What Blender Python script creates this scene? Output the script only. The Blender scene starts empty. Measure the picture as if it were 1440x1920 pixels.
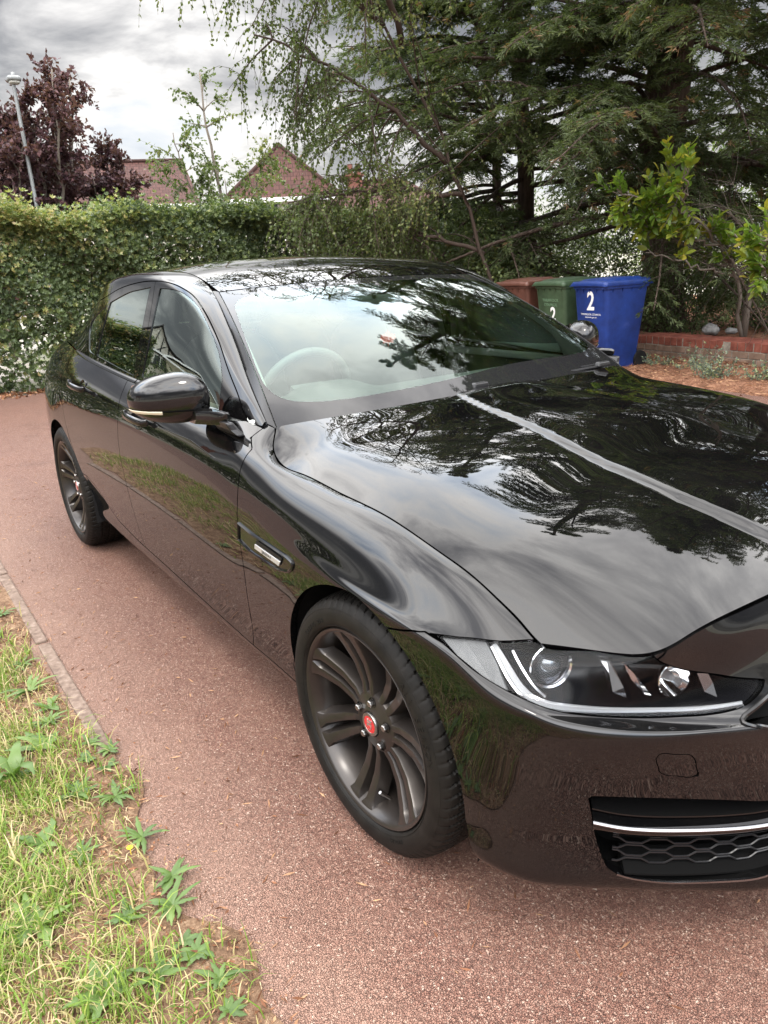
import bpy, bmesh, math, random
import numpy as np
from mathutils import Vector, Matrix, Euler
rnd = random.Random(7); rng = np.random.default_rng(11)
SC = bpy.context.scene
COL = SC.collection
# ------------------------------------------------------------------ camera
CAM_LOC = (1.34763, -1.71067, 1.39562)
YAW, PITCH, ROLL, FPX = 2.550516, -0.321334, -0.055174, 1416.35
fw = Vector((math.cos(PITCH)*math.cos(YAW), math.cos(PITCH)*math.sin(YAW), math.sin(PITCH)))
rt = fw.cross(Vector((0, 0, 1))).normalized(); up = rt.cross(fw)
r2 = rt*math.cos(ROLL)+up*math.sin(ROLL); u2 = -rt*math.sin(ROLL)+up*math.cos(ROLL)
cd = bpy.data.cameras.new('camera'); cam = bpy.data.objects.new('camera', cd); COL.objects.link(cam)
cam.matrix_world = Matrix(((r2.x, u2.x, -fw.x, CAM_LOC[0]), (r2.y, u2.y, -fw.y, CAM_LOC[1]), (r2.z, u2.z, -fw.z, CAM_LOC[2]), (0, 0, 0, 1)))
cd.sensor_fit = 'VERTICAL'; cd.sensor_height = 36.0; cd.lens = FPX*36/1920; cd.clip_start = .05; cd.clip_end = 2000
SC.camera = cam
# ------------------------------------------------------------------ light
SUN_EL, SUN_AZ = math.radians(64), math.radians(-40)    # azimuth of the sun in the x-y plane, from +x towards +y
SC.view_settings.view_transform = 'Standard'; SC.view_settings.look = 'None'; SC.view_settings.gamma = 1.0
SC.view_settings.exposure = EXPOSURE = 0.9
wd = bpy.data.worlds.new('World'); SC.world = wd; wd.use_nodes = True
nt = wd.node_tree; nt.nodes.clear()
def N(t, ty, **kw):
    n = t.nodes.new(ty)
    for k, v in kw.items(): setattr(n, k, v)
    return n
def ramp(t, src, stops, interp='LINEAR'):
    n = N(t, 'ShaderNodeValToRGB'); n.color_ramp.interpolation = interp
    e = n.color_ramp.elements
    while len(e) < len(stops): e.new(.5)
    for el, (p, c) in zip(e, stops):
        el.position = p; el.color = (*c, 1) if isinstance(c, (tuple, list)) else (c, c, c, 1)
    t.links.new(src, n.inputs[0]); return n.outputs[0]
def math_(t, op, a, b=None, c=None, clamp=False):
    n = N(t, 'ShaderNodeMath', operation=op, use_clamp=clamp)
    for i, v in enumerate((a, b, c)):
        if v is None: continue
        if isinstance(v, (int, float)): n.inputs[i].default_value = v
        else: t.links.new(v, n.inputs[i])
    return n.outputs[0]
def mix(t, f, a, b, mode='MIX'):
    n = N(t, 'ShaderNodeMix', data_type='RGBA', blend_type=mode)
    for i, v in ((0, f), (6, a), (7, b)):
        if isinstance(v, (int, float)): n.inputs[i].default_value = v if i == 0 else (v, v, v, 1)
        elif isinstance(v, (tuple, list)): n.inputs[i].default_value = (*v[:3], 1)
        else: t.links.new(v, n.inputs[i])
    return n.outputs[2]
def noise(t, vec, scale, detail=4, rough=.55, dist=0):
    n = N(t, 'ShaderNodeTexNoise'); n.inputs['Scale'].default_value = scale; n.inputs['Detail'].default_value = detail
    n.inputs['Roughness'].default_value = rough; n.inputs['Distortion'].default_value = dist
    if vec is not None: t.links.new(vec, n.inputs['Vector'])
    return n.outputs[0]
def world():
    t = nt
    geo = N(t, 'ShaderNodeTexCoord'); out = N(t, 'ShaderNodeOutputWorld'); bg = N(t, 'ShaderNodeBackground')
    sky = N(t, 'ShaderNodeTexSky', sky_type='NISHITA', sun_disc=False)
    sky.sun_elevation = SUN_EL; sky.sun_rotation = math.pi/2-SUN_AZ; sky.dust_density = 2.0
    # cloud deck: direction projected on a plane overhead, so that clouds shrink towards the horizon
    sp = N(t, 'ShaderNodeSeparateXYZ'); t.links.new(geo.outputs['Generated'], sp.inputs[0])
    z = math_(t, 'ADD', math_(t, 'MAXIMUM', sp.outputs[2], 0.0), .22)
    cb = N(t, 'ShaderNodeCombineXYZ')
    t.links.new(math_(t, 'DIVIDE', sp.outputs[0], z), cb.inputs[0]); t.links.new(math_(t, 'DIVIDE', sp.outputs[1], z), cb.inputs[1])
    mp = N(t, 'ShaderNodeMapping'); mp.inputs['Location'].default_value = CLOUD_SHIFT; t.links.new(cb.outputs[0], mp.inputs[0])
    big = noise(t, mp.outputs[0], .75, 7, .52, .25)
    det = noise(t, mp.outputs[0], 2.6, 7, .6, .4)
    thick = math_(t, 'ADD', math_(t, 'MULTIPLY', big, .72), math_(t, 'MULTIPLY', det, .28))
    zb = ramp(t, sp.outputs[2], [(0.0, .42), (.10, .49), (.20, .555), (.30, .56), (.37, .48), (.48, .43), (1, .44)])
    thick = math_(t, 'ADD', thick, math_(t, 'SUBTRACT', zb, .5))
    # thin cloud lets light through (bright), thick cloud is grey, gaps show blue
    col = ramp(t, thick, [(.30, (2.5, 3.3, 4.6)), (.385, (6.5, 6.9, 7.4)), (.45, (8.8, 8.5, 8.1)), (.49, (5.7, 5.5, 5.3)), (.535, (3.05, 2.95, 2.9)), (.64, (2.05, 1.98, 2.0))])
    # pale bright band near the horizon under the cloud base
    hz = ramp(t, sp.outputs[2], [(0.0, .95), (.08, .6), (.20, 0.0)])
    hzn = math_(t, 'MULTIPLY', hz, ramp(t, det, [(.35, .85), (.62, .25)]))
    col = mix(t, hzn, col, (8.2, 7.8, 7.3))
    # an overcast dome is about three times as bright overhead as at the horizon
    zen = ramp(t, sp.outputs[2], [(0.0, .58), (.29, .66), (.40, 3.0), (.55, 4.5), (1, 3.7)])
    tot = mix(t, 1.0, mix(t, .15, col, sky.outputs[0]), zen, 'MULTIPLY')
    t.links.new(tot, bg.inputs[0]); bg.inputs[1].default_value = 0.12
    t.links.new(bg.outputs[0], out.inputs[0])
CLOUD_SHIFT = (7.7, 2.4, 0)
world()
sl = bpy.data.lights.new('sun', 'SUN'); sl.energy = .9; sl.angle = math.radians(12); sl.color = (1, .95, .87)
so = bpy.data.objects.new('sun', sl); COL.objects.link(so)
sd = Vector((math.cos(SUN_EL)*math.cos(SUN_AZ), math.cos(SUN_EL)*math.sin(SUN_AZ), math.sin(SUN_EL)))
so.rotation_euler = sd.to_track_quat('Z', 'Y').to_euler()
SC.cycles.max_bounces = 10; SC.cycles.transparent_max_bounces = 24; SC.cycles.glossy_bounces = 5; SC.cycles.transmission_bounces = 8
SC.cycles.sample_clamp_indirect = 6
# ------------------------------------------------------------------ materials
def pmat(name, col=(.5,.5,.5), rough=.5, metal=0, coat=0, coat_rough=.03, spec=.5, fn=None, trans=0, ior=1.45, emis=None):
    m = bpy.data.materials.new(name); m.use_nodes = True
    t = m.node_tree; b = t.nodes['Principled BSDF']
    b.inputs['Base Color'].default_value = (*col, 1); b.inputs['Roughness'].default_value = rough
    b.inputs['Metallic'].default_value = metal; b.inputs['Coat Weight'].default_value = coat
    b.inputs['Coat Roughness'].default_value = coat_rough; b.inputs['Specular IOR Level'].default_value = spec
    b.inputs['Transmission Weight'].default_value = trans; b.inputs['IOR'].default_value = ior
    if fn: fn(t, b)
    return m
def objco(t): return N(t, 'ShaderNodeTexCoord').outputs['Object']
def bump(t, b, h, strength=.5, dist=.01, inp='Normal'):
    n = N(t, 'ShaderNodeBump'); n.inputs['Strength'].default_value = strength; n.inputs['Distance'].default_value = dist
    t.links.new(h, n.inputs['Height']); t.links.new(n.outputs[0], b.inputs[inp]); return n
def varied(scale, stops, rough=None, bstr=0, bdist=.01, detail=5, attr=None):
    def fn(t, b):
        c = objco(t); h = noise(t, c, scale, detail)
        t.links.new(ramp(t, h, stops), b.inputs['Base Color'])
        if rough: t.links.new(ramp(t, noise(t, c, scale*.7, 3), [(.3, rough[0]), (.7, rough[1])]), b.inputs['Roughness'])
        if bstr: bump(t, b, h, bstr, bdist)
    return fn
def link(o, parent=None):
    COL.objects.link(o)
    if parent is not None: o.parent = parent
    return o
def mesh_obj(name, V, F, m, parent=None, smooth=False, mats=None, mi=None):
    me = bpy.data.meshes.new(name); me.from_pydata([tuple(map(float, v)) for v in V], [], [tuple(map(int, f)) for f in F])
    for x in (mats or [m]): me.materials.append(x)
    if mi is not None: me.polygons.foreach_set('material_index', list(mi))
    if smooth: me.polygons.foreach_set('use_smooth', [True]*len(me.polygons))
    me.update(); return link(bpy.data.objects.new(name, me), parent)
def tag(o, label=None, cat=None, group=None, kind=None):
    if label: o['label'] = label
    if cat: o['category'] = cat
    if group: o['group'] = group
    if kind: o['kind'] = kind
    return o
def empty(name, loc=(0, 0, 0), rz=0):
    o = bpy.data.objects.new(name, None); o.location = loc; o.rotation_euler = (0, 0, rz); o.empty_display_size = .1
    return link(o)
def copy_tree(o, parent=None):
    c = o.copy(); COL.objects.link(c)
    if parent is not None: c.parent = parent
    for ch in list(o.children): copy_tree(ch, c)
    return c
class MB:
    """collects verts and faces"""
    def __init__(s): s.V = []; s.F = []; s.M = []
    def add(s, V, F, mi=0):
        n = len(s.V); s.V += [tuple(v) for v in V]; s.F += [tuple(i+n for i in f) for f in F]; s.M += [mi]*len(F); return s
    def box(s, c, d, rz=0, mi=0, taper=1.0, R=None):
        hx, hy, hz = d[0]/2, d[1]/2, d[2]/2; V = []
        for z in (-1, 1):
            k = taper if z > 0 else 1
            for x, y in ((-1, -1), (1, -1), (1, 1), (-1, 1)):
                v = Vector((x*hx*k, y*hy*k, z*hz))
                if R is not None: v = R @ v
                if rz: v = Matrix.Rotation(rz, 3, 'Z') @ v
                V.append((v.x+c[0], v.y+c[1], v.z+c[2]))
        return s.add(V, [(3,2,1,0),(4,5,6,7),(0,1,5,4),(1,2,6,5),(2,3,7,6),(3,0,4,7)], mi)
    def tube(s, pts, r, n=8, mi=0, cap=True):
        pts = [Vector(p) for p in pts]; rs = r if isinstance(r, (list, tuple, np.ndarray)) else [r]*len(pts)
        V = []; prev = None
        for i, p in enumerate(pts):
            d = (pts[min(i+1, len(pts)-1)]-pts[max(i-1, 0)])
            if d.length < 1e-9: d = Vector((0, 0, 1))
            d.normalize()
            if prev is None:
                a = d.orthogonal().normalized()
            else:
                a = prev-d*prev.dot(d); a = a.normalized() if a.length > 1e-6 else d.orthogonal().normalized()
            prev = a; b = d.cross(a)
            for k in range(n):
                t = 2*math.pi*k/n; q = p+(a*math.cos(t)+b*math.sin(t))*rs[i]; V.append((q.x, q.y, q.z))
        F = [(i*n+k, i*n+(k+1) % n, (i+1)*n+(k+1) % n, (i+1)*n+k) for i in range(len(pts)-1) for k in range(n)]
        if cap: F += [tuple(range(n))[::-1], tuple(range((len(pts)-1)*n, len(pts)*n))]
        return s.add(V, F, mi)
    def lathe(s, prof, n=48, axis='Y', c=(0, 0, 0), mi=0, closed=False):
        V = []
        for r, h in prof:
            for k in range(n):
                t = 2*math.pi*k/n
                V.append((c[0]+r*math.cos(t), c[1]+h, c[2]+r*math.sin(t)) if axis == 'Y' else ((c[0]+r*math.cos(t), c[1]+r*math.sin(t), c[2]+h) if axis == 'Z' else (c[0]+h, c[1]+r*math.cos(t), c[2]+r*math.sin(t))))
        m = len(prof)
        F = [(i*n+k, i*n+(k+1) % n, ((i+1) % m)*n+(k+1) % n, ((i+1) % m)*n+k) for i in range(m if closed else m-1) for k in range(n)]
        return s.add(V, F, mi)
    def obj(s, name, m, parent=None, smooth=False, mats=None):
        return mesh_obj(name, s.V, s.F, m, parent, smooth, mats, s.M if mats else None)
def recalc(o):
    bm = bmesh.new(); bm.from_mesh(o.data); bmesh.ops.recalc_face_normals(bm, faces=bm.faces[:]); bm.to_mesh(o.data); bm.free(); return o
def sharp_smooth(o, ang=35):
    me = o.data; me.polygons.foreach_set('use_smooth', [True]*len(me.polygons))
    bm = bmesh.new(); bm.from_mesh(me)
    for e in bm.edges:
        if len(e.link_faces) == 2: e.smooth = e.calc_face_angle(0) < math.radians(ang)
    bm.to_mesh(me); bm.free(); return o
def bevel(o, w, seg=2, ang=30):
    m = o.modifiers.new('bevel', 'BEVEL'); m.width = w; m.segments = seg; m.limit_method = 'ANGLE'; m.angle_limit = math.radians(ang); m.harden_normals = False
    return o
def text_mesh(txt, size, ext=.001, spacing=1.0, align='CENTER', shear=0, bold=0):
    c = bpy.data.curves.new('t', 'FONT'); c.body = txt; c.size = size; c.extrude = ext; c.align_x = align; c.align_y = 'CENTER'; c.space_character = spacing; c.shear = shear; c.resolution_u = 3; c.offset = bold
    o = bpy.data.objects.new('t', c); COL.objects.link(o)
    bpy.context.view_layer.update()
    me = o.to_mesh(); V = [tuple(v.co) for v in me.vertices]; F = [tuple(p.vertices) for p in me.polygons]
    o.to_mesh_clear(); bpy.data.objects.remove(o); bpy.data.curves.remove(c); return V, F

# ---------- cubic patches (cardinal natural cubic splines) ----------
def basis(xs, q):
    xs = np.asarray(xs, float); q = np.atleast_1d(np.asarray(q, float)); n = len(xs)
    h = np.diff(xs)
    A = np.zeros((n, n)); B = np.zeros((n, n)); A[0, 0] = A[-1, -1] = 1
    for i in range(1, n-1):
        A[i, i-1] = h[i-1]; A[i, i] = 2*(h[i-1]+h[i]); A[i, i+1] = h[i]
        B[i, i-1] = 6/h[i-1]; B[i, i] = -6/h[i-1]-6/h[i]; B[i, i+1] = 6/h[i]
    M = np.linalg.solve(A, B)
    k = np.clip(np.searchsorted(xs, q, side='right')-1, 0, n-2)
    t = q-xs[k]; hk = h[k]; a = (hk-t)/hk; b = t/hk
    I = np.eye(n)
    return (a[:, None]*I[k]+b[:, None]*I[k+1]
            + ((a**3-a)*hk**2/6)[:, None]*M[k]+((b**3-b)*hk**2/6)[:, None]*M[k+1])
def smooth_op(xs, lam, pin=None):
    xs = np.asarray(xs, float); n = len(xs)
    if lam <= 0: return np.eye(n)
    W = np.eye(n)
    for i in (pin or []): W[i, i] = 1e4
    D = np.zeros((n-2, n)); h = np.diff(xs)
    for i in range(n-2):
        w = ((h[i]+h[i+1])/2)**.5
        D[i, i] = 2/(h[i]*(h[i]+h[i+1]))*w; D[i, i+2] = 2/(h[i+1]*(h[i]+h[i+1]))*w
        D[i, i+1] = -D[i, i]-D[i, i+2]
    return np.linalg.solve(W+lam*D.T@D, W)
class Patch:
    def __init__(self, us, vs, P, lu=0, lv=0, pin=None, bump=None, edge=None):
        self.bump = bump
        self.us = np.array(us, float); self.vs = np.array(vs, float)
        P = np.array(P, float)
        P = np.einsum('ij,jkc->ikc', smooth_op(self.us, lu, pin), P)
        P = np.einsum('ij,kjc->kic', smooth_op(self.vs, lv, pin), P)
        if edge is not None: P[:, 0] = edge[0]; P[:, -1] = edge[1]
        self.P = P
    def grid(self, uq, vq):
        G = np.einsum('ai,ijc,bj->abc', basis(self.us, uq), self.P, basis(self.vs, vq))
        if self.bump: G = G+self.bump(G)
        return G
    def at(self, u, v):
        u = np.atleast_1d(u); v = np.atleast_1d(v)
        G = np.einsum('ai,ijc,aj->ac', basis(self.us, u), self.P, basis(self.vs, v))
        if self.bump: G = G+self.bump(G)
        return G
    def normal(self, u, v, e=1e-3):
        u = np.atleast_1d(u); v = np.atleast_1d(v)
        n = np.cross(self.at(u+e, v)-self.at(u-e, v), self.at(u, v+e)-self.at(u, v-e))
        return n/np.maximum(np.linalg.norm(n, axis=1), 1e-12)[:, None]
def keys(K, S):
    K = np.array(K, float)
    return basis(K[:, 0], S) @ K[:, 1:]
# car frame: x forward from the front axle, w = half width (right side is y = -w), z up
S = [-4.6,-4.3,-4.0,-3.7,-3.4,-3.1,-2.8,-2.45,-2.1,-1.75,-1.4,-1.1,-.9,-.75,-.62,-.55,-.5,-.4,-.2,0,.2,.3,.36,.41,.45,.54,.63,.74,.88,1.02,1.2,1.5]
def side(l):  # (s,y,z) where x = s
    return [(a, a, b, c) for a, b, c in l]
R9 = [(-4.6,-3.80,0,1.03),(-4.3,-3.78,.35,1.03),(-4.0,-3.70,.57,1.035),(-3.7,-3.55,.64,1.04)]+side([(-3.4,.675,1.045),(-3.1,.725,1.045),(-2.7,.775,1.03),(-2.2,.80,1.005),(-1.75,.808,.987),(-1.3,.81,.975),(-.9,.81,.965),(-.75,.80,.961)])+[(-.62,-.61,.757,.956),(-.55,-.561,.796,.908),(-.5,-.51,.806,.877),(-.4,-.4,.807,.868),(-.2,-.2,.806,.857),(0,0,.803,.845),(.2,.2,.796,.806),(.3,.3,.788,.776),(.36,.37,.786,.748),(.41,.42,.787,.727),(.45,.465,.79,.708),(.54,.54,.745,.710),(.63,.62,.694,.712),(.74,.652,.60,.735),(.88,.670,.48,.751),(1.02,.682,.38,.759),(1.2,.698,.22,.768),(1.5,.706,0,.772)]
R8 = [(-4.6,-3.83,0,1.0),(-4.3,-3.81,.38,1.0),(-4.0,-3.72,.61,1.0),(-3.7,-3.55,.70,1.0)]+side([(-3.4,.745,1.0),(-3.1,.795,.99),(-2.7,.84,.975),(-2.2,.853,.958),(-1.75,.858,.945),(-1.3,.858,.935),(-.9,.855,.925),(-.6,.845,.904),(-.5,.843,.885),(-.4,.841,.868),(-.3,.8395,.857),(-.2,.838,.847),(0,.835,.829),(.2,.83,.793)])+[(.36,.365,.825,.735),(.45,.458,.815,.70),(.54,.535,.77,.69),(.63,.612,.715,.69),(.74,.655,.605,.70),(.88,.685,.485,.715),(1.02,.70,.38,.725),(1.2,.717,.22,.735),(1.5,.725,0,.74)]
R7 = [(-4.6,-3.85,0,.93),(-4.3,-3.83,.40,.93),(-4.0,-3.735,.64,.93),(-3.7,-3.56,.755,.93)]+side([(-3.4,.805,.925),(-3.1,.858,.915),(-2.7,.89,.91),(-2.2,.895,.90),(-1.75,.897,.893),(-1.3,.895,.885),(-.9,.89,.873),(-.6,.882,.85),(-.4,.880,.825),(-.2,.878,.803),(0,.876,.782),(.2,.872,.745)])+[(.36,.36,.866,.70),(.45,.448,.85,.68),(.54,.525,.795,.665),(.63,.59,.738,.65),(.74,.645,.63,.655),(.88,.69,.50,.665),(1.02,.715,.39,.68),(1.2,.735,.22,.69),(1.5,.745,0,.70)]
R6 = [(-4.6,-3.86,0,.83),(-4.3,-3.84,.42,.83),(-4.0,-3.75,.66,.83),(-3.7,-3.58,.785,.83)]+side([(-3.4,.84,.83),(-3.1,.885,.825),(-2.7,.91,.82),(-1.75,.912,.80),(-.9,.907,.79),(-.6,.902,.77),(-.3,.902,.75),(0,.906,.72),(.2,.906,.70)])+[(.36,.36,.895,.675),(.45,.437,.878,.652),(.54,.518,.843,.630),(.63,.562,.795,.612),(.74,.632,.69,.598),(.88,.695,.575,.59),(1.02,.737,.45,.587),(1.2,.77,.26,.59),(1.5,.79,0,.595)]
R5 = [(-4.6,-3.85,0,.66),(-4.3,-3.83,.42,.66),(-4.0,-3.74,.67,.66),(-3.7,-3.58,.805,.66)]+side([(-3.4,.86,.665),(-3.1,.905,.67),(-2.7,.918,.67),(-1.75,.917,.66),(-.9,.914,.66),(-.6,.911,.66),(-.3,.917,.67),(0,.922,.68),(.2,.92,.67)])+[(.36,.36,.91,.655),(.45,.45,.90,.632),(.54,.523,.873,.614),(.63,.575,.832,.600),(.74,.65,.74,.587),(.88,.715,.62,.573),(1.02,.762,.49,.555),(1.2,.808,.30,.548),(1.5,.832,0,.545)]
R4 = [(-4.6,-3.85,0,.50),(-4.3,-3.83,.42,.50),(-4.0,-3.73,.67,.50),(-3.7,-3.57,.80,.50)]+side([(-3.4,.862,.50),(-3.1,.905,.50),(-2.7,.912,.50),(-1.75,.907,.50),(-.9,.905,.50),(-.6,.905,.50),(-.3,.912,.50),(0,.918,.50),(.2,.918,.50)])+[(.36,.36,.912,.50),(.45,.445,.897,.49),(.54,.515,.866,.48),(.63,.572,.815,.475),(.74,.64,.73,.47),(.88,.708,.61,.465),(1.02,.76,.48,.455),(1.2,.812,.29,.455),(1.5,.838,0,.455)]
R3 = [(-4.6,-3.83,0,.38),(-4.3,-3.81,.42,.38),(-4.0,-3.71,.72,.38),(-3.7,-3.55,.80,.38)]+side([(-3.4,.855,.385),(-3.1,.905,.385),(-2.7,.898,.385),(-1.75,.893,.385),(-.9,.892,.385),(-.6,.893,.385),(-.3,.898,.385),(0,.905,.385),(.2,.910,.385)])+[(.36,.365,.912,.38),(.45,.44,.897,.37),(.54,.505,.862,.36),(.63,.56,.803,.355),(.74,.625,.72,.35),(.88,.705,.60,.345),(1.02,.765,.475,.34),(1.2,.82,.29,.34),(1.5,.842,0,.34)]
R2 = [(-4.6,-3.80,0,.30),(-4.3,-3.78,.42,.30),(-4.0,-3.68,.71,.30),(-3.7,-3.52,.79,.30)]+side([(-3.4,.845,.30),(-3.1,.895,.30),(-2.7,.886,.30),(-1.75,.884,.30),(-.9,.884,.30),(-.6,.884,.30),(-.3,.887,.30),(0,.895,.30),(.2,.905,.30)])+[(.36,.375,.91,.31),(.45,.44,.897,.30),(.54,.503,.857,.28),(.63,.555,.795,.27),(.74,.625,.705,.262),(.88,.70,.592,.255),(1.02,.777,.47,.25),(1.2,.832,.29,.25),(1.5,.85,0,.25)]
R1 = [(-4.6,-3.75,0,.24),(-4.3,-3.73,.42,.24),(-4.0,-3.63,.70,.24),(-3.7,-3.50,.83,.24)]+side([(-3.4,.87,.24),(-3.1,.88,.24),(-2.7,.872,.238),(-1.75,.868,.238),(-.9,.868,.236),(-.6,.868,.236),(-.3,.87,.236),(0,.88,.24),(.2,.895,.25)])+[(.36,.385,.905,.26),(.45,.44,.893,.238),(.54,.50,.852,.218),(.63,.55,.79,.205),(.74,.614,.688,.185),(.88,.688,.588,.18),(1.02,.773,.47,.176),(1.2,.835,.285,.175),(1.5,.855,0,.175)]
R0 = [(-4.6,-3.65,0,.21),(-4.3,-3.63,.42,.21),(-4.0,-3.53,.66,.21),(-3.7,-3.40,.78,.21)]+side([(-3.3,.80,.205),(-2.7,.80,.205),(-1.75,.80,.205),(-.9,.80,.205),(-.3,.80,.205),(.2,.82,.22)])+[(.36,.36,.84,.25),(.45,.41,.84,.225),(.54,.455,.80,.20),(.63,.50,.74,.188),(.74,.56,.66,.18),(.88,.62,.55,.178),(1.02,.665,.43,.176),(1.2,.70,.27,.175),(1.5,.72,0,.175)]
ROWS = [R0, R1, R2, R3, R4, R5, R6, R7, R8, R9]
VA = [0, .08, .16, .26, .40, .58, .73, .84, .92, 1.0]
def mkA():
    G = np.stack([keys(r, S) for r in ROWS], 1)      # [nS][10][3]
    s = np.array(S)
    ghost = G[-4:-1][::-1]*np.array([1, -1, 1]); G = np.concatenate([G, ghost]); s = np.concatenate([s, 3.0-s[-4:-1][::-1]])
    g2 = G[1:3][::-1]*np.array([1, -1, 1]); G = np.concatenate([g2, G]); s = np.concatenate([-9.2-s[1:3][::-1], s])
    return Patch(s, VA, G, 1e-6, 1e-7)
def mirror_v(cols):  # rows of points from the edge to the centre (last has w=0) -> full width
    c = [list(r) for r in cols]
    return [r+[(x, -y, z) for x, y, z in r[:-1][::-1]] for r in c]
HJ = [0, .04, .12, .24, .38, .52, .66, .81]
HI = [-.62, -.55, -.5, -.3, 0, .2, .36, .41, .46]
def hood_bump(G):
    x, y = G[..., 0], np.abs(G[..., 1])
    yb = np.interp(x, [-.5, -.3, 0, .2, .4, .55, .70], [.165, .215, .262, .283, .283, .255, .20])
    def sm(t): t = np.clip(t, 0, 1); return t*t*t*(t*(6*t-15)+10)
    wd = np.interp(x, [-.5, 0, .6], [.017, .027, .043])
    h = .0115*sm((yb-y)/wd+.5)*sm((.72-x)/.22)*sm((x+.56)/.12)
    h = h+.005*sm((yb+.02-y)/.16)*sm((.68-x)/.3)
    return np.stack([x*0, x*0, h], -1)
def mkH():
    e = lambda s: tuple(keys(R9, [s])[0])
    row = lambda s, ys, zs, xs=None: [e(s)]+[((xs[i] if xs else e(s)[0]), ys[i], zs[i]) for i in range(7)]
    Y = [.765,.685,.56,.42,.28,.14,0]
    G = [[(-.61,.757,.956),(-.602,.73,.9585),(-.575,.66,.963),(-.545,.55,.968),(-.522,.41,.972),(-.508,.27,.975),(-.502,.13,.977),(-.50,0,.978)],
         row(-.55,[.768,.685,.56,.42,.28,.14,0],[.930,.949,.960,.967,.971,.973,.974],[-.556,-.535,-.51,-.488,-.475,-.469,-.467]),
         row(-.5,[.772,.69,.56,.42,.28,.14,0],[.904,.934,.951,.960,.966,.969,.970],[-.495,-.475,-.455,-.44,-.43,-.425,-.425]),
         row(-.3,Y,[.890,.922,.940,.950,.957,.961,.962]),
         row(0,Y,[.866,.894,.911,.922,.929,.933,.934]),
         row(.2,Y,[.824,.852,.871,.884,.893,.898,.900]),
         row(.36,[.75,.672,.555,.42,.28,.14,0],[.768,.797,.819,.835,.846,.853,.855],[.385,.405,.425,.44,.45,.455,.46]),
         row(.41,[.748,.675,.57,.44,.29,.15,0],[.738,.752,.774,.792,.805,.812,.814],[.465,.52,.56,.585,.60,.61,.615]),
         [(.465,.79,.708),(.54,.745,.710),(.62,.694,.712),(.652,.60,.735),(.668,.48,.751),(.684,.34,.761),(.70,.17,.769),(.706,0,.772)]]
    vs = HJ+[2*HJ[-1]-a for a in HJ[:-1][::-1]]
    A_ = mkA(); base = Patch(HI, vs, mirror_v(G), 4e-5, 2e-5, pin=[0, -1])
    us = np.array([-.62,-.59,-.57,-.55,-.53,-.51,-.49,-.46,-.43,-.4,-.35,-.3,-.2,-.1,0,.1,.2,.28,.36,.4,.43,.46])
    PP = base.grid(us, vs); e_ = np.concatenate([[G[0][0]], A_.at(us[1:-1], np.ones(len(us)-2)), [G[-1][0]]])
    d0 = e_-PP[:, 0]; 
    for k, w in ((0, 1.0), (1, .55), (2, .12)): PP[:, k] += d0*w; PP[:, -1-k] += d0*w*[1, -1, 1]
    return Patch(us, vs, PP, bump=hood_bump)
# windscreen, from cowl (u=0) to header (u=1)
def mkW():
    G = []
    for t in (0, .2, .4, .6, .8, 1):
        b = t*(1-t)
        ed = (-.608-.70*t, .756-.169*t, .956+.362*t+.11*b)
        cn = (-.47-.77*t, 0, .962+.373*t+.12*b)
        r = []
        for f in (1, .9, .72, .5, .25, 0):
            w = f**2.0
            r.append((cn[0]+(ed[0]-cn[0])*w, ed[1]*f, cn[2]+(ed[2]-cn[2])*w))
        G.append(r)
    vs = [0, .1, .28, .5, .75, 1.0]; vs = vs+[2-a for a in vs[:-1][::-1]]
    return Patch([0, .2, .4, .6, .8, 1], vs, mirror_v(G))
# side of the greenhouse: belt (v=0) to the roof ditch / pillar line (v=1)
GU = [-3.5,-3.3,-3.05,-2.8,-2.5,-2.1,-1.75,-1.45,-1.30,-1.15,-1.0,-.88,-.75,-.64]
BELT = [(-3.6,.65,1.04),(-3.3,.69,1.045),(-3.0,.738,1.042),(-2.7,.775,1.03),(-2.2,.797,1.005),(-1.75,.805,.987),(-1.3,.807,.975),(-.9,.806,.965),(-.75,.797,.961),(-.64,.785,.958)]
TOPL = [(-3.6,.60,1.045),(-3.5,.585,1.075),(-3.3,.55,1.15),(-3.05,.525,1.245),(-2.8,.52,1.33),(-2.5,.535,1.383),(-2.1,.55,1.402),(-1.75,.56,1.395),(-1.45,.583,1.358),(-1.335,.60,1.325),(-1.20,.632,1.267),(-1.03,.672,1.175),(-.90,.708,1.10),(-.76,.745,1.028),(-.64,.772,.967)]
GH = [0, .26, .53, .78, .868, .94, .98, 1.0, 1.0]
GG = [0, .1125, .2625, .45, .52, .59, .69, .85, 1.0]
GV = [0, .25, .5, .72, .79, .85, .90, .95, 1.0]
def mkG():
    G = []
    for u in GU:
        b = keys(BELT, [u])[0]; t = keys(TOPL, [u])[0]
        k = np.clip((u+1.45)/.8, 0, 1)      # pillar stations: gentler curl
        r = []
        for h, g in zip(GH, GG):
            h2 = h; g2 = g+(h-g)*.25*k
            q = np.clip((-2.6-u)/.5, 0, 1); g2 = g2+(h2-g2)*.75*q
            r.append((u, b[0]+(t[0]-b[0])*g2, b[1]+(t[1]-b[1])*h2))
        G.append(r)
    return Patch(GU, GV, G, 1e-6, 1e-6)
RU = [-3.05,-2.8,-2.5,-2.1,-1.75,-1.45,-1.31]
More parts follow.
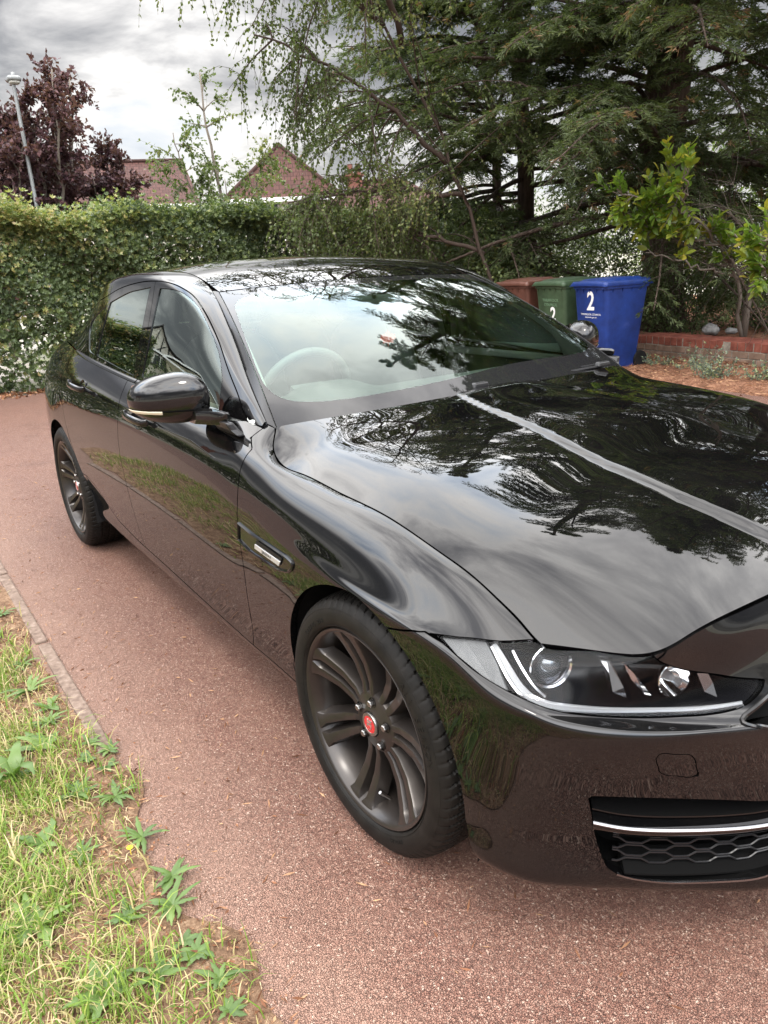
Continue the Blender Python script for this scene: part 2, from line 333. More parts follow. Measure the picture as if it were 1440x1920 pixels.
def mkR():
    cz = {-3.05:1.30,-2.8:1.372,-2.5:1.418,-2.1:1.438,-1.75:1.425,-1.45:1.380,-1.31:1.335}
    cx = {-1.31:-1.24,-1.45:-1.42,-3.05:-3.0}
    G = []
    for u in RU:
        t = keys(TOPL, [u])[0]
        if u == -1.31: t = np.array([.589, 1.319])
        x0 = cx.get(u, u); r = []
        for f in (1, .85, .6, .3, 0):
            w = f**2.2
            r.append((x0+(u-x0)*w, t[0]*f, cz[u]+(t[1]-cz[u])*w))
        G.append(r)
    vs = [0, .15, .4, .7, 1.0]; vs = vs+[2-a for a in vs[:-1][::-1]]
    return Patch(RU, vs, mirror_v(G))

LINES = {"door_front":[[-0.6503,0.9468],[-0.6003,0.9239],[-0.6035,0.8993],[-0.6052,0.87],[-0.608,0.8387],[-0.6066,0.8027],[-0.606,0.7617],[-0.6056,0.7103],[-0.6081,0.6386],[-0.6048,0.5666],[-0.6034,0.4834],[-0.6226,0.3451],[-0.6549,0.1603],[-0.6756,0.1004]],"door_mid":[[-1.8214,0.9922],[-1.7707,0.9253],[-1.737,0.8754],[-1.7105,0.8245],[-1.7194,0.753],[-1.7334,0.6914],[-1.7318,0.6284],[-1.7225,0.5706],[-1.718,0.4836],[-1.7196,0.3903],[-1.7213,0.2897],[-1.7071,0.2006],[-1.6814,0.1524]],"door_rear":[[-2.7936,0.9888],[-2.827,0.9624],[-2.803,0.9141],[-2.7664,0.8808],[-2.7076,0.8439],[-2.6621,0.761],[-2.6632,0.6687],[-2.6494,0.6156],[-2.6193,0.5644],[-2.5696,0.5057],[-2.5311,0.4415],[-2.4961,0.3711],[-2.4548,0.3257],[-2.3741,0.3397]],"sill_line":[[-2.3741,0.3397],[-2.294,0.3098],[-2.2257,0.2548],[-2.1286,0.1998],[-1.965,0.1771],[-1.789,0.1671],[-1.4969,0.1595],[-1.2289,0.1472],[-0.9836,0.1337],[-0.809,0.1265],[-0.6619,0.1217],[-0.5198,0.1241],[-0.3691,0.1216]],"bumper_cut":[[0.1655,0.5754],[0.1893,0.5865],[0.2148,0.6038],[0.243,0.6548],[0.2629,0.7299],[0.2761,0.7417]],"headlight":[[0.2761,0.7417],[0.2922,0.7673],[0.3474,0.8311],[0.408,0.8947],[0.4515,0.991],[0.5138,1.0254],[0.5786,1.0057],[0.6324,0.9897],[0.6892,0.9183],[0.7494,0.8602],[0.8583,0.8108],[0.9779,0.7761],[0.9802,0.761],[0.9668,0.7451],[0.945,0.7319],[0.9057,0.7242],[0.8696,0.7223],[0.7995,0.7228],[0.7278,0.7184],[0.6793,0.717],[0.6322,0.7206],[0.5839,0.7218],[0.5426,0.7185],[0.4903,0.7136],[0.4438,0.7093],[0.4012,0.7058],[0.3584,0.7203],[0.315,0.7445],[0.2888,0.747]],"intake":[[0.6637,0.3686],[0.7204,0.3681],[0.7893,0.3621],[0.8608,0.3511],[0.9375,0.3365],[1.0191,0.3162],[1.0141,0.1352],[0.9271,0.1244],[0.8255,0.1199],[0.7735,0.1259],[0.7417,0.1323],[0.7183,0.1406],[0.7035,0.1529],[0.6934,0.1847],[0.6853,0.2335],[0.6757,0.301]],"blade_top":[[0.6779,0.2994],[0.7377,0.2835],[0.7962,0.2762],[0.8547,0.2722],[0.923,0.2669],[1.0198,0.2595]],"tow":[[0.785,0.4962],[0.8179,0.4901],[0.8426,0.4861],[0.851,0.4754],[0.8607,0.4393],[0.8634,0.4196],[0.8563,0.4144],[0.8239,0.421],[0.7996,0.4275],[0.7898,0.4351],[0.784,0.4555],[0.7788,0.4857]],"vent":[[-0.598,0.6312],[-0.5205,0.6192],[-0.427,0.6141],[-0.3354,0.6073],[-0.2825,0.6017],[-0.2614,0.5924],[-0.2619,0.5757],[-0.2786,0.559],[-0.3144,0.5479],[-0.374,0.5419],[-0.4591,0.5459],[-0.5484,0.5514],[-0.6048,0.5666]],"lamp_projector":[[0.512,0.9209]],"lamp2":[[0.7569,0.8187]],"drl":[[0.4028,0.8705],[0.4367,0.8375],[0.4729,0.7897],[0.5034,0.7464],[0.5327,0.7276],[0.5773,0.7349],[0.643,0.7456],[0.7189,0.7468],[0.825,0.7426],[0.9359,0.7427]],"amber_side":[[0.2934,0.7618],[0.3949,0.8687],[0.4778,0.7261],[0.4209,0.7164]],"frame_outer":[[-2.8344,-0.0258],[-3.1164,0.3117],[-2.6468,0.6387],[-2.4017,0.7067],[-2.2064,0.7685],[-1.9924,0.8089],[-1.7234,0.8391],[-1.5676,0.8501],[-1.4263,0.8616],[-1.3218,0.8737],[-1.2319,0.8747],[-1.1213,0.8687],[-1.0274,0.8416],[-0.9536,0.787],[-0.8572,0.6974],[-0.7658,0.394]],"glass_front":[[-1.6601,0.7923],[-1.5528,0.8096],[-1.4432,0.8295],[-1.3635,0.8396],[-1.2932,0.8468],[-1.2226,0.8482],[-1.1528,0.8379],[-1.091,0.8188],[-1.0337,0.7835],[-0.984,0.7119],[-0.9568,0.6366],[-0.9239,0.3408],[-0.9057,-0.0082],[-1.2855,0.0365],[-1.6688,0.0579],[-1.6336,0.4262]],"glass_rear":[[-1.7809,0.7868],[-1.9129,0.7629],[-2.0519,0.7379],[-2.1727,0.6962],[-2.2927,0.6472],[-2.3003,0.4722],[-2.3268,0.2746],[-2.3507,0.081],[-2.0431,0.0592],[-1.7772,0.0418],[-1.7417,0.4485]],"glass_quarter":[[-2.3451,0.6215],[-2.4228,0.5728],[-2.5097,0.5089],[-2.5843,0.4335],[-2.5937,0.3421],[-2.5481,0.2036],[-2.5057,0.0952],[-2.4016,0.0792],[-2.3481,0.3566]],"b_split":[[-1.7395,0.8332],[-1.7009,0.6739],[-1.6711,0.4177],[-1.7151,0.0495]],"band":[[0.8711,0.07],[0.8348,0.0475],[0.7652,0.0339],[0.6338,0.0225],[0.4345,0.0139],[0.3021,0.0105],[0.2067,0.0195],[0.154,0.0447],[0.1203,0.0889],[0.103,0.157],[0.093,0.2836],[0.0956,0.4222],[0.1051,0.6103],[0.1217,0.8607],[0.1454,1.1792],[0.1432,1.5044],[0.132,1.7433],[0.1426,1.8862],[0.1752,1.9615],[0.2451,1.9622],[0.3954,1.9914],[0.5878,2.0217],[0.8159,2.0323],[0.8836,1.9203],[0.9319,1.6686],[0.9374,1.317],[0.9267,0.9956],[0.9239,0.606],[0.9209,0.2607],[0.9115,0.1352]]}
D3 = {"fin1":[[0.5294,-0.7145,0.6947],[0.5489,-0.7042,0.6942],[0.5739,-0.7085,0.6741],[0.5858,-0.6947,0.6338],[0.5884,-0.6881,0.6108],[0.5744,-0.7106,0.6254],[0.5683,-0.7158,0.6642]],"fin2":[[0.5618,-0.6975,0.6938],[0.5727,-0.6908,0.694],[0.5997,-0.6802,0.6599],[0.6133,-0.6444,0.6058],[0.6045,-0.6583,0.6154],[0.5943,-0.6864,0.6523],[0.5835,-0.6955,0.6834]],"fin3":[[0.6452,-0.5615,0.6405],[0.6542,-0.5402,0.6354],[0.6618,-0.5338,0.6168],[0.6727,-0.5341,0.5918],[0.6582,-0.5535,0.6041]],"refl":[[0.3012,-0.8857,0.6851],[0.3427,-0.8645,0.692],[0.3819,-0.8461,0.6969],[0.422,-0.8553,0.6716],[0.4636,-0.8671,0.6335],[0.4372,-0.8757,0.6408],[0.404,-0.8821,0.6518],[0.3497,-0.8894,0.6694]],"drl":[[0.3953,-0.8378,0.6953],[0.422,-0.8429,0.6799],[0.447,-0.845,0.6608],[0.471,-0.8435,0.6405],[0.4951,-0.8395,0.6274],[0.5185,-0.826,0.6192],[0.5431,-0.7952,0.6116],[0.5776,-0.7433,0.6034],[0.6356,-0.6523,0.5949],[0.6764,-0.5791,0.5892],[0.7069,-0.5074,0.5863]],"drl_in":[[0.4206,-0.8133,0.6842],[0.442,-0.8182,0.6692],[0.4614,-0.8184,0.6521],[0.4837,-0.8154,0.6329],[0.5026,-0.8094,0.6215]],"proj":[[0.5014,-0.7707,0.665]],"proj_lens":[[0.495,-0.7642,0.6776]],"lamp2":[[0.6334,-0.6029,0.633]],"amber":[[0.6217,-0.6441,0.5969],[0.6476,-0.6001,0.5917]]}
# ------------------------------------------------------------------ panel cutting on the patches
def crom(pts, n=6, closed=False, corner=50, metric=(1, 1)):
    """Catmull-Rom through pts, keeping corners sharper than `corner` degrees"""
    P = np.array(pts, float); m = np.array(metric); N_ = len(P); out = []
    def tang(i):
        if not closed and (i == 0 or i == N_-1): return None
        a, b, c = P[(i-1) % N_], P[i], P[(i+1) % N_]
        d1, d2 = (b-a)*m, (c-b)*m; l1, l2 = np.linalg.norm(d1)+1e-12, np.linalg.norm(d2)+1e-12
        if math.degrees(math.acos(np.clip(d1@d2/l1/l2, -1, 1))) > corner: return None
        return ((b-a)/l1*l2+(c-b)/l2*l1)/(l1+l2), l1, l2
    for i in range(N_ if closed else N_-1):
        a, b = P[i], P[(i+1) % N_]; l = np.linalg.norm((b-a)*m)+1e-12
        ta, tb = tang(i), tang((i+1) % N_)
        Ta = ta[0]*l if ta is not None else (b-a); Tb = tb[0]*l if tb is not None else (b-a)
        for k in range(n):
            t = k/n; out.append((2*t**3-3*t**2+1)*a+(t**3-2*t**2+t)*Ta+(-2*t**3+3*t**2)*b+(t**3-t**2)*Tb)
    if not closed: out.append(P[-1])
    return np.array(out)
def inside(poly, q):
    x, y = q[:, 0], q[:, 1]; r = np.zeros(len(q), bool); n = len(poly)
    for i in range(n):
        x1, y1 = poly[i]; x2, y2 = poly[(i+1) % n]
        if y1 == y2: continue
        c = ((y1 > y) != (y2 > y)) & (x < (x2-x1)*(y-y1)/(y2-y1)+x1); r ^= c
    return r
class Field:
    """signed distance (m) on a patch to an outline given in its (u,v); positive inside / towards +u side"""
    def __init__(s, pa, line, closed=True, close_with=None, n=6, corner=50):
        m = (1, 1.0); L = crom(line, n, closed, corner, m); s.pa = pa
        s.poly = L if closed else np.concatenate([L, np.array(close_with, float)])
        s.P = pa.at(L[:, 0], L[:, 1]); s.closed = closed; s.L = L
    def __call__(s, uv, pos):
        sg = np.where(inside(s.poly, uv), 1.0, -1.0); d = np.full(len(uv), .08)
        A = s.P; B = np.roll(A, -1, 0)
        if not s.closed: A, B = A[:-1], B[:-1]
        lo, hi = s.P.min(0)-.08, s.P.max(0)+.08
        idx = np.where(((pos > lo) & (pos < hi)).all(1))[0]
        for c0 in range(0, len(idx), 6000):
            ii = idx[c0:c0+6000]; q = pos[ii][:, None]; ab = (B-A)[None]; l2 = (ab**2).sum(2)+1e-15
            t = np.clip(((q-A[None])*ab).sum(2)/l2, 0, 1); dd = np.linalg.norm(q-A[None]-t[..., None]*ab, axis=2).min(1)
            d[ii] = np.minimum(dd, .08)
        return sg*d
class FnField:
    def __init__(s, fn): s.fn = fn
    def __call__(s, uv, pos): return s.fn(uv, pos)
def split(UV, F, val):
    """split polygons along val = 0"""
    UV = list(map(tuple, UV)); val = list(map(float, val)); cache = {}; out = []
    for i, v in enumerate(val):
        if abs(v) < 2e-5: val[i] = 2e-5
    for f in F:
        s = [val[i] > 0 for i in f]
        if all(s) or not any(s): out.append(f); continue
        a, b = [], []; n = len(f); nx = 0
        for k in range(n):
            i, j = f[k], f[(k+1) % n]
            (a if s[k] else b).append(i)
            if s[k] != s[(k+1) % n]:
                e = (i, j) if i < j else (j, i)
                if e not in cache:
                    p, q = e; t = val[p]/(val[p]-val[q])
                    cache[e] = len(UV); UV.append((UV[p][0]+(UV[q][0]-UV[p][0])*t, UV[p][1]+(UV[q][1]-UV[p][1])*t))
                a.append(cache[e]); b.append(cache[e]); nx += 1
        out.append(tuple(a)); out.append(tuple(b))
    return np.array(UV), out
class Skin:
    """a patch meshed and cut along fields; pieces are picked with a predicate on the field values"""
    def __init__(s, pa, uq, vq, fields, gap=.0022, displace=None, gaps={}):
        s.pa = pa; nu, nv = len(uq), len(vq)
        U, V = np.meshgrid(uq, vq, indexing='ij'); UV = np.stack([U.ravel(), V.ravel()], 1)
        F = [(i*nv+j, (i+1)*nv+j, (i+1)*nv+j+1, i*nv+j+1) for i in range(nu-1) for j in range(nv-1)]
        s.fields = fields; s.gap = {k: gaps.get(k, gap) for k in fields}
        for k, f in fields.items():
            g = s.gap[k]
            for lv in ((-g, g) if g > 0 else (0,)):
                pos = pa.at(UV[:, 0], UV[:, 1]); UV, F = split(UV, F, f(UV, pos)-lv)
        s.UV = UV; s.F = F; s.pos = pa.at(UV[:, 0], UV[:, 1]); s.nor = pa.normal(UV[:, 0], UV[:, 1])
        cen = np.array([UV[list(f)].mean(0) for f in F]); cp = pa.at(cen[:, 0], cen[:, 1])
        s.fv = {k: f(cen, cp) for k, f in fields.items()}; s.cp = cp; s.cen = cen
        s.displace = displace
    def outward(s, ref):
        m = np.mean(((s.pos-np.array(ref))*s.nor).sum(1)); 
        if m < 0: s.nor = -s.nor
        if s.displace is not None: s.pos = s.pos+s.nor*s.displace(s.UV, s.pos)[:, None]
        f = s.F[len(s.F)//2]; a, b, c = s.pos[f[0]], s.pos[f[1]], s.pos[f[2]]
        s.flip = np.cross(b-a, c-b) @ s.nor[f[0]] < 0; return s
    def sides(s, k, sign):
        g = s.gap[k]*.985
        return s.fv[k] > g if sign > 0 else s.fv[k] < -g
    def piece(s, mask): return [s.F[i] for i in np.where(mask)[0]]
def panel_obj(name, parts, m, parent, mirror=False, depth=.014, sgn=-1, offset=0.0, mats=None):
    """parts: list of (skin, faces). builds skin + inward rim with proper normals. sgn=-1 puts it on the right side (y<0)"""
    V = []; NRM = []; F = []; kind = []; full = []
    for sk, faces in parts:
        used = sorted({i for f in faces for i in f}); mp = {i: k+len(V) for k, i in enumerate(used)}
        P = sk.pos[used]-sk.nor[used]*offset; Nn = sk.nor[used]
        V += list(P); NRM += list(Nn)
        ff = [tuple(mp[i] for i in (f[::-1] if sk.flip else f)) for f in faces]
        F += ff; kind += [0]*len(ff)
        if depth > 0:
            cnt = {}
            for f in ff:
                for k in range(len(f)):
                    a, b = f[k], f[(k+1) % len(f)]; cnt[(a, b)] = 1
            be = [(a, b) for (a, b) in cnt if (b, a) not in cnt]
            low = {}
            for a, b in be:
                for i in (a, b):
                    if i not in low:
                        low[i] = len(V); V.append(np.array(V[i])-np.array(NRM[i])*depth); NRM.append(NRM[i])
            for a, b in be: F.append((b, a, low[a], low[b])); kind.append(1)
    V = np.array(V); NRM = np.array(NRM)
    if sgn < 0: V = V*[1, -1, 1]; NRM = NRM*[1, -1, 1]; F = [f[::-1] for f in F]
    me = bpy.data.meshes.new(name); me.from_pydata(V.tolist(), [], F)
    for x in (mats or [m]): me.materials.append(x)
    me.polygons.foreach_set('use_smooth', [True]*len(F))
    me.update()
    ln = np.zeros((len(me.loops), 3)); k = 0
    for pi, f in enumerate(F):
        for i in f:
            if kind[pi] == 0: ln[k] = NRM[i]
            k += 1
    fn_ = np.zeros(len(F)*3); me.polygons.foreach_get('normal', fn_); fn_ = fn_.reshape(-1, 3); k = 0
    for pi, f in enumerate(F):
        for i in f:
            if kind[pi] == 1: ln[k] = fn_[pi]
            k += 1
    me.normals_split_custom_set(ln.tolist())
    return link(bpy.data.objects.new(name, me), parent)

# ------------------------------------------------------------------ car materials
def flake(t, b):
    c = objco(t); h = noise(t, c, 900, 2); bump(t, b, h, .012, .002)
def dust_fn(t, b):
    c = objco(t); v = N(t, 'ShaderNodeTexVoronoi'); v.inputs['Scale'].default_value = 260; t.links.new(c, v.inputs['Vector'])
    sp = N(t, 'ShaderNodeSeparateColor'); t.links.new(v.outputs['Color'], sp.inputs[0])
    spot = math_(t, 'MULTIPLY', ramp(t, v.outputs[0], [(.10, 1.0), (.22, 0.0)]), ramp(t, sp.outputs[0], [(.80, 0.0), (.95, 1.0)]))
    film = ramp(t, noise(t, c, 5, 6, .7), [(.40, 0.0), (.75, .05)])
    f = math_(t, 'ADD', math_(t, 'MULTIPLY', spot, .35), film, clamp=True)
    t.links.new(mix(t, f, (.0016, .0016, .0018), (.055, .050, .044)), b.inputs['Base Color'])
    t.links.new(math_(t, 'MULTIPLY_ADD', film, .25, .006), b.inputs['Coat Roughness'])
M = {}
M['paint'] = pmat('black paint', (.0016, .0016, .0018), .5, 0, coat=1, coat_rough=.008, spec=.0, fn=dust_fn)
M['paint'].node_tree.nodes['Principled BSDF'].inputs['Coat IOR'].default_value = 1.54
M['gloss'] = pmat('gloss black trim', (.004, .004, .004), .08, spec=.6)
M['satin'] = pmat('satin black trim', (.011, .011, .012), .32, spec=.5)
M['matte'] = pmat('matt black plastic', (.008, .008, .0085), .65, spec=.3)
M['dark'] = pmat('dark void', (.003, .003, .003), .9, spec=.1)
M['lampdark'] = pmat('black lamp bezel', (.006, .006, .007), .25, spec=.4)
M['chrome'] = pmat('chrome', (.75, .75, .76), .07, 1)
M['dullchrome'] = pmat('dark chrome', (.30, .30, .31), .18, 1)
M['white_led'] = pmat('frosted light guide', (.22, .225, .23), .16, 0, spec=.6)
M['wheel'] = pmat('bronze grey wheel paint', (.04, .033, .03), .34, .5, coat=.35, coat_rough=.2, fn=varied(9, [(.3, (.020, .0165, .0148)), (.7, (.036, .030, .0265))], (.28, .42)))
M['steel'] = pmat('wheel nut steel', (.34, .33, .32), .3, 1)
M['disc'] = pmat('brake disc', (.14, .135, .13), .4, 1)
def tyre_fn(t, b):
    c = objco(t); h = noise(t, c, 24, 6, .6); t.links.new(ramp(t, h, [(.3, (.0042, .0038, .0033)), (.7, (.0115, .0102, .0088))]), b.inputs['Base Color'])
    bump(t, b, noise(t, c, 160, 3), .12, .002)
M['tyre'] = pmat('tyre rubber', (.02, .02, .02), .6, spec=.22, fn=tyre_fn)
M['red'] = pmat('red enamel', (.45, .012, .015), .25, coat=.6)
M['tail'] = pmat('red tail lamp', (.42, .01, .012), .1, coat=1)
M['cream'] = pmat('grey interior trim', (.46, .48, .46), .7)
M['seat'] = pmat('dark seat leather', (.035, .035, .037), .5)
M['dash'] = pmat('dashboard soft plastic', (.06, .06, .06), .65, spec=.3)
def glassmat(name, tint, ior=1.55, boost=1.0, rough=0.0, refl=(.90, 1.0, .965)):
    m = bpy.data.materials.new(name); m.use_nodes = True; t = m.node_tree; t.nodes.clear()
    o = N(t, 'ShaderNodeOutputMaterial'); mx = N(t, 'ShaderNodeMixShader'); tr = N(t, 'ShaderNodeBsdfTransparent'); gl = N(t, 'ShaderNodeBsdfGlossy')
    tr.inputs[0].default_value = (*tint, 1); gl.inputs['Roughness'].default_value = rough; gl.inputs[0].default_value = (*refl, 1)
    fr = N(t, 'ShaderNodeFresnel'); fr.inputs[0].default_value = ior
    f = math_(t, 'MULTIPLY', fr.outputs[0], boost, clamp=True)
    t.links.new(f, mx.inputs[0]); t.links.new(tr.outputs[0], mx.inputs[1]); t.links.new(gl.outputs[0], mx.inputs[2]); t.links.new(mx.outputs[0], o.inputs[0])
    return m
M['screen'] = glassmat('laminated windscreen glass', (.76, .92, .83), 1.52, 1.35)
M['sideglass'] = glassmat('tinted side glass', (.70, .82, .76), 1.52, 1.7)
M['privacy'] = glassmat('privacy glass', (.05, .05, .05), 1.52, 1.9)
M['lens'] = glassmat('clear lamp lens', (.95, .96, .97), 1.40, .4, refl=(1, 1, 1))
M['frit'] = pmat('windscreen ceramic band', (.010, .010, .011), .02, spec=.5, ior=1.5)
# ------------------------------------------------------------------ car
car = empty('car'); tag(car, 'glossy black four door saloon parked on the red tarmac drive, nearest to the camera', 'car')
A, H, W_, G_, R_ = mkA(), mkH(), mkW(), mkG(), mkR()
def op(line, vtop=1.25, vbot=-.25, first='top'):
    L = [tuple(p) for p in line]
    if first == 'top': return [(L[0][0]+(L[0][0]-L[1][0])*0, vtop)]+L+[(L[-1][0], vbot)]
ff = {}
for k in ('door_front', 'door_mid', 'door_rear'):
    L = op(LINES[k]) if k != 'door_rear' else [(LINES[k][0][0], 1.25)]+[tuple(p) for p in LINES[k]]+[(-2.47, LINES[k][-1][1]-.02), (-2.47, -.25)]
    ff[k] = Field(A, L, False, [(3.5, -.25), (3.5, 1.25)])
sl_ = [tuple(p) for p in LINES['sill_line']]
ff['sill'] = Field(A, [(-2.62, sl_[0][1]+.05)]+sl_+[(-.2, sl_[-1][1]-.004)], False, [(-.2, -.3), (-2.62, -.3)])
hl = [tuple(p) for p in LINES['headlight']]
bc = [tuple(p) for p in LINES['bumper_cut']]
ff['bumper'] = Field(A, [(.02, bc[0][1]-.04)]+bc[:-1]+[(hl[0][0]+.02, hl[0][1]-.004)]+[(.45,.84),(.53,.86),(.60,.88),(.655,.93)]+[(hl[7][0]+.01, 1.25)], False, [(3.5, 1.25), (3.5, -.3), (.02, -.3)])
hl2 = [(u_, 1.04 if 3 < i < 8 else v_) for i, (u_, v_) in enumerate(hl)]
ff['lamp'] = Field(A, hl2, True, corner=45)
it = [tuple(p) for p in LINES['intake']]
it = it[:6]+[(1.2, it[5][1]), (1.62, it[5][1]), (1.62, it[6][1]), (1.2, it[6][1])]+it[6:]
ff['intake'] = Field(A, it, True, corner=45)
ff['grille'] = Field(A, [(.955, .695), (.985, .728), (1.03, .765), (1.13, .86), (1.22, .90), (1.62, .90), (1.62, .56), (1.2, .555), (1.05, .56), (1.0, .59)], True, corner=70)
ff['tow'] = Field(A, LINES['tow'], True, corner=80)
ff['tail'] = Field(A, [(-3.56, .70), (-3.62, .84), (-3.8, .90), (-4.3, .89), (-4.3, .72), (-3.9, .66), (-3.66, .64)], True)
def arch(cx, r, zc, xr, slope):
    def f(uv, pos):
        x, z = pos[:, 0]-cx, pos[:, 2]
        up_ = r-np.hypot(x, z-zc); lo = np.minimum(x+r-.002+np.minimum(z-zc, 0)*.02, xr+(zc-z)*slope-x)
        d = np.where(z > zc, up_, lo); d = np.where(pos[:, 1] > .6, d, -1.0); return d
    return f
af, ar = arch(.02, .37, .328, .37, .33), arch(-2.835, .366, .33, .366, .05)
ff['arch_f'] = FnField(af); ff['arch_r'] = FnField(ar)
def disp(uv, pos):
    d = np.minimum(np.abs(af(uv, pos)), np.abs(ar(uv, pos))); t = np.clip(d/.042, 0, 1)
    return .0055*(1-t*t*(3-2*t))
uq = np.concatenate([np.linspace(-4.6, -3.3, 60)[:-1], np.linspace(-3.3, .1, 290)[:-1], np.linspace(.1, 1.1, 220)[:-1], np.linspace(1.1, 1.5, 30)])
skA = Skin(A, uq, np.concatenate([np.linspace(0, .52, 40)[:-1], np.linspace(.52, .9965, 72)]), ff, gap=.0021, displace=disp, gaps={'arch_f': 0, 'arch_r': 0, 'tow': .0009, 'grille': 0, 'intake': 0}).outward((-1, 0, .6))
S_ = skA.sides
noarch = (skA.fv['arch_f'] < 0) & (skA.fv['arch_r'] < 0)
notail = S_('tail', -1)
m_bump = S_('bumper', 1) & S_('lamp', -1) & (skA.fv['intake'] < 0) & (skA.fv['grille'] < 0) & S_('tow', -1) & noarch
m_fend = S_('door_front', 1) & S_('bumper', -1) & S_('sill', -1) & S_('lamp', -1) & noarch
m_fd = S_('door_front', -1) & S_('door_mid', 1) & S_('sill', -1) & noarch
m_rd = S_('door_mid', -1) & S_('door_rear', 1) & S_('sill', -1) & noarch
m_q = S_('door_rear', -1) & S_('sill', -1) & noarch & notail
m_sill = S_('sill', 1) & noarch
gf_ = {'frame': Field(G_, [(-2.835, -.05)]+[(-2.87, .2), (-2.81, .42)]+[tuple(p) for p in LINES['frame_outer'][2:]]+[(-.72, .1), (-.70, -.05)], True, corner=60),
       'gf': Field(G_, LINES['glass_front'], True, corner=55), 'gr': Field(G_, LINES['glass_rear'], True, corner=50), 'gq': Field(G_, LINES['glass_quarter'], True, corner=60),
       'bs': Field(G_, [(LINES['b_split'][0][0], 1.2)]+[tuple(p) for p in LINES['b_split']]+[(-1.73, -.2)], False, [(1, -.2), (1, 1.2)])}
skG = Skin(G_, np.linspace(-3.5, -.642, 260), np.linspace(.006, .992, 84), gf_, gap=.0025, gaps={'gf': .001, 'gr': .001, 'gq': .001, 'bs': .0018}).outward((-1, 0, .6))
T_ = skG.sides
g_pil = T_('frame', -1)
g_ff = T_('frame', 1) & T_('bs', 1) & T_('gf', -1)
g_rf = T_('frame', 1) & T_('bs', -1) & T_('gr', -1) & T_('gq', -1)
g_gf, g_gr, g_gq = T_('gf', 1), T_('gr', 1), T_('gq', 1)
def ring_strip(name, field, d0, d1, m, parent, sgn, mask=None):
    L = field.L; P = field.pa.at(L[:, 0], L[:, 1]); n = field.pa.normal(L[:, 0], L[:, 1])
    if np.mean(((P-np.array([-1, 0, .6]))*n).sum(1)) < 0: n = -n
    V = np.concatenate([P-n*d0, P-n*d1]); V[:, 1] *= sgn; k = len(P)
    vv = L[:, 1] if L[:, 1].max() > 1.02 else L[:, 1]*0
    return mesh_obj(name, V, [(i, (i+1) % k, (i+1) % k+k, i+k) for i in range(k) if vv[i] < .99 and vv[(i+1) % k] < .99 and not (L[i, 0] > 1.5 and L[(i+1) % k, 0] > 1.5)], m, parent, True)
def sweep(name, P, Nn, prof, m, parent, sgn=1, cap=True, side=None, scale=None):
    """prof: (a along side dir, b along normal) swept along P"""
    P = np.array(P, float); Nn = np.array(Nn, float); T = np.gradient(P, axis=0); T /= np.linalg.norm(T, axis=1)[:, None]
    B = np.cross(Nn, T); B /= np.linalg.norm(B, axis=1)[:, None]
    k = len(prof); V = []
    for i in range(len(P)):
        s = scale[i] if scale is not None else 1
        for a, b in prof: V.append(P[i]+B[i]*a*s+Nn[i]*b*s)
    V = np.array(V); V[:, 1] *= sgn
    F = [(i*k+j, i*k+(j+1) % k, (i+1)*k+(j+1) % k, (i+1)*k+j) for i in range(len(P)-1) for j in range(k)]
    if cap: F += [tuple(range(k)), tuple(range((len(P)-1)*k, len(P)*k))]
    return recalc(sharp_smooth(mesh_obj(name, V, F, m, parent), 40))
def res3(P, n):
    P = np.array(P, float); d = np.r_[0, np.cumsum(np.linalg.norm(np.diff(P, axis=0), axis=1))]
    return basis(d, np.linspace(0, d[-1], n)) @ P
def patchline(pa, L, n=60):
    L = crom(np.array(L, float), 12, False, 80); d = np.r_[0, np.cumsum(np.linalg.norm(np.diff(L, axis=0), axis=1))]; q = np.linspace(0, d[-1], n)
    uv = np.stack([np.interp(q, d, L[:, 0]), np.interp(q, d, L[:, 1])], 1); P = pa.at(uv[:, 0], uv[:, 1]); nn = pa.normal(uv[:, 0], uv[:, 1])
    if np.mean(((P-np.array([-1, 0, .6]))*nn).sum(1)) < 0: nn = -nn
    return P, nn
def superell(c, rx, ry, rz, n=3.0, e=2.4, nu=40, nv=24, fn=None):
    V = []; F = []
    for j in range(nv+1):
        ph = -math.pi/2+math.pi*j/nv
        for i in range(nu):
            th = 2*math.pi*i/nu
            sc = lambda v, p: math.copysign(abs(v)**(2/p), v)
            x = sc(math.cos(ph), e)*sc(math.cos(th), n); y = sc(math.cos(ph), e)*sc(math.sin(th), n); z = sc(math.sin(ph), e)
            V.append((c[0]+rx*x, c[1]+ry*y, c[2]+rz*z) if fn is None else fn(x, y, z))
    for j in range(nv):
        for i in range(nu): F.append((j*nu+i, j*nu+(i+1) % nu, (j+1)*nu+(i+1) % nu, (j+1)*nu+i))
    return V, F
def cutaway(o, keep):  # delete faces whose centre fails keep()
    bm = bmesh.new(); bm.from_mesh(o.data)
    bmesh.ops.delete(bm, geom=[f for f in bm.faces if not keep(f.calc_center_median())], context='FACES'); bm.to_mesh(o.data); bm.free(); return o
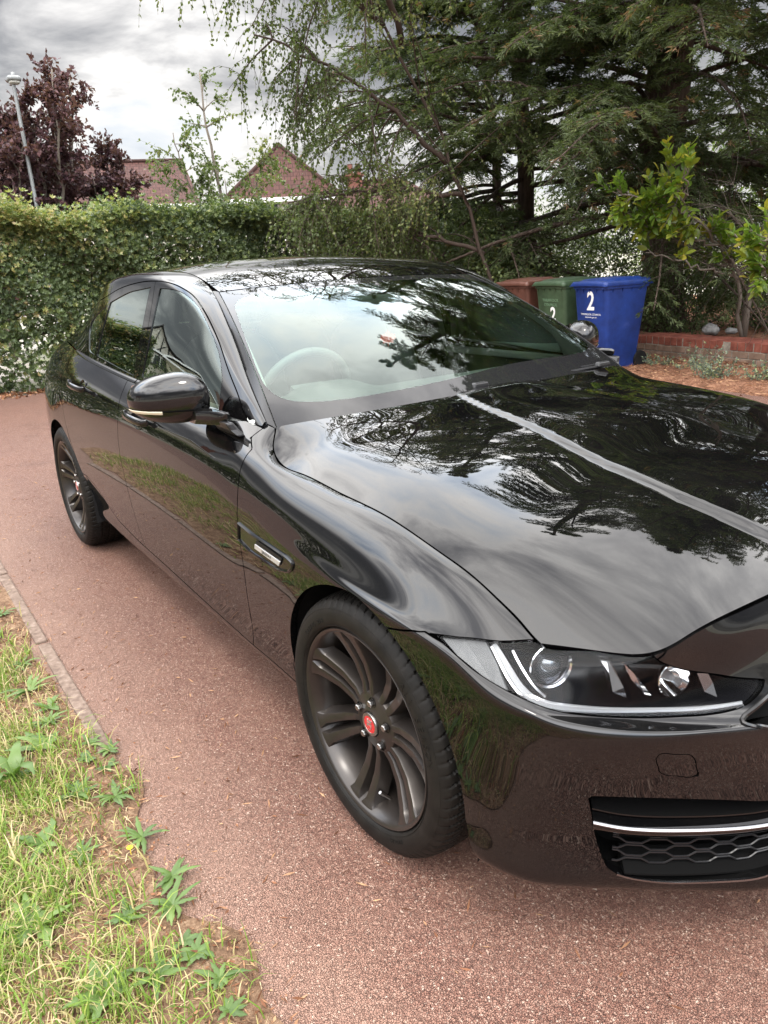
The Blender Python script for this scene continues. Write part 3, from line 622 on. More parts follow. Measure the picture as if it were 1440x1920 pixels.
for sgn in (-1, 1):
    P_ = M['paint']
    panel_obj('front_wing', [(skA, skA.piece(m_fend))], P_, car, sgn=sgn, depth=.02)
    panel_obj('rear_wing', [(skA, skA.piece(m_q)), (skG, skG.piece(g_pil))], P_, car, sgn=sgn, depth=.018)
    panel_obj('sill', [(skA, skA.piece(m_sill))], P_, car, sgn=sgn, depth=.02)
    fd = panel_obj('front_door', [(skA, skA.piece(m_fd)), (skG, skG.piece(g_ff))], P_, car, sgn=sgn, depth=.016)
    rd = panel_obj('rear_door', [(skA, skA.piece(m_rd)), (skG, skG.piece(g_rf))], P_, car, sgn=sgn, depth=.016)
    panel_obj('window', [(skG, skG.piece(g_gf))], M['sideglass'], fd, sgn=sgn, depth=0, offset=.003)
    panel_obj('window', [(skG, skG.piece(g_gr))], M['privacy'], rd, sgn=sgn, depth=0, offset=.003)
    panel_obj('quarter_window', [(skG, skG.piece(g_gq))], M['privacy'], rd, sgn=sgn, depth=0, offset=.003)
    # belt trims
    for par, a, b in ((fd, -.84, -1.71), (rd, -1.722, -2.80)):
        xs = np.linspace(a, b, 30); bl = keys(BELT, xs); Pq = np.stack([xs, bl[:, 0]+.001, bl[:, 1]], 1); nq = np.tile([0, .55, .83], (30, 1))
        sweep('waist_trim', Pq, nq, [(-.012, -.004), (-.011, .0045), (-.004, .007), (.006, .0065), (.0115, .003), (.012, -.004)], M['dullchrome'] if 0 else M['gloss'], par, sgn)
    # window rubber inside the frame
    for par, k in ((fd, 'gf'), (rd, 'gr'), (rd, 'gq')):
        ring_strip('window_seal', gf_[k], -.0006, .02, M['satin'], par, sgn)
    # bumper half and lamps
bumper = panel_obj('front_bumper', [(skA, skA.piece(m_bump))], M['paint'], car, sgn=-1, depth=.02)
b2 = panel_obj('front_bumper_half', [(skA, skA.piece(m_bump))], M['paint'], car, sgn=1, depth=.02)
def join(objs):
    """join by hand, keeping custom normals"""
    base = objs[0]; V = []; F = []; L = []; off = 0
    for o in objs:
        me = o.data; n = len(me.vertices); co = np.zeros(n*3); me.vertices.foreach_get('co', co); V.append(co.reshape(-1, 3))
        ln = np.zeros(len(me.loops)*3); me.corner_normals.foreach_get('vector', ln); L.append(ln.reshape(-1, 3))
        F += [tuple(i+off for i in p.vertices) for p in me.polygons]; off += n
    me = bpy.data.meshes.new(base.name); me.from_pydata(np.concatenate(V).tolist(), [], F)
    for x in base.data.materials: me.materials.append(x)
    me.polygons.foreach_set('use_smooth', [True]*len(F)); me.update(); me.normals_split_custom_set(np.concatenate(L).tolist())
    base.data = me
    for o in objs[1:]: bpy.data.objects.remove(o)
    return base
join([bumper, b2])
# hood, roof, glass
skH = Skin(H, np.linspace(-.617, .4575, 130), np.linspace(.0028, 1.6172, 190), {}).outward((0, 0, -3))
hood = panel_obj('bonnet', [(skH, skH.F)], M['paint'], car, sgn=1, depth=.02)
skR = Skin(R_, np.linspace(-3.045, -1.3125, 120), np.linspace(.006, 1.994, 100), {}).outward((-2, 0, -3))
panel_obj('roof', [(skR, skR.F)], M['paint'], car, sgn=1, depth=.016)
band = [tuple(p) for p in LINES['band']]
fw_ = {'band': Field(W_, band, True, corner=75)}
skW = Skin(W_, np.linspace(-.02, .996, 90), np.linspace(.001, 1.999, 150), fw_, gap=0).outward((-1, 0, -2))
ws = panel_obj('windscreen', [(skW, skW.piece(skW.fv['band'] > 0))], M['screen'], car, sgn=-1, depth=0)
panel_obj('ceramic_band', [(skW, skW.piece(skW.fv['band'] <= 0))], M['frit'], ws, sgn=-1, depth=.004)
for sgn in (-1, 1):
    t = np.linspace(-.01, 1, 50); e1 = W_.at(t, t*0); ux = np.clip(-.608-.70*t-.030, -1.6, -.64); e2 = G_.at(ux, ux*0+.995)
    e3 = e2*.12+e1*.88
    V = np.concatenate([e1-[0, .001, .012], e1+[0, .003, .0005], e2*.5+e1*.5+[0, .001, .0], e2-[0, .002, .004], e2-[0, .004, .014]]); V[:, 1] *= sgn; k = 50
    F = [(r*k+i, r*k+i+1, (r+1)*k+i+1, (r+1)*k+i) for r in range(4) for i in range(k-1)]
    sharp_smooth(mesh_obj('pillar_trim', V, F, M['satin'], ws), 40)
# rear glass and boot lid
Vr = []
nf = 25
fs = np.linspace(0, 2, nf); top = R_.at(fs*0-3.05, fs)
G2 = []
for j in range(9):
    q = j/8; row = []
    for i, f in enumerate(fs):
        y = 1-f; bt = np.array([-3.47-.06*(1-abs(y)**2), y*.585, 1.072+.012*(1-y*y)]); row.append(top[i]*(1-q)+bt*q+np.array([0, 0, .03*q*(1-q)*4*.7]))
    G2.append(row)
G2 = np.array(G2).reshape(-1, 3)
mesh_obj('rear_window', G2, [(j*nf+i, j*nf+i+1, (j+1)*nf+i+1, (j+1)*nf+i) for j in range(8) for i in range(nf-1)], M['privacy'], car, True)
GT = []
for j in range(7):
    q = j/6; row = []
    for i, f in enumerate(fs):
        y = 1-f; bt = np.array([-3.47-.06*(1-abs(y)**2), y*.60, 1.068+.012*(1-y*y)]); e = keys(R9, [-3.72-.88*(1-abs(y))])[0]; e = np.array([e[0], e[1]*(1 if y >= 0 else -1), e[2]])
        row.append(bt*(1-q)+e*q+np.array([0, 0, .012*q*(1-q)*4]))
    GT.append(row)
GT = np.array(GT).reshape(-1, 3)
mesh_obj('boot_lid', GT, [(j*nf+i, j*nf+i+1, (j+1)*nf+i+1, (j+1)*nf+i) for j in range(6) for i in range(nf-1)], M['paint'], car, True)
# dark underside and core boxes added to block light; wheel housings
u = MB(); u.box((-1.45, 0, .235), (4.1, 1.15, .05)); u.box((-1.41, 0, .245), (2.0, 1.66, .04)); u.box((-3.3, 0, .26), (.25, 1.3, .05)); u.box((.42, 0, .45), (.1, 1.12, .40)); u.box((.0, 0, .6), (.55, 1.1, .3)); u.box((.50, 0, .22), (.16, 1.3, .03))
u.box((-.62, 0, .62), (.05, 1.5, .55)); u.box((-3.45, 0, .62), (.05, 1.35, .6))
u.obj('underbody_light_block', M['dark'], car)
for sgn in (-1, 1):
    for cx, r, x1 in ((.02, .385, .45), (-2.835, .38, .39)):
        V = []; n = 40
        for i in range(n+1):
            a = math.pi*(i/n)*1.0; x = cx+r*math.cos(a); z = .328+r*math.sin(a)
            V += [(x, sgn*.895, z), (x, sgn*.60, z)]
        V = [(cx+r, sgn*.895, .22), (cx+r, sgn*.60, .22)]+V+[(cx-r, sgn*.872, .22), (cx-r, sgn*.60, .22)]
        F = [(2*i, 2*i+2, 2*i+3, 2*i+1) for i in range(len(V)//2-1)]; F.append(tuple(range(1, len(V), 2)))
        mesh_obj('wheel_liner', V, F, M['matte'], car)

# ------------------------------------------------------------------ wheels (local frame: outward = -y)
def make_wheel(phase, spin):
    mb = MB()
    # barrel
    prof = [(.2445, .098), (.2375, .092), (.226, .05), (.222, -.03), (.229, -.078), (.2355, -.094), (.2405, -.1035), (.2445, -.1085), (.2505, -.1105), (.2525, -.1075), (.2525, -.098), (.246, -.085), (.240, -.03), (.236, .05), (.25, .098)]
    mb.lathe(prof, 144, closed=True)
    n1 = len(mb.F)
    def hface(r): return np.interp(r, [.03, .06, .10, .15, .20, .225, .24], [-.071, -.070, -.064, -.069, -.085, -.0955, -.1035])
    for k in range(7):
        a0 = phase+k*2*math.pi/7
        for s in (-1, 1):
            rs = np.linspace(.034, .2465, 24); rows = []
            for r in rs:
                q = (r-.034)/(.2415-.034)
                lat = s*(.0125+.0165*q**1.1); w = .0098+.0064*q**1.4; h = hface(r)
                if r > .222: w += (r-.222)*.60
                dpt = .036+.004*(1-q)
                rows.append([(lat-w-.007, h+dpt), (lat-w, h+.0065), (lat-w+.0022, h+.0008), (lat-w+.006 if s > 0 else lat-w+.004, h), (lat+w-.004 if s > 0 else lat+w-.006, h), (lat+w-.0022, h+.0008), (lat+w, h+.0065), (lat+w+.007, h+dpt)])
            V = []
            for r, row in zip(rs, rows):
                for lt, h in row:
                    V.append((r*math.cos(a0)-lt*math.sin(a0), h, r*math.sin(a0)+lt*math.cos(a0)))
            m = 8; F = [(i*m+j, i*m+j+1, (i+1)*m+j+1, (i+1)*m+j) for i in range(len(rs)-1) for j in range(m-1)]
            F += [(i*m+m-1, i*m, (i+1)*m, (i+1)*m+m-1) for i in range(len(rs)-1)]
            mb.add(V, F)
        # web between the prongs near the hub
        V = []
        for r in np.linspace(.05, .098, 6):
            q = (r-.05)/.048
            for lt in (-.012, 0, .012):
                V.append((r*math.cos(a0)-lt*math.sin(a0), hface(r)+.004+.022*q*q, r*math.sin(a0)+lt*math.cos(a0)))
        mb.add(V, [(i*3+j, i*3+j+1, (i+1)*3+j+1, (i+1)*3+j) for i in range(5) for j in range(2)])
    # hub
    mb.lathe([(.0, -.030), (.03, -.0745), (.0335, -.0785), (.037, -.0775), (.046, -.0725), (.068, -.0705), (.0765, -.066), (.083, -.050), (.085, -.02), (.07, .02), (0.0, .02)], 72)
    wheel = recalc(sharp_smooth(mb.obj('wheel', M['wheel']), 38))
    # lug holes (dark cups) and nuts
    for k in range(5):
        a = spin+k*2*math.pi/5; c = (.0572*math.cos(a), 0, .0572*math.sin(a))
        n_ = MB(); n_.lathe([(.0135, -.0722), (.0128, -.0728), (.0122, -.0722), (.0118, -.056), (0, -.056)], 28, c=c); hole = sharp_smooth(n_.obj('nut_recess', M['dark'], wheel))
        n_ = MB(); n_.lathe([(.0092, -.058), (.0092, -.081), (.0074, -.0835), (0, -.0838)], 6, c=c); nut = n_.obj('wheel_nut', M['steel'], wheel); bevel(nut, .0008, 2)
    cap = MB(); cap.lathe([(.0305, -.074), (.0305, -.0815), (.0295, -.0835), (.0225, -.0838), (.0220, -.0830)], 64)
    capo = sharp_smooth(cap.obj('centre_cap', M['steel'], wheel), 30)
    cr = MB(); cr.lathe([(.0222, -.0834), (.0, -.0836)], 64); cr.obj('red_badge_disc', M['red'], capo)
    # embossed big cat's head on the cap, front view
    hd = MB()
    def poly(pts, d0, d1):
        n = len(pts); V = [(x, d0, z) for x, z in pts]+[(x, d1, z) for x, z in pts]
        hd.add(V, [tuple(range(n)), tuple(range(n, 2*n))[::-1]]+[(i, (i+1) % n, (i+1) % n+n, i+n) for i in range(n)])
    S1 = .001
    head = [(-8, 9), (-11, 13), (-6.5, 14.5), (-4, 12), (0, 13), (4, 12), (6.5, 14.5), (11, 13), (8, 9), (10, 3), (9, -5), (5, -12), (0, -14.5), (-5, -12), (-9, -5), (-10, 3)]
    poly([(x*S1, z*S1) for x, z in head], -.0837, -.0846)
    cat = hd.obj('cat_head_emblem', M['chrome'], capo)
    hd = MB()
    poly([(x*S1, z*S1) for x, z in [(-5.2, -4), (0, -2.5), (5.2, -4), (4, -10), (0, -11.5), (-4, -10)]], -.0840, -.0850)
    for s in (-1, 1): poly([(s*x*S1, z*S1) for x, z in [(2, 4), (6.5, 6.5), (6, 3), (3, 2.4)]], -.0840, -.0850)
    hd.obj('emblem_mouth_and_eyes', M['red'], capo)
    # dark ring lettering dots on the cap rim are left as a fine groove
    vm = MB(); va_ = phase+2*math.pi/7*5.27; c0 = Vector((math.cos(va_), 0, math.sin(va_)))
    vm.tube([c0*.228+Vector((0, -.045, 0)), c0*.205+Vector((0, -.066, 0))], [.0042, .0036], 12); vm.tube([c0*.206+Vector((0, -.065, 0)), c0*.194+Vector((0, -.0755, 0))], [.0048, .0044], 12)
    sharp_smooth(vm.obj('valve', M['steel'], wheel))
    # tyre
    NA = 660
    side = [(.2535, .106), (.259, .114), (.268, .118), (.280, .1195), (.293, .1185), (.303, .1145), (.311, .109), (.3170, .1035), (.3205, .0995)]
    tread_h = np.linspace(.0965, -.0965, 62)
    prof = [(r, h) for r, h in side]+[(None, h) for h in tread_h]+[(r, -h) for r, h in side[::-1]]
    prof = [(.2525, .09)]+prof+[(.2525, -.09)]
    th = np.linspace(0, 2*np.pi, NA, endpoint=False)
    V = []
    NB = 72
    for r, h in prof:
        if r is None:
            rr = .3305-.0075*(abs(h)/.0965)**5-.0012*(abs(h)/.0965)**2
            rad = np.full(NA, rr)
            g = min(abs(abs(h)-.017), abs(abs(h)-.052))
            if g < .0042: rad -= .0065
            ah = abs(h)
            ph = th*NB/(2*np.pi)+(ah*14 if ah > .058 else h*30)
            fr = (ph % 1)
            if ah > .060 and ah < .0945: rad -= np.where(fr < .2, .0052, 0)+np.where((np.abs(fr-.6) < .055) & (ah < .083), .0035, 0)
            elif ah >= .0945: rad -= np.where(fr < .2, .0030, 0)
            else: rad -= np.where(((ph*1.0) % 1) < .13, .004, 0)
        else:
            rad = np.full(NA, r)
            if r > .309:
                fr = (th*NB/(2*np.pi)+abs(h)*14) % 1; rad = rad-np.where(fr < .18, .0025, 0)
            if .2645 < r < .2685: rad = rad+.0006
        V.append(np.stack([rad*np.cos(th), np.full(NA, h), rad*np.sin(th)], 1))
    V = np.concatenate(V); k = len(prof)
    F = [(i*NA+j, i*NA+(j+1) % NA, (i+1)*NA+(j+1) % NA, (i+1)*NA+j) for i in range(k-1) for j in range(NA)]
    ty = sharp_smooth(mesh_obj('tyre', V, F, M['tyre'], wheel), 33)
    # raised rings and letters on the sidewall
    rg = MB(); rg.lathe([(.2600, -.1140), (.2604, -.1158), (.2614, -.1163), (.2620, -.1150)], 180); rg.lathe([(.3015, -.1142), (.3020, -.1155), (.3030, -.1152), (.3036, -.1130)], 180)
    sharp_smooth(rg.obj('sidewall_ribs', M['tyre'], ty))
    for word, a_c, size, rad in (('ALL SEASON', 30, .026, .283), ('225/45 R18', 128, .016, .275), ('TUBELESS', 200, .012, .272), ('RADIAL', -60, .014, .272)):
        lt = MB(); step = size*.80/rad; n = len(word)
        for i, ch in enumerate(word):
            if ch == ' ': continue
            Vt, Ft = text_mesh(ch, size, .0006)
            aa = math.radians(a_c)+(n/2-i-.5)*step*.92
            W = []
            for x, y, z in Vt:
                rr = rad+y; h = -.1196-.0004-z+abs(rr-.281)**2*3.5
                ang = aa-x/rad; W.append((rr*math.cos(ang), h, rr*math.sin(ang)))
            lt.add(W, Ft)
        lt.obj('sidewall_lettering', M['tyre'], ty)
    return wheel
w0 = make_wheel(math.radians(3.5), math.radians(16)); w0.parent = car
w0.location = (0, -.801, .3295); w0.rotation_euler = (0, 0, math.radians(1.3))
# the tyre's road contact: flatten slightly is below what shows
for i, (x, y, rz, rot) in enumerate(((-2.835, -.801, 0, math.radians(-9)), (0, .801, math.pi+math.radians(1.3), .4), (-2.835, .801, math.pi, 1.1))):
    w = copy_tree(w0, car); w.location = (x, y, .3295); w.rotation_mode = 'XYZ'
    w.rotation_euler = (Matrix.Rotation(rz, 3, 'Z') @ Matrix.Rotation(rot, 3, 'Y')).to_euler()
for x in (0, -2.835):
    for s in (-1, 1):
        b = MB(); b.lathe([(.04, s*.70), (.155, s*.70), (.157, s*.705), (.157, s*.722), (.155, s*.727), (.085, s*.727), (.082, s*.74), (.03, s*.74)], 64, c=(x, 0, .3295))
        sharp_smooth(b.obj('brake_disc', M['disc'], car)); 
        b = MB(); b.box((x-.13 if x == 0 else x+.13, s*.715, .36), (.07, .06, .17)); bevel(b.obj('brake_caliper', M['matte'], car), .01)
# ------------------------------------------------------------------ front: lamps, intake, grille
def strip_between(name, P0, P1, m, parent, sgn=1): ...
M['projlens'] = pmat('projector lens glass', (.10, .11, .12), .04, .6, spec=.8, coat=1)
for sgn in (-1, 1):
    hf = ff['lamp']
    lens = panel_obj('headlight', [(skA, skA.piece(S_('lamp', 1)))], M['lens'], car, sgn=sgn, depth=0, offset=.0015)
    ring_strip('lamp_rim', hf, .0, .012, M['gloss'], lens, sgn)
    # bucket: outline pushed inwards and backwards
    L = hf.L.copy(); L[:, 1] = np.minimum(L[:, 1], .972); P = A.at(L[:, 0], L[:, 1]); n = A.normal(L[:, 0], L[:, 1]); n = n if np.mean(((P-np.array([-1, 0, .6]))*n).sum(1)) > 0 else -n
    P0 = P-n*.014; cen = P0.mean(0); back = cen+(P0-cen)*.90-np.array([.075, .02, .012])
    # the bottom follows round so the inside is a shallow bowl
    K = len(P); V = np.concatenate([P0, (P0*.45+back*.55)+(cen-(P0*.45+back*.55))*.02, back, cen[None]-np.array([[.085, .02, .01]])]); V[:, 1] *= sgn
    F = [(r*K+i, r*K+(i+1) % K, (r+1)*K+(i+1) % K, (r+1)*K+i) for r in range(2) for i in range(K)]+[(2*K+i, 2*K+(i+1) % K, 3*K) for i in range(K)]
    mesh_obj('lamp_housing', V, F, M['lampdark'], lens, True)
    Y = lambda p: (p[0], -sgn*p[1], p[2])      # D3 data is on the right side (y<0)
    c = Vector(Y(D3['proj'][0])); ax = Vector((.90, -.40*(-sgn)*-1 if 0 else .34*sgn, .03)).normalized()
    ax = Vector((.93, .30*sgn, .08)).normalized(); R = ax.to_track_quat('X', 'Z').to_matrix()
    def turned(name, prof, cc, m, par=lens, n=64, RR=None):
        V = []
        for r, h in prof:
            for k in range(n):
                t = 2*math.pi*k/n; v = (RR or R) @ Vector((h, r*math.cos(t), r*math.sin(t)))+cc; V.append(v)
        F = [(i*n+k, i*n+(k+1) % n, (i+1)*n+(k+1) % n, (i+1)*n+k) for i in range(len(prof)-1) for k in range(n)]
        return recalc(sharp_smooth(mesh_obj(name, V, F, m, par), 40))
    c1 = c-ax*.030+Vector((-.004, -.008*sgn*-1*0, -.010))
    turned('projector_ring', [(.0415, -.030), (.0442, -.004), (.0450, .003), (.0433, .005), (.0395, .003), (.0375, -.004), (.036, -.014), (.032, -.026), (.026, -.034), (.022, -.036)], c1, M['chrome'])
    turned('projector_collar', [(.0300, -.034), (.0300, -.008), (.0285, -.005), (.0262, -.006), (.0262, -.016)], c1, M['dullchrome'])
    turned('projector_lens', [(.0262, -.008), (.0245, .001), (.020, .008), (.0125, .0130), (.005, .0152), (.0001, .0155)], c1, M['projlens'])
    c2 = Vector(Y(D3['lamp2'][0]))-ax*.010
    turned('main_beam_reflector', [(.0335, -.004), (.0345, .001), (.0325, .002), (.028, -.012), (.019, -.024), (.009, -.030), (.0001, -.032)], c2, M['chrome'])
    turned('main_beam_bulb', [(.009, -.03), (.009, -.012), (.006, -.007), (.0001, -.006)], c2, M['white_led'])
    # day light strip
    Pd = res3([Y(p) for p in D3['drl']], 60); 
    nn = np.tile([.75, .62*sgn, .22], (60, 1)); nn /= np.linalg.norm(nn, axis=1)[:, None]
    sc = np.interp(np.linspace(0, 1, 60), [0, .12, .35, .5, 1], [.62, .80, .62, .42, .26])
    sweep('daylight_strip', Pd, nn, [(-.0085, -.012), (-.0085, .001), (-.006, .0035), (.006, .0035), (.0085, .001), (.0085, -.012)], M['white_led'], lens, 1, scale=sc)
    Pd2 = Pd+np.array([0, 0, .0]); 
    sweep('chrome_strip', Pd2+nn*.002+np.cross(nn, np.gradient(Pd, axis=0)/np.linalg.norm(np.gradient(Pd, axis=0), axis=1)[:, None])*(-.0125*sc[:, None]), nn, [(-.0022, -.012), (-.0022, .004), (.0022, .004), (.0022, -.012)], M['chrome'], lens, 1)
    Pi = res3([Y(p) for p in D3['drl_in']], 24)
    sweep('chrome_strip', Pi, nn[:24], [(-.002, -.01), (-.002, .003), (.002, .003), (.002, -.01)], M['chrome'], lens, 1)
    for k, mm in (('fin1', 'dullchrome'), ('fin2', 'chrome'), ('fin3', 'dullchrome')):
        Q = [Vector(Y(p)) for p in D3[k]]; d = Vector((.85, .35*sgn, .0))*.022; n = len(Q)
        o = mesh_obj('chrome_fin', [q for q in Q]+[q-d for q in Q], [tuple(range(n)), tuple(range(n, 2*n))[::-1]]+[(i, (i+1) % n, (i+1) % n+n, i+n) for i in range(n)], M['fin'] if 'fin' in M else M[mm], lens); recalc(o)
        if k == 'fin2':
            for j in range(3):
                f = .12+.22*j; a = Q[0].lerp(Q[4], f); b = Q[6].lerp(Q[5], f)-Vector((0, .012*sgn*-1, 0)); rb = MB(); rb.tube([a+d*.1, b+d*.1+Vector((-.004, -.010*-sgn*-1, .006))], .0016, 6); rb.obj('chrome_rib', M['chrome'], lens)
    Q = [Vector(Y(p)) for p in D3['refl']]; n = len(Q); d = Vector((.5, .6*sgn, 0))*.012
    def reflfn(t, b):
        vo = N(t, 'ShaderNodeTexVoronoi'); vo.inputs['Scale'].default_value = 520; t.links.new(objco(t), vo.inputs['Vector']); bump(t, b, vo.outputs[0], .5, .0015)
    if 'refl' not in M: M['refl'] = pmat('prismatic side reflector', (.10, .102, .102), .42, .2, fn=reflfn)
    o = mesh_obj('side_reflector', [q for q in Q]+[q-d for q in Q], [tuple(range(n)), tuple(range(n, 2*n))[::-1]]+[(i, (i+1) % n, (i+1) % n+n, i+n) for i in range(n)], M['refl'], lens); recalc(o)
# lower intake with blade, lip and wavy mesh; the pieces run the full width
fi = ff['intake']; fg = ff['grille']
def inset_piece(name, mask, off, m, parent):
    a = panel_obj(name, [(skA, skA.piece(mask))], m, parent, sgn=-1, depth=0, offset=off); b = panel_obj(name+'_b', [(skA, skA.piece(mask))], m, parent, sgn=1, depth=0, offset=off); return join([a, b])
inset_piece('intake_back', skA.fv['intake'] > -.004, .085, M['dark'], car)
inset_piece('grille_back', skA.fv['grille'] > -.004, .05, M['dark'], car)
for sgn in (-1, 1):
    ring_strip('intake_surround', fi, 0, .085, M['gloss'], car, sgn); ring_strip('grille_surround', fg, 0, .05, M['gloss'], car, sgn)
bl = LINES['blade_top']; bl = bl+[(1.15, bl[-1][1]), (1.32, bl[-1][1]-.004), (1.5, bl[-1][1]-.005)]
Pb, nb = patchline(A, bl, 70)
Pb = np.concatenate([Pb, (Pb*[1, -1, 1])[::-1][1:]]); nb = np.concatenate([nb, (nb*[1, -1, 1])[::-1][1:]])
upv = np.tile([0, 0, 1.0], (len(Pb), 1)); nh = nb.copy(); nh[:, 2] = 0; nh /= np.linalg.norm(nh, axis=1)[:, None]
def hsweep(name, P, prof, m, parent):
    """prof (out, up)"""
    k = len(prof); V = []
    o_ = (len(nh)-len(P))//2
    for i in range(len(P)):
        for a, b in prof: V.append(P[i]+nh[i+o_]*a+np.array([0, 0, b]))
    V = np.array(V)*[1, -1, 1]
    F = [(i*k+j, i*k+(j+1) % k, (i+1)*k+(j+1) % k, (i+1)*k+j) for i in range(len(P)-1) for j in range(k)]+[tuple(range(k)), tuple(range((len(P)-1)*k, len(P)*k))]
    return recalc(sharp_smooth(mesh_obj(name, V, F, m, parent), 30))
hsweep('intake_blade', Pb, [(-.045, .012), (-.012, .006), (.001, -.001), (.004, -.006), (.0035, -.013), (.001, -.019), (-.004, -.027), (-.045, -.030)], M['paint'], car)
hsweep('blade_edge', Pb, [(-.001, -.001), (.003, -.0030), (.0060, -.0052), (.0058, -.0075), (.003, -.0080), (-.001, -.006)], M['dullchrome'], car)
def wavy(z0, rows, amp, x_in, name, ph0=0):
    w = MB(); 
    for j in range(rows):
        pts = []
        for s in np.linspace(.06, 1, 300):
            i = s*(len(Pb)//2); i0 = int(i); f = i-i0; p = Pb[i0]*(1-f)+Pb[min(i0+1, len(Pb)-1)]*f; nn_ = nh[i0]
            arc = s*18+j+ph0; t = arc % 2; tr_ = np.clip(abs(t-1)*3-1, 0, 1)
            pts.append((p-nn_*x_in+np.array([0, 0, z0-j*.0155+amp*(tr_-.5)]))*[1, -1, 1])
        pts = pts+[tuple(np.array(q)*[1, -1, 1]) for q in pts[::-1]]
        pts = [p for k_, p in enumerate(pts) if k_ % 2 == 0]
        w.tube(pts, .0020, 5)
    return sharp_smooth(w.obj(name, M['satin'], car), 60)
wavy(-.040, 5, .010, .026, 'intake_mesh')
wavy(.052, 4, .008, .055, 'upper_intake_mesh', .5)
hsweep('intake_shelf', (Pb-np.array([0, 0, .120])-nh*.01)[6:-6], [(.0, .0), (-.045, .026), (-.05, .026), (-.05, -.02), (0, -.004)], M['dark'], car)
hsweep('upper_intake_shelf', Pb+np.array([0, 0, .018])-nh*.012, [(.0, -.003), (-.04, .020), (-.045, .0), (-.045, -.012), (0, -.006)], M['gloss'], car)
# thin bright edge along the intake's lower lip
Lp = [p for p in it[10:17]]; Lp = [(1.5, it[6][1]), (1.2, it[6][1])]+[tuple(p) for p in LINES['intake'][6:12]]
Pq, nq = patchline(A, Lp, 60)
for sgn in (-1, 1): sweep('intake_lip', Pq+nq*.0005, nq, [(-.003, -.002), (-.002, .002), (.002, .002), (.003, -.002)], M['dullchrome'], car, sgn)
for sgn in (-1, 1):
    panel_obj('tow_eye_cover', [(skA, skA.piece(S_('tow', 1)))], M['paint'], car, sgn=sgn, depth=.004)
    # chrome bead round the grille
    Lg = fg.L; Pg, ng = fg.P, A.normal(Lg[:, 0], Lg[:, 1]); ng = ng if np.mean(((Pg-np.array([-1, 0, .6]))*ng).sum(1)) > 0 else -ng
    i1 = int(np.argmax(Lg[:, 0] > 1.5)); kk = np.where(Lg[:, 0] > 1.5)[0]; order = np.r_[np.arange(kk.max()+1, len(Lg)), np.arange(0, kk.min())]; Pg, ng = Pg[order], ng[order]
    sweep('grille_frame', Pg, ng, [(-.004, -.006), (-.004, .003), (0, .005), (.004, .003), (.004, -.006)], M['gloss'], car, sgn, cap=False)
    panel_obj('tail_lamp', [(skA, skA.piece(S_('tail', 1)))], M['tail'], car, sgn=sgn, depth=.0, offset=.001)
gm = MB()
for k in range(9):
    z = .60+.014*k
    gm.tube([(.675, y, z) for y in np.linspace(-.38, .38, 30)], .0022, 5)
for y in np.linspace(-.37, .37, 34): gm.tube([(.675, y, .59), (.675, y, .72)], .0018, 5)
gm.obj('grille_mesh', M['satin'], car)
# ------------------------------------------------------------------ vent on the wing
M['silver'] = pmat('satin silver plate', (.62, .62, .63), .38, .7)
vf = Field(A, LINES['vent'], True, corner=70)
for sgn in (-1, 1):
    Lv = vf.L; Pv = vf.P; nv_ = A.normal(Lv[:, 0], Lv[:, 1]); nv_ = nv_ if nv_[:, 1].mean() > 0 else -nv_
    fr = sweep('wing_vent', np.concatenate([Pv, Pv[:1]]), np.concatenate([nv_, nv_[:1]]), [(-.0045, -.003), (-.004, .0035), (0, .0062), (.0035, .004), (.0045, -.003)], M['dullchrome'] if 0 else M['gloss'], car, sgn, cap=False)
    pan = [tuple(p*[1, sgn, 1]) for p in Pv+nv_*.0005]; mesh_obj('vent_panel', pan, [tuple(range(len(pan)))], M['gloss'], fr)
    up_ = [tuple(q) for q in Pv[:34]]
    # mesh strip
    ms = MB(); q = [Vector((-.4729, 0, .6845)), Vector((-.3190, 0, .6775)), Vector((-.3256, 0, .6653)), Vector((-.4823, 0, .6712))]
    yy = lambda x: .9135+np.interp(x, [-.5, -.3], [.0022, .0060])
    for i in range(26):
        for j in range(4):
            a = q[0].lerp(q[1], (i+.5)/26); b = q[3].lerp(q[2], (i+.5)/26); c = a.lerp(b, (j+.5)/4)
            ms.box((c.x+(j % 2)*.002, sgn*(yy(c.x)), c.z), (.0042, .0022, .0022))
    ms.obj('vent_mesh', M['satin'], fr)
    b = [Vector((-.4825, 0, .6704)), Vector((-.3255, 0, .6661)), Vector((-.3375, 0, .6503)), Vector((-.4876, 0, .6556))]
    bd = MB(); bd.add([(v.x, sgn*yy(v.x), v.z) for v in b]+[(v.x, sgn*(yy(v.x)+.003), v.z) for v in b], [(0,1,2,3),(7,6,5,4),(0,4,5,1),(1,5,6,2),(2,6,7,3),(3,7,4,0)])
    plate = bd.obj('badge_plate', M['silver'], fr); bevel(plate, .0008); recalc(plate)
    Vt, Ft = text_mesh('JAGUAR', .0115, .0005, 1.45)
    cx, cz = -.408, .6606
    mesh_obj('badge_lettering', [((cx+x*(1 if sgn < 0 else -1)), sgn*(yy(cx)+.0033+z), cz+y+(-.028*(x))) for x, y, z in Vt], Ft, M['satin'], plate)
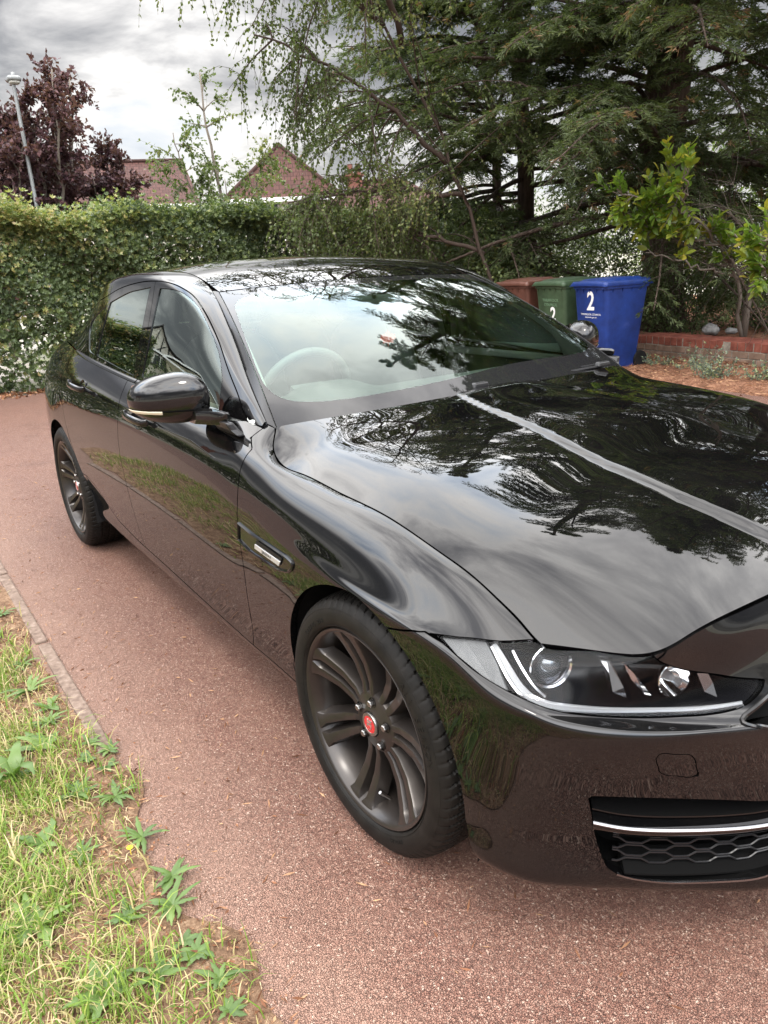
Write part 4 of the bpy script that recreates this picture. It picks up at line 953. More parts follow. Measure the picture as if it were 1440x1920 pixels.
# ------------------------------------------------------------------ mirrors
def mirror_fn(sgn):
    def fn(x, y, z):
        outer = (1-y)/2; sx = x if x > 0 else x*.85
        X = -.915+.083*sx-.109*outer**1.35; Y = .941-.106*y; zz = z*(.085 if z > 0 else .080)*(1-.27*outer**2)
        if z < -.25: X -= .012*(-z-.25)
        return (X, sgn*Y, 1.025+zz-.006*outer)
    return fn
for sgn in (-1, 1):
    fn = mirror_fn(sgn)
    V, F = superell(None, 0, 0, 0, 2.7, 2.5, 72, 44, fn)
    mir = mesh_obj('wing_mirror', V, F, M['paint'], car, True); recalc(mir)
    # split line, lower shell and indicator
    nu = 72
    def band(z0, z1, x0, off, name, mat, t0=0, t1=1, thick=.0016, both=False):
        sc_ = lambda v, p: math.copysign(abs(v)**(2/p), v); V2 = []; F2 = []; na = 60; nb_ = 6
        for j in range(nb_+1):
            zz = z0+(z1-z0)*j/nb_; ph = math.asin(max(-1, min(1, math.copysign(abs(zz)**(2.5/2), zz))))
            for i in range(na+1):
                th = math.radians(t0+(t1-t0)*i/na)
                x = sc_(math.cos(ph), 2.5)*sc_(math.cos(th), 2.7); y = sc_(math.cos(ph), 2.5)*sc_(math.sin(th), 2.7)
                X, Yy, Z = fn(x*(1+off), y*(1+off), zz)
                edge = .0 if 0 < j < nb_ else -.4
                V2.append((X, Yy, Z))
        for j in range(nb_):
            for i in range(na): F2.append((j*(na+1)+i, j*(na+1)+i+1, (j+1)*(na+1)+i+1, (j+1)*(na+1)+i))
        o = mesh_obj(name, V2, F2, mat, mir, True); md = o.modifiers.new('t', 'SOLIDIFY'); md.thickness = thick; md.offset = 0; return o
    band(-.40, -.34, 0, .012, 'mirror_seam', M['dark'], -100, 90)
    if 'indic' not in M:
        M['indic'] = pmat('clear indicator lens', (.62, .55, .42), .12, spec=.8, coat=1)
    band(-.50, -.36, 0, .022, 'indicator', M['indic'], -98, -18, .003)
    # mirror glass at the back
    gb = [fn(-1.02, y, z) for y, z in ((-.78, -.6), (-.86, 0), (-.7, .62), (.0, .78), (.75, .66), (.84, 0), (.72, -.66), (0, -.75))]
    mesh_obj('mirror_glass', gb, [tuple(range(8))], M['chrome'], mir)
    # arm and foot
    secs = [((-.875, .905, .972), .05, .020), ((-.815, .885, .976), .055, .021), ((-.765, .868, .980), .055, .020), ((-.742, .858, .984), .048, .015), ((-.730, .850, .986), .036, .007)]
    V = []; 
    for (x, y, z), hx, hz in secs:
        for a, b in ((-1, -.5), (-.8, -1), (.7, -1), (1, -.2), (1, .7), (.8, 1), (-.7, 1), (-1, .5)): V.append((x-.02+a*hx, sgn*y, z+b*hz))
    F = [(i*8+j, i*8+(j+1) % 8, (i+1)*8+(j+1) % 8, (i+1)*8+j) for i in range(len(secs)-1) for j in range(8)]+[tuple(range(8)), tuple(range(32, 40))]
    arm = recalc(sharp_smooth(mesh_obj('mirror_arm', V, F, M['gloss'], mir), 40))
    V = []
    for (x, y, z), hx, hz in [((-.745, .862, .972), .050, .012), ((-.75, .850, .95), .060, .014), ((-.75, .835, .93), .075, .012)]:
        for a, b in ((-1, -1), (1, -1), (1, 1), (-1, 1)): V.append((x+a*hx, sgn*(y+b*hz), z))
    F = [(i*4+j, i*4+(j+1) % 4, (i+1)*4+(j+1) % 4, (i+1)*4+j) for i in range(2) for j in range(4)]+[(0,1,2,3),(8,9,10,11)]
    recalc(bevel(mesh_obj('mirror_foot', V, F, M['satin'], mir), .006))
# ------------------------------------------------------------------ door handles
for sgn in (-1, 1):
    for par, x0, x1, z0, z1 in (('front_door', -1.575, -1.335, .897, .888), ('rear_door', -2.42, -2.185, .935, .920)):
        pr = [o for o in car.children if o.name.startswith(par) and (o.data.vertices[0].co.y*sgn > 0)][0]
        ts = np.linspace(0, 1, 26); P = np.stack([x0+(x1-x0)*ts, .908+.030*np.clip(np.sin(np.pi*ts), 0, 1)**.42, z0+(z1-z0)*ts+.004*np.sin(np.pi*ts)], 1)
        nn_ = np.tile([0, 1.0, .05], (26, 1)); scl = .72+.28*np.sin(np.pi*ts)**.5+ts*.12
        prof = [(.0135*math.cos(a), .0075*math.sin(a)) for a in np.linspace(0, 2*np.pi, 14, endpoint=False)]
        sweep('door_handle', P, nn_, prof, M['paint'], pr, sgn, scale=scl)
        # cup behind
        cx, cz = (x0+x1)/2+.0, (z0+z1)/2-.012
        V = []; F = []; n = 40
        ybase = np.interp(cz, [.80, .88, .93], [.9125, .8985, .875]) if par == 'rear_door' else np.interp(cz, [.80, .885, .93], [.9115, .8945, .86])
        for j, (rr, d) in enumerate([(1.0, .004), (.97, .0052), (.92, .003), (.8, -.004), (.5, -.012), (.0, -.015)]):
            for i in range(n):
                t = 2*math.pi*i/n; z = cz+.034*rr*math.sin(t); V.append((cx+.050*rr*math.cos(t), sgn*(ybase+d-(z-cz)*.30), z))
        F = [(j*n+i, j*n+(i+1) % n, (j+1)*n+(i+1) % n, (j+1)*n+i) for j in range(5) for i in range(n)]
        recalc(mesh_obj('handle_cup', V, F, M['gloss'], pr, True))
# ------------------------------------------------------------------ wipers and cowl
wp = MB()
def wip(pts, r): return res3(pts, 30), r
for nm, arm, hub_ in (('wiper', [(-.525, .03, .978), (-.52, -.10, .976), (-.515, -.25, .970), (-.53, -.38, .962)], (-.522, -.03, .982)), ('wiper', [(-.555, .62, .966), (-.54, .50, .970), (-.535, .40, .970), (-.535, .3, .968)], (-.56, .62, .972))):
    a = MB(); P = res3(arm, 30); a.tube([tuple(p+np.array([-.012, 0, .006])) for p in P], .006, 8)
    o = sharp_smooth(a.obj('wiper', M['satin'], car))
    b = MB(); P2 = [p+np.array([-.030, 0, .010]) for p in P[4:]]; b.tube([tuple(p) for p in P2], .0045, 6); b.obj('wiper_blade', M['matte'], o)
    h = MB(); h.box((hub_[0], hub_[1]-.02, hub_[2]+.010), (.026, .070, .018), taper=.8); bevel(h.obj('wiper_hub', M['satin'], o), .005)
# ------------------------------------------------------------------ cabin
itr = MB()
# dashboard
nx, ny = 14, 40; V = []
for i in range(nx):
    x = -.60-.50*i/(nx-1)
    for j in range(ny):
        y = -.72+1.44*j/(ny-1); z = .935+.012*math.sin(i/(nx-1)*math.pi)-.10*max(0, (i-10)/4)
        z += .050*math.exp(-((y+.37)/.17)**4)*math.exp(-((x+1.0)/.14)**2)+.012*(1-(y/.72)**2); V.append((x, y, z))
mesh_obj('dashboard', V, [(i*ny+j, i*ny+j+1, (i+1)*ny+j+1, (i+1)*ny+j) for i in range(nx-1) for j in range(ny-1)], M['dash'], car, True)
itr.box((-1.09, 0, .78), (.04, 1.4, .3)); itr.box((-1.9, 0, .30), (2.6, 1.5, .04)); itr.box((-1.5, 0, .5), (1.0, .22, .35))
itr.obj('cabin_floor', M['dash'], car)
st = MB(); R = Matrix.Rotation(math.radians(-66), 3, 'Y'); cst = Vector((-1.14, -.37, .93))
ring = [cst+R @ Vector((.185*math.cos(t), .185*math.sin(t), 0)) for t in np.linspace(0, 2*math.pi, 48)]
st.tube(ring, .0155, 12, cap=False); 
hubm = R; st.box(tuple(cst+R @ Vector((0, 0, -.02))), (.11, .13, .04), R=R); st.box(tuple(cst+R @ Vector((0, 0, -.012))), (.035, .34, .018), R=R)
sharp_smooth(st.obj('steering_wheel', pmat('steering wheel leather', (.09, .09, .09), .6), car))
def seat(x, y, back_z=1.06):
    s = MB(); V, F = superell((x+.22, y, .52), .27, .25, .09, 3.5, 3); s.add(V, F)
    V, F = superell((0, 0, 0), .075, .235, .34, 3.2, 3.2, fn=None); Rt = Matrix.Rotation(math.radians(-20), 3, 'Y')
    s.add([tuple(Rt @ Vector(v)+Vector((x-.10, y, .82))) for v in V], F); o = s.obj('seat', M['seat'], car, True)
    h = MB(); V, F = superell((0, 0, 0), .05, .135, .085, 3, 3); h.add([tuple(Rt @ Vector(v)+Vector((x-.235, y, 1.20))) for v in V], F); h.obj('headrest', M['seat'], o, True)
seat(-1.62, -.37); seat(-1.62, .37); seat(-2.45, -.37); seat(-2.45, .37)
# headliner and pillar trims
ug = np.linspace(-3.0, -1.33, 30); vgd = np.linspace(.03, 1.97, 30); Gp = R_.grid(ug, vgd).reshape(-1, 3)-[0, 0, .022]
mesh_obj('headliner', Gp, [(i*30+j, i*30+j+1, (i+1)*30+j+1, (i+1)*30+j) for i in range(29) for j in range(29)], M['cream'], car, True)
for sgn in (-1, 1):
    t = np.linspace(0, 1, 30); a = W_.at(t, t*0+.03)+np.array([-.018, -.004, -.014]); b = W_.at(t, t*0+.03)+np.array([-.055, .004, -.03]); g = G_.at(np.clip(-.63-.70*t, -3, -.64), t*0+.93)+np.array([-.03, -.028, -.012])
    V = np.concatenate([a, b, g]); V[:, 1] *= sgn
    wf = np.array([(-.906,.790,.955),(-.924,.765,1.018),(-.957,.738,1.08),(-.984,.726,1.107),(-1.034,.710,1.148),(-1.091,.697,1.187),(-1.153,.685,1.223),(-1.223,.672,1.259),(-1.293,.662,1.285),(-1.363,.655,1.300),(-1.443,.650,1.312)])
    g = res3(wf, 30)+np.array([0, -.012, 0]); mid = a*.5+g*.5+np.array([-.012, -.022, -.006]); V = np.concatenate([a, mid, g]); V[:, 1] *= sgn
    mesh_obj('pillar_lining', V, [(r*30+i, r*30+i+1, (r+1)*30+i+1, (r+1)*30+i) for r in range(2) for i in range(29)], M['cream'], car, True)
    ur = np.linspace(-2.9, -1.30, 40); g1 = G_.at(ur, ur*0+.95)+np.array([0, -.02, -.022]); g2 = G_.at(ur, ur*0+.78)+np.array([0, -.03, .0])
    V = np.concatenate([g1, g2]); V[:, 1] *= sgn; mesh_obj('roof_rail_lining', V, [(i, i+1, 40+i+1, 40+i) for i in range(39)], M['cream'], car, True)
    # B pillar and door cards
    c = MB(); c.box((-1.72, sgn*.70, 1.14), (.10, .03, .45), R=Matrix.Rotation(sgn*math.radians(16), 3, 'X')); c.obj('centre_pillar_lining', M['seat'], car)
    c = MB(); c.box((-1.2, sgn*.775, .72), (1.0, .03, .46)); c.box((-2.2, sgn*.765, .72), (.9, .03, .5)); c.obj('door_lining', M['dash'], car)
    c = MB(); c.box((-1.18, sgn*.770, .955), (1.0, .045, .03)); bevel(c.obj('door_top_roll', M['cream'], car), .01, 3)
rm = MB(); V, F = superell((-1.20, 0, 1.235), .014, .12, .034, 4, 4); rm.add(V, F); rm.tube([(-1.20, 0, 1.25), (-1.16, 0, 1.31)], .01); rm.obj('rear_view_mirror', M['dash'], car, True)
lf = [(0, -3.0), (.3, -1.2), (2.2, -1.6), (1.8, -.8), (3.4, .5), (2.7, .8), (2.9, 1.9), (1.7, 1.6), (1.9, 2.3), (.9, 1.7), (1.0, 3.0), (.5, 2.6), (0, 3.8), (-.5, 2.6), (-1.0, 3.0), (-.9, 1.7), (-1.9, 2.3), (-1.7, 1.6), (-2.9, 1.9), (-2.7, .8), (-3.4, .5), (-1.8, -.8), (-2.2, -1.6), (-.3, -1.2)]
n = len(lf); V = [(d, x*.010, z*.010) for d in (0, .003) for x, z in lf]
o = recalc(mesh_obj('hanging_leaf', V, [tuple(range(n)), tuple(range(n, 2*n))[::-1]]+[(i, (i+1) % n, (i+1) % n+n, i+n) for i in range(n)], pmat('faded red card', (.42, .06, .04), .6))); o.location = (-1.15, .03, 1.10); o.rotation_euler = (0, 0, -.5); tag(o, 'red leaf shaped air freshener hanging behind the windscreen', 'air freshener')
st_ = MB(); st_.tube([(.0015, 0, .036), (-.04, -.03, .135)], .0008, 4); st_.obj('string', M['seat'], o)
# number plate recess etc. are hidden from this side

# ------------------------------------------------------------------ vegetation tools
def np_mesh(name, V, F4, m, parent=None, col=None, mats=None, mi=None, smooth=False):
    V = np.ascontiguousarray(V, np.float32).reshape(-1, 3); F4 = np.asarray(F4, np.int32); k = F4.shape[1]; n = len(F4)
    me = bpy.data.meshes.new(name); me.vertices.add(len(V)); me.vertices.foreach_set('co', V.ravel())
    me.loops.add(n*k); me.loops.foreach_set('vertex_index', F4.ravel()); me.polygons.add(n)
    me.polygons.foreach_set('loop_start', np.arange(n, dtype=np.int32)*k)
    for x in (mats or [m]): me.materials.append(x)
    if mi is not None: me.polygons.foreach_set('material_index', np.asarray(mi, np.int32))
    if smooth: me.polygons.foreach_set('use_smooth', np.ones(n, bool))
    me.update(calc_edges=True)
    if col is not None:
        a = me.attributes.new('v', 'FLOAT', 'POINT'); a.data.foreach_set('value', np.asarray(col, np.float32))
    return link(bpy.data.objects.new(name, me), parent)
def leafmat(name, stops, trans=.35, rough=.5, spec=.35):
    m = bpy.data.materials.new(name); m.use_nodes = True; t = m.node_tree; b = t.nodes['Principled BSDF']; o = t.nodes['Material Output']
    at = N(t, 'ShaderNodeAttribute', attribute_name='v'); c = ramp(t, at.outputs['Fac'], stops)
    t.links.new(c, b.inputs['Base Color']); b.inputs['Roughness'].default_value = rough; b.inputs['Specular IOR Level'].default_value = spec
    tl = N(t, 'ShaderNodeBsdfTranslucent'); t.links.new(mix(t, 1.0, c, (1.0, 1.15, .55), 'MULTIPLY'), tl.inputs[0])
    mx = N(t, 'ShaderNodeMixShader'); mx.inputs[0].default_value = trans
    t.links.new(b.outputs[0], mx.inputs[1]); t.links.new(tl.outputs[0], mx.inputs[2]); t.links.new(mx.outputs[0], o.inputs[0]); return m
def unit(a): return a/np.maximum(np.linalg.norm(a, axis=-1, keepdims=True), 1e-9)
def leaves(P, D, Ln, Wd, up=None, jit=.5, fold=.0):
    """diamond leaves: base P, direction D, length, width. -> V, F (4 verts each)"""
    n = len(P); D = unit(D); U = rng.normal(size=(n, 3))*jit+(np.array([0, 0, 1.0]) if up is None else up)
    S_v = unit(np.cross(D, U)); Ln = np.broadcast_to(Ln, n)[:, None]; Wd = np.broadcast_to(Wd, n)[:, None]
    nn_ = np.cross(S_v, D)
    V = np.stack([P, P+D*Ln*.45+S_v*Wd*.5+nn_*fold*Wd, P+D*Ln, P+D*Ln*.45-S_v*Wd*.5+nn_*fold*Wd], 1)
    return V.reshape(-1, 3), np.arange(n*4).reshape(n, 4)
def ribbons(A_, B_, r0, r1, n=4):
    """thin prisms from A to B (twigs)"""
    A_ = np.asarray(A_, float); B_ = np.asarray(B_, float); k = len(A_); D = unit(B_-A_); U = unit(np.cross(D, np.where(np.abs(D[:, 2:3]) > .9, [[1., 0, 0]], [[0, 0, 1.]]))); W = np.cross(D, U)
    V = []
    for i in range(n):
        t = 2*math.pi*i/n; o = U*math.cos(t)+W*math.sin(t); V.append(A_+o*np.broadcast_to(r0, k)[:, None]); V.append(B_+o*np.broadcast_to(r1, k)[:, None])
    V = np.stack(V, 1).reshape(-1, 3)
    base = np.arange(k)[:, None]*2*n; F = []
    for i in range(n):
        j = (i+1) % n; F.append(np.concatenate([base+2*i, base+2*j, base+2*j+1, base+2*i+1], 1))
    return V, np.concatenate(F)
def merge(parts):
    V = []; F = []; off = 0
    for v, f in parts:
        V.append(v); F.append(f+off); off += len(v)
    return np.concatenate(V), np.concatenate(F)
bark_fn = varied(6, [(.3, (.055, .042, .034)), (.7, (.13, .10, .082))], (.8, .95), .6, .03)
def bark2(t, b):
    mp = N(t, 'ShaderNodeMapping'); mp.inputs['Scale'].default_value = (14, 14, 1.6); t.links.new(objco(t), mp.inputs[0])
    h = noise(t, mp.outputs[0], 1.6, 6, .65); t.links.new(ramp(t, h, [(.3, (.040, .028, .022)), (.55, (.095, .070, .056)), (.75, (.16, .125, .105))]), b.inputs['Base Color']); bump(t, b, h, .9, .05)
M['bark'] = pmat('stringy brown bark', (.08, .06, .05), .9, spec=.2, fn=bark2)
M['twig'] = pmat('twig bark', (.075, .055, .045), .9, spec=.2)
M['greytwig'] = pmat('dead grey twig', (.17, .145, .12), .9, spec=.2)
M['conifer'] = leafmat('conifer sprays', [(0, (.055, .074, .036)), (.45, (.098, .125, .055)), (.8, (.15, .18, .07)), (.93, (.19, .20, .085)), (1, (.22, .14, .08))], .42, .6, .25)
M['deadspray'] = leafmat('dead brown sprays', [(0, (.05, .028, .018)), (1, (.15, .085, .05))], .2, .8, .1)
M['birch'] = leafmat('birch leaves', [(0, (.06, .085, .03)), (.6, (.11, .145, .045)), (1, (.20, .20, .07))], .42, .5)
M['plum'] = leafmat('purple leaves', [(0, (.040, .020, .028)), (.6, (.088, .042, .052)), (1, (.17, .085, .09))], .35, .5)
M['hedge'] = leafmat('hedge leaves', [(0, (.055, .080, .038)), (.5, (.115, .155, .062)), (.78, (.18, .225, .08)), (.9, (.32, .31, .12)), (1, (.46, .33, .19))], .36, .42, .45)
M['laurel'] = leafmat('laurel leaves', [(0, (.075, .14, .025)), (.5, (.155, .25, .038)), (.85, (.32, .36, .055)), (1, (.48, .42, .065))], .5, .3, .5)
M['shrub'] = leafmat('shrub leaves', [(0, (.045, .060, .028)), (.6, (.085, .115, .045)), (1, (.15, .175, .07))], .38, .5)
M['backlit'] = leafmat('backlit green background leaves', [(0, (.05, .08, .02)), (.6, (.12, .17, .035)), (1, (.28, .32, .07))], .5, .5)  # backlight on the far foliage is put into these lighter leaf colours
# ------------------------------------------------------------------ trees
def limb(p0, d0, L, n=8, droop=0, wig=.06, rs=rng):
    P = [np.array(p0, float)]; d = unit(np.array(d0, float)); 
    for i in range(n):
        d = unit(d+np.array([0, 0, -droop/n])+rs.normal(size=3)*wig); P.append(P[-1]+d*L/n)
    return np.array(P)
def conifer(name, base, height, rad, r0, nb, label, seed, stems=1, zmin=1.4, az_focus=None, dens=1.0, skip=None):
    rs = np.random.default_rng(seed); root = empty(name, tuple(base)); tag(root, label, 'tree', 'evergreen conifers beyond the low brick wall')
    b = np.array(base, float); wood = MB(); twA, twB, twr = [], [], []; fp, fd = [], []; stemsL = []
    for s in range(stems):
        lean = rs.normal(size=2)*.05*(1 if s == 0 else 1.6); off = np.array([0, 0]) if s == 0 else rs.normal(size=2)*.35
        P = np.array([[off[0]*min(1, i/3)+lean[0]*i*height/12, off[1]*min(1, i/3)+lean[1]*i*height/12, height*i/12*(1 if s == 0 else .8)] for i in range(13)])
        P[:, :2] += np.cumsum(rs.normal(size=(13, 2))*.04, 0)*(np.arange(13) > 0)[:, None]
        rr = [r0*(1.0 if s == 0 else .55)*(1-.9*i/12)**.85+.015+(.10*r0/.25 if i == 0 else 0) for i in range(13)]; wood.tube([tuple(q) for q in P], rr, 12); stemsL.append(P)
    for k in range(nb):
        P = stemsL[k % stems]; f = zmin/height+(1-zmin/height)*(k+rs.random())/nb; z = f*12; i = min(int(z), 11); p0 = P[i]+(P[i+1]-P[i])*(z-i)
        az = rs.random()*2*math.pi if az_focus is None or rs.random() > .55 else az_focus+rs.normal()*.7
        if skip is not None and skip(az, p0[2]): continue
        L = rad*(1-f**1.8)*(.55+.5*rs.random())+.4; el = math.radians(22-8*rs.random()) if f > .3 else math.radians(5+rs.normal()*8)
        d = [math.cos(az)*math.cos(el), math.sin(az)*math.cos(el), math.sin(el)]
        B = limb(p0, d, L, 10, .55+.25*rs.random(), .05, rs); rb = .010+.009*L
        wood.tube([tuple(q) for q in B], [rb*(1-.88*j/10) for j in range(11)], 6)
        live = f > .16 or rs.random() < .25
        for t in np.arange(.22, 1.0, .055/max(dens, .3)*.8):
            j = min(int(t*10), 9); q = B[j]+(B[j+1]-B[j])*(t*10-j); bd = unit(B[j+1]-B[j])
            for sd_ in (-1, 1):
                if rs.random() < .12: continue
                sv = np.cross(bd, [0, 0, 1]); sv = sv/np.linalg.norm(sv)*sd_
                l2 = (.30+.95*(1-t))*(.5+.6*rs.random())*min(1, L/3)
                d2 = unit(bd*.75+sv*(.8+.3*rs.random())+np.array([0, 0, rs.normal()*.18]))
                S2 = limb(q, d2, l2, 4, .45, .10, rs)
                twA += list(S2[:-1]); twB += list(S2[1:]); twr += [.006, .005, .004, .003]
                if not live and rs.random() < .8: continue
                m = max(3, int(l2/.055*dens)); ts = np.linspace(.12, 1, m)*4
                for tt in ts:
                    jj = min(int(tt), 3); pp = S2[jj]+(S2[jj+1]-S2[jj])*(tt-jj); fp.append(pp); fd.append(unit(S2[jj+1]-S2[jj]))
    fp = np.array(fp); fd = np.array(fd); n = len(fp)
    o = wood.obj('trunk', M['bark'], root, True)
    V, F = ribbons(twA, twB, np.array(twr), np.array(twr)*.7, 3); np_mesh('branches', V, F, M['twig'], root)
    parts = []; cols = []
    base_c = rs.random(n)*.35+.35*np.clip(rs.normal(size=n)*.4+.4, 0, 1)
    # clumpy tone from position
    cl = np.sin(fp[:, 0]*3.1+1)+np.sin(fp[:, 1]*3.7)+np.sin(fp[:, 2]*4.3+2); base_c = np.clip(base_c+.07*cl, 0, .92); dead = rs.random(n) < .035
    for q in range(11):
        sdv = np.cross(fd, [0, 0, 1.0]); sdv = unit(sdv+1e-6); sgn_ = 1 if q % 2 else -1
        D = fd*(1.0-.06*q)+sdv*sgn_*(.2+.16*(q//2))+rs.normal(size=(n, 3))*.30
        V, F = leaves(fp+rs.normal(size=(n, 3))*.012, D, .05+.06*rs.random(n), .011+.010*rs.random(n), jit=.8)
        parts.append((V, F)); cols.append(np.repeat(np.where(dead, 1.0, np.clip(base_c+rs.normal(size=n)*.06, 0, .93)), 4))
    V, F = merge(parts); np_mesh('crown', V, F, M['conifer'], root, np.concatenate(cols)); return root, n
tot = []
r, n = conifer('conifer_tree', (-6.15, 8.7, .2), 13.5, 4.6, .26, 165, 'thick trunked conifer rising just behind the blue bin', 3, stems=3, zmin=1.6, az_focus=math.radians(-60)); tot.append(n)
r, n = conifer('conifer_tree', (-8.6, 8.4, .1), 11.0, 3.9, .15, 150, 'slimmer conifer standing behind the green bin, its lower boughs bare', 5, stems=2, zmin=1.3, az_focus=math.radians(-80)); tot.append(n)
r, n = conifer('conifer_tree', (-2.3, 8.9, .25), 12.5, 5.6, .24, 130, 'near conifer at the right edge whose long bough crosses the top right corner', 9, stems=2, zmin=4.4, az_focus=math.radians(-110)); tot.append(n)
r, n = conifer('conifer_tree', (-5.2, 12.5, .2), 12.0, 4.2, .2, 120, 'conifer set further back, seen between the thick trunk and the right edge', 14, stems=2, zmin=1.2); tot.append(n)
print('conifer sprays', tot)
def broadleaf(name, base, stems, leafm, wood, label, cat, seed, leaf=(.04, .03), hang=0, nsub=8, ntw=7, per=9, group=None, rr=.05, cr=(0, 1), twl=.35, up=.0):
    """stems: list of (3D polyline, radius, branch length)"""
    rs = np.random.default_rng(seed); root = empty(name, tuple(base)); tag(root, label, cat, group); wb = MB(); A1, B1, R1_ = [], [], []; lp, ld = [], []
    for pts, r, bl in stems:
        P = res3(np.array(pts, float)-np.array(base), 16); P += np.r_[[[0, 0, 0]], rs.normal(size=(15, 3))*.02]; wb.tube([tuple(q) for q in P], [r*(1-.8*i/15)+.003 for i in range(16)], 7)
        for k in range(nsub):
            t = .25+.75*(k+rs.random())/nsub; j = min(int(t*15), 14); q = P[j]; sd_ = unit(P[min(j+1, 15)]-P[j]) if j < 15 else np.array([0, 0, 1.])
            d = unit(sd_*.7+rs.normal(size=3)*.65+np.array([0, 0, up])); L = bl*(1.1-.6*t)*(.6+.7*rs.random())
            B = limb(q, d, L, 6, hang*.8, .10, rs); wb.tube([tuple(x) for x in B], [r*.32*(1-.75*i/6)+.002 for i in range(7)], 4)
            for m in range(ntw):
                tt = .15+.85*rs.random(); jj = min(int(tt*6), 5); q2 = B[jj]+(B[jj+1]-B[jj])*(tt*6-jj)
                T = limb(q2, unit(B[jj+1]-B[jj])+rs.normal(size=3)*.6+np.array([0, 0, up*.5]), twl*(.6+.8*rs.random()), 4, hang*1.6, .12, rs)
                A1 += list(T[:-1]); B1 += list(T[1:]); R1_ += [.0035, .003, .0022, .0016]
                for i in range(per):
                    u_ = rs.random()*4; ii = min(int(u_), 3); lp.append(T[ii]+(T[ii+1]-T[ii])*(u_-ii)); ld.append(unit(T[ii+1]-T[ii])*.5+rs.normal(size=3)*.6+np.array([0, 0, -.6*hang]))
    wb.obj('trunk', wood, root, True); V, F = ribbons(A1, B1, np.array(R1_), np.array(R1_)*.8, 3); np_mesh('twigs', V, F, wood, root)
    lp = np.array(lp); n = len(lp); V, F = leaves(lp, np.array(ld), leaf[0]*(.7+.6*rs.random(n)), leaf[1]*(.7+.6*rs.random(n)), jit=1.0)
    tone = np.clip(.5+.12*(np.sin(lp[:, 0]*2.3)+np.sin(lp[:, 2]*3.1+1)+np.sin(lp[:, 1]*2.7))+rs.normal(size=n)*.18, cr[0], cr[1]); np_mesh('crown', V, F, leafm, root, np.repeat(tone, 4)); return root
# weeping birch: its trunk leans up and left out of the conifers
bs = (-7.0, 6.3, 0)
broadleaf('birch_tree', bs, [([(-7.0, 6.3, 0), (-7.3, 5.7, 2.2), (-7.6, 4.7, 4.2), (-7.9, 3.6, 5.8), (-8.2, 2.8, 6.7)], .028, 2.0), ([(-7.4, 5.5, 2.6), (-7.8, 4.3, 3.6), (-8.2, 3.2, 4.1)], .035, 1.3), ([(-7.5, 4.9, 4.0), (-7.0, 3.6, 5.6), (-6.9, 2.6, 6.6)], .04, 1.8), ([(-7.3, 5.7, 2.2), (-7.9, 4.6, 2.3), (-8.4, 3.6, 2.2)], .03, 1.1), ([(-7.6, 4.7, 4.2), (-7.6, 3.0, 5.2), (-7.8, 1.9, 6.0)], .035, 1.6), ([(-7.2, 6.0, 1.4), (-7.8, 5.2, 1.7), (-8.3, 4.3, 1.6)], .03, 1.0), ([(-7.7, 4.2, 4.9), (-7.4, 4.4, 6.6), (-7.0, 4.0, 8)], .035, 1.6)],
          M['birch'], M['twig'], 'weeping birch with fine hanging leaves in the middle, above the house roofs', 'tree', 21, leaf=(.045, .034), hang=1.0, nsub=20, ntw=16, per=18, twl=.65)
broadleaf('birch_tree', (-15.60, 5.90, 0), [([(-15.60, 5.90, 0), (-15.70, 5.90, 2.2), (-15.80, 5.75, 4.0), (-15.90, 5.70, 5.4)], .06, 1.0), ([(-15.70, 5.90, 1.6), (-15.40, 6.50, 3.0), (-15.30, 6.90, 4.0)], .03, .7), ([(-15.70, 5.90, 1.5), (-15.80, 5.20, 3.0), (-15.80, 4.90, 4.2)], .03, .8)], M['birch'], M['greytwig'], 'thin young birch beyond the hedge between the two roofs', 'tree', 22, leaf=(.075, .055), hang=.4, nsub=16, ntw=9, per=11, twl=.40)
def plum(base, h, spread, n, label, seed):
    rs = np.random.default_rng(seed); st = []
    for k in range(n):
        a = rs.random()*2*math.pi; s = spread*(.3+.7*rs.random()); hh = h*(.78+.25*rs.random())
        st.append(([base, (base[0]+.25*s*math.cos(a), base[1]+.25*s*math.sin(a), hh*.35), (base[0]+.7*s*math.cos(a), base[1]+.7*s*math.sin(a), hh*.7), (base[0]+s*math.cos(a), base[1]+s*math.sin(a), hh)], .05, .55))
    return broadleaf('purple_plum_tree', base, st, M['plum'], M['greytwig'], label, 'tree', seed, leaf=(.085, .06), hang=.15, nsub=20, ntw=9, per=15, twl=.30, up=.55, group='purple leaved trees beyond the hedge')
plum((-14.6, 1.95, 0), 4.75, 1.1, 9, 'tall purple leaved tree right of the lamp post', 31)
plum((-14.4, .75, 0), 4.2, 1.2, 7, 'purple leaved tree behind the lamp post at the left edge', 32)
plum((-14.6, 3.05, 0), 3.9, .42, 5, 'smaller purple leaved tree reaching up in front of the tiled roof on the left', 33)
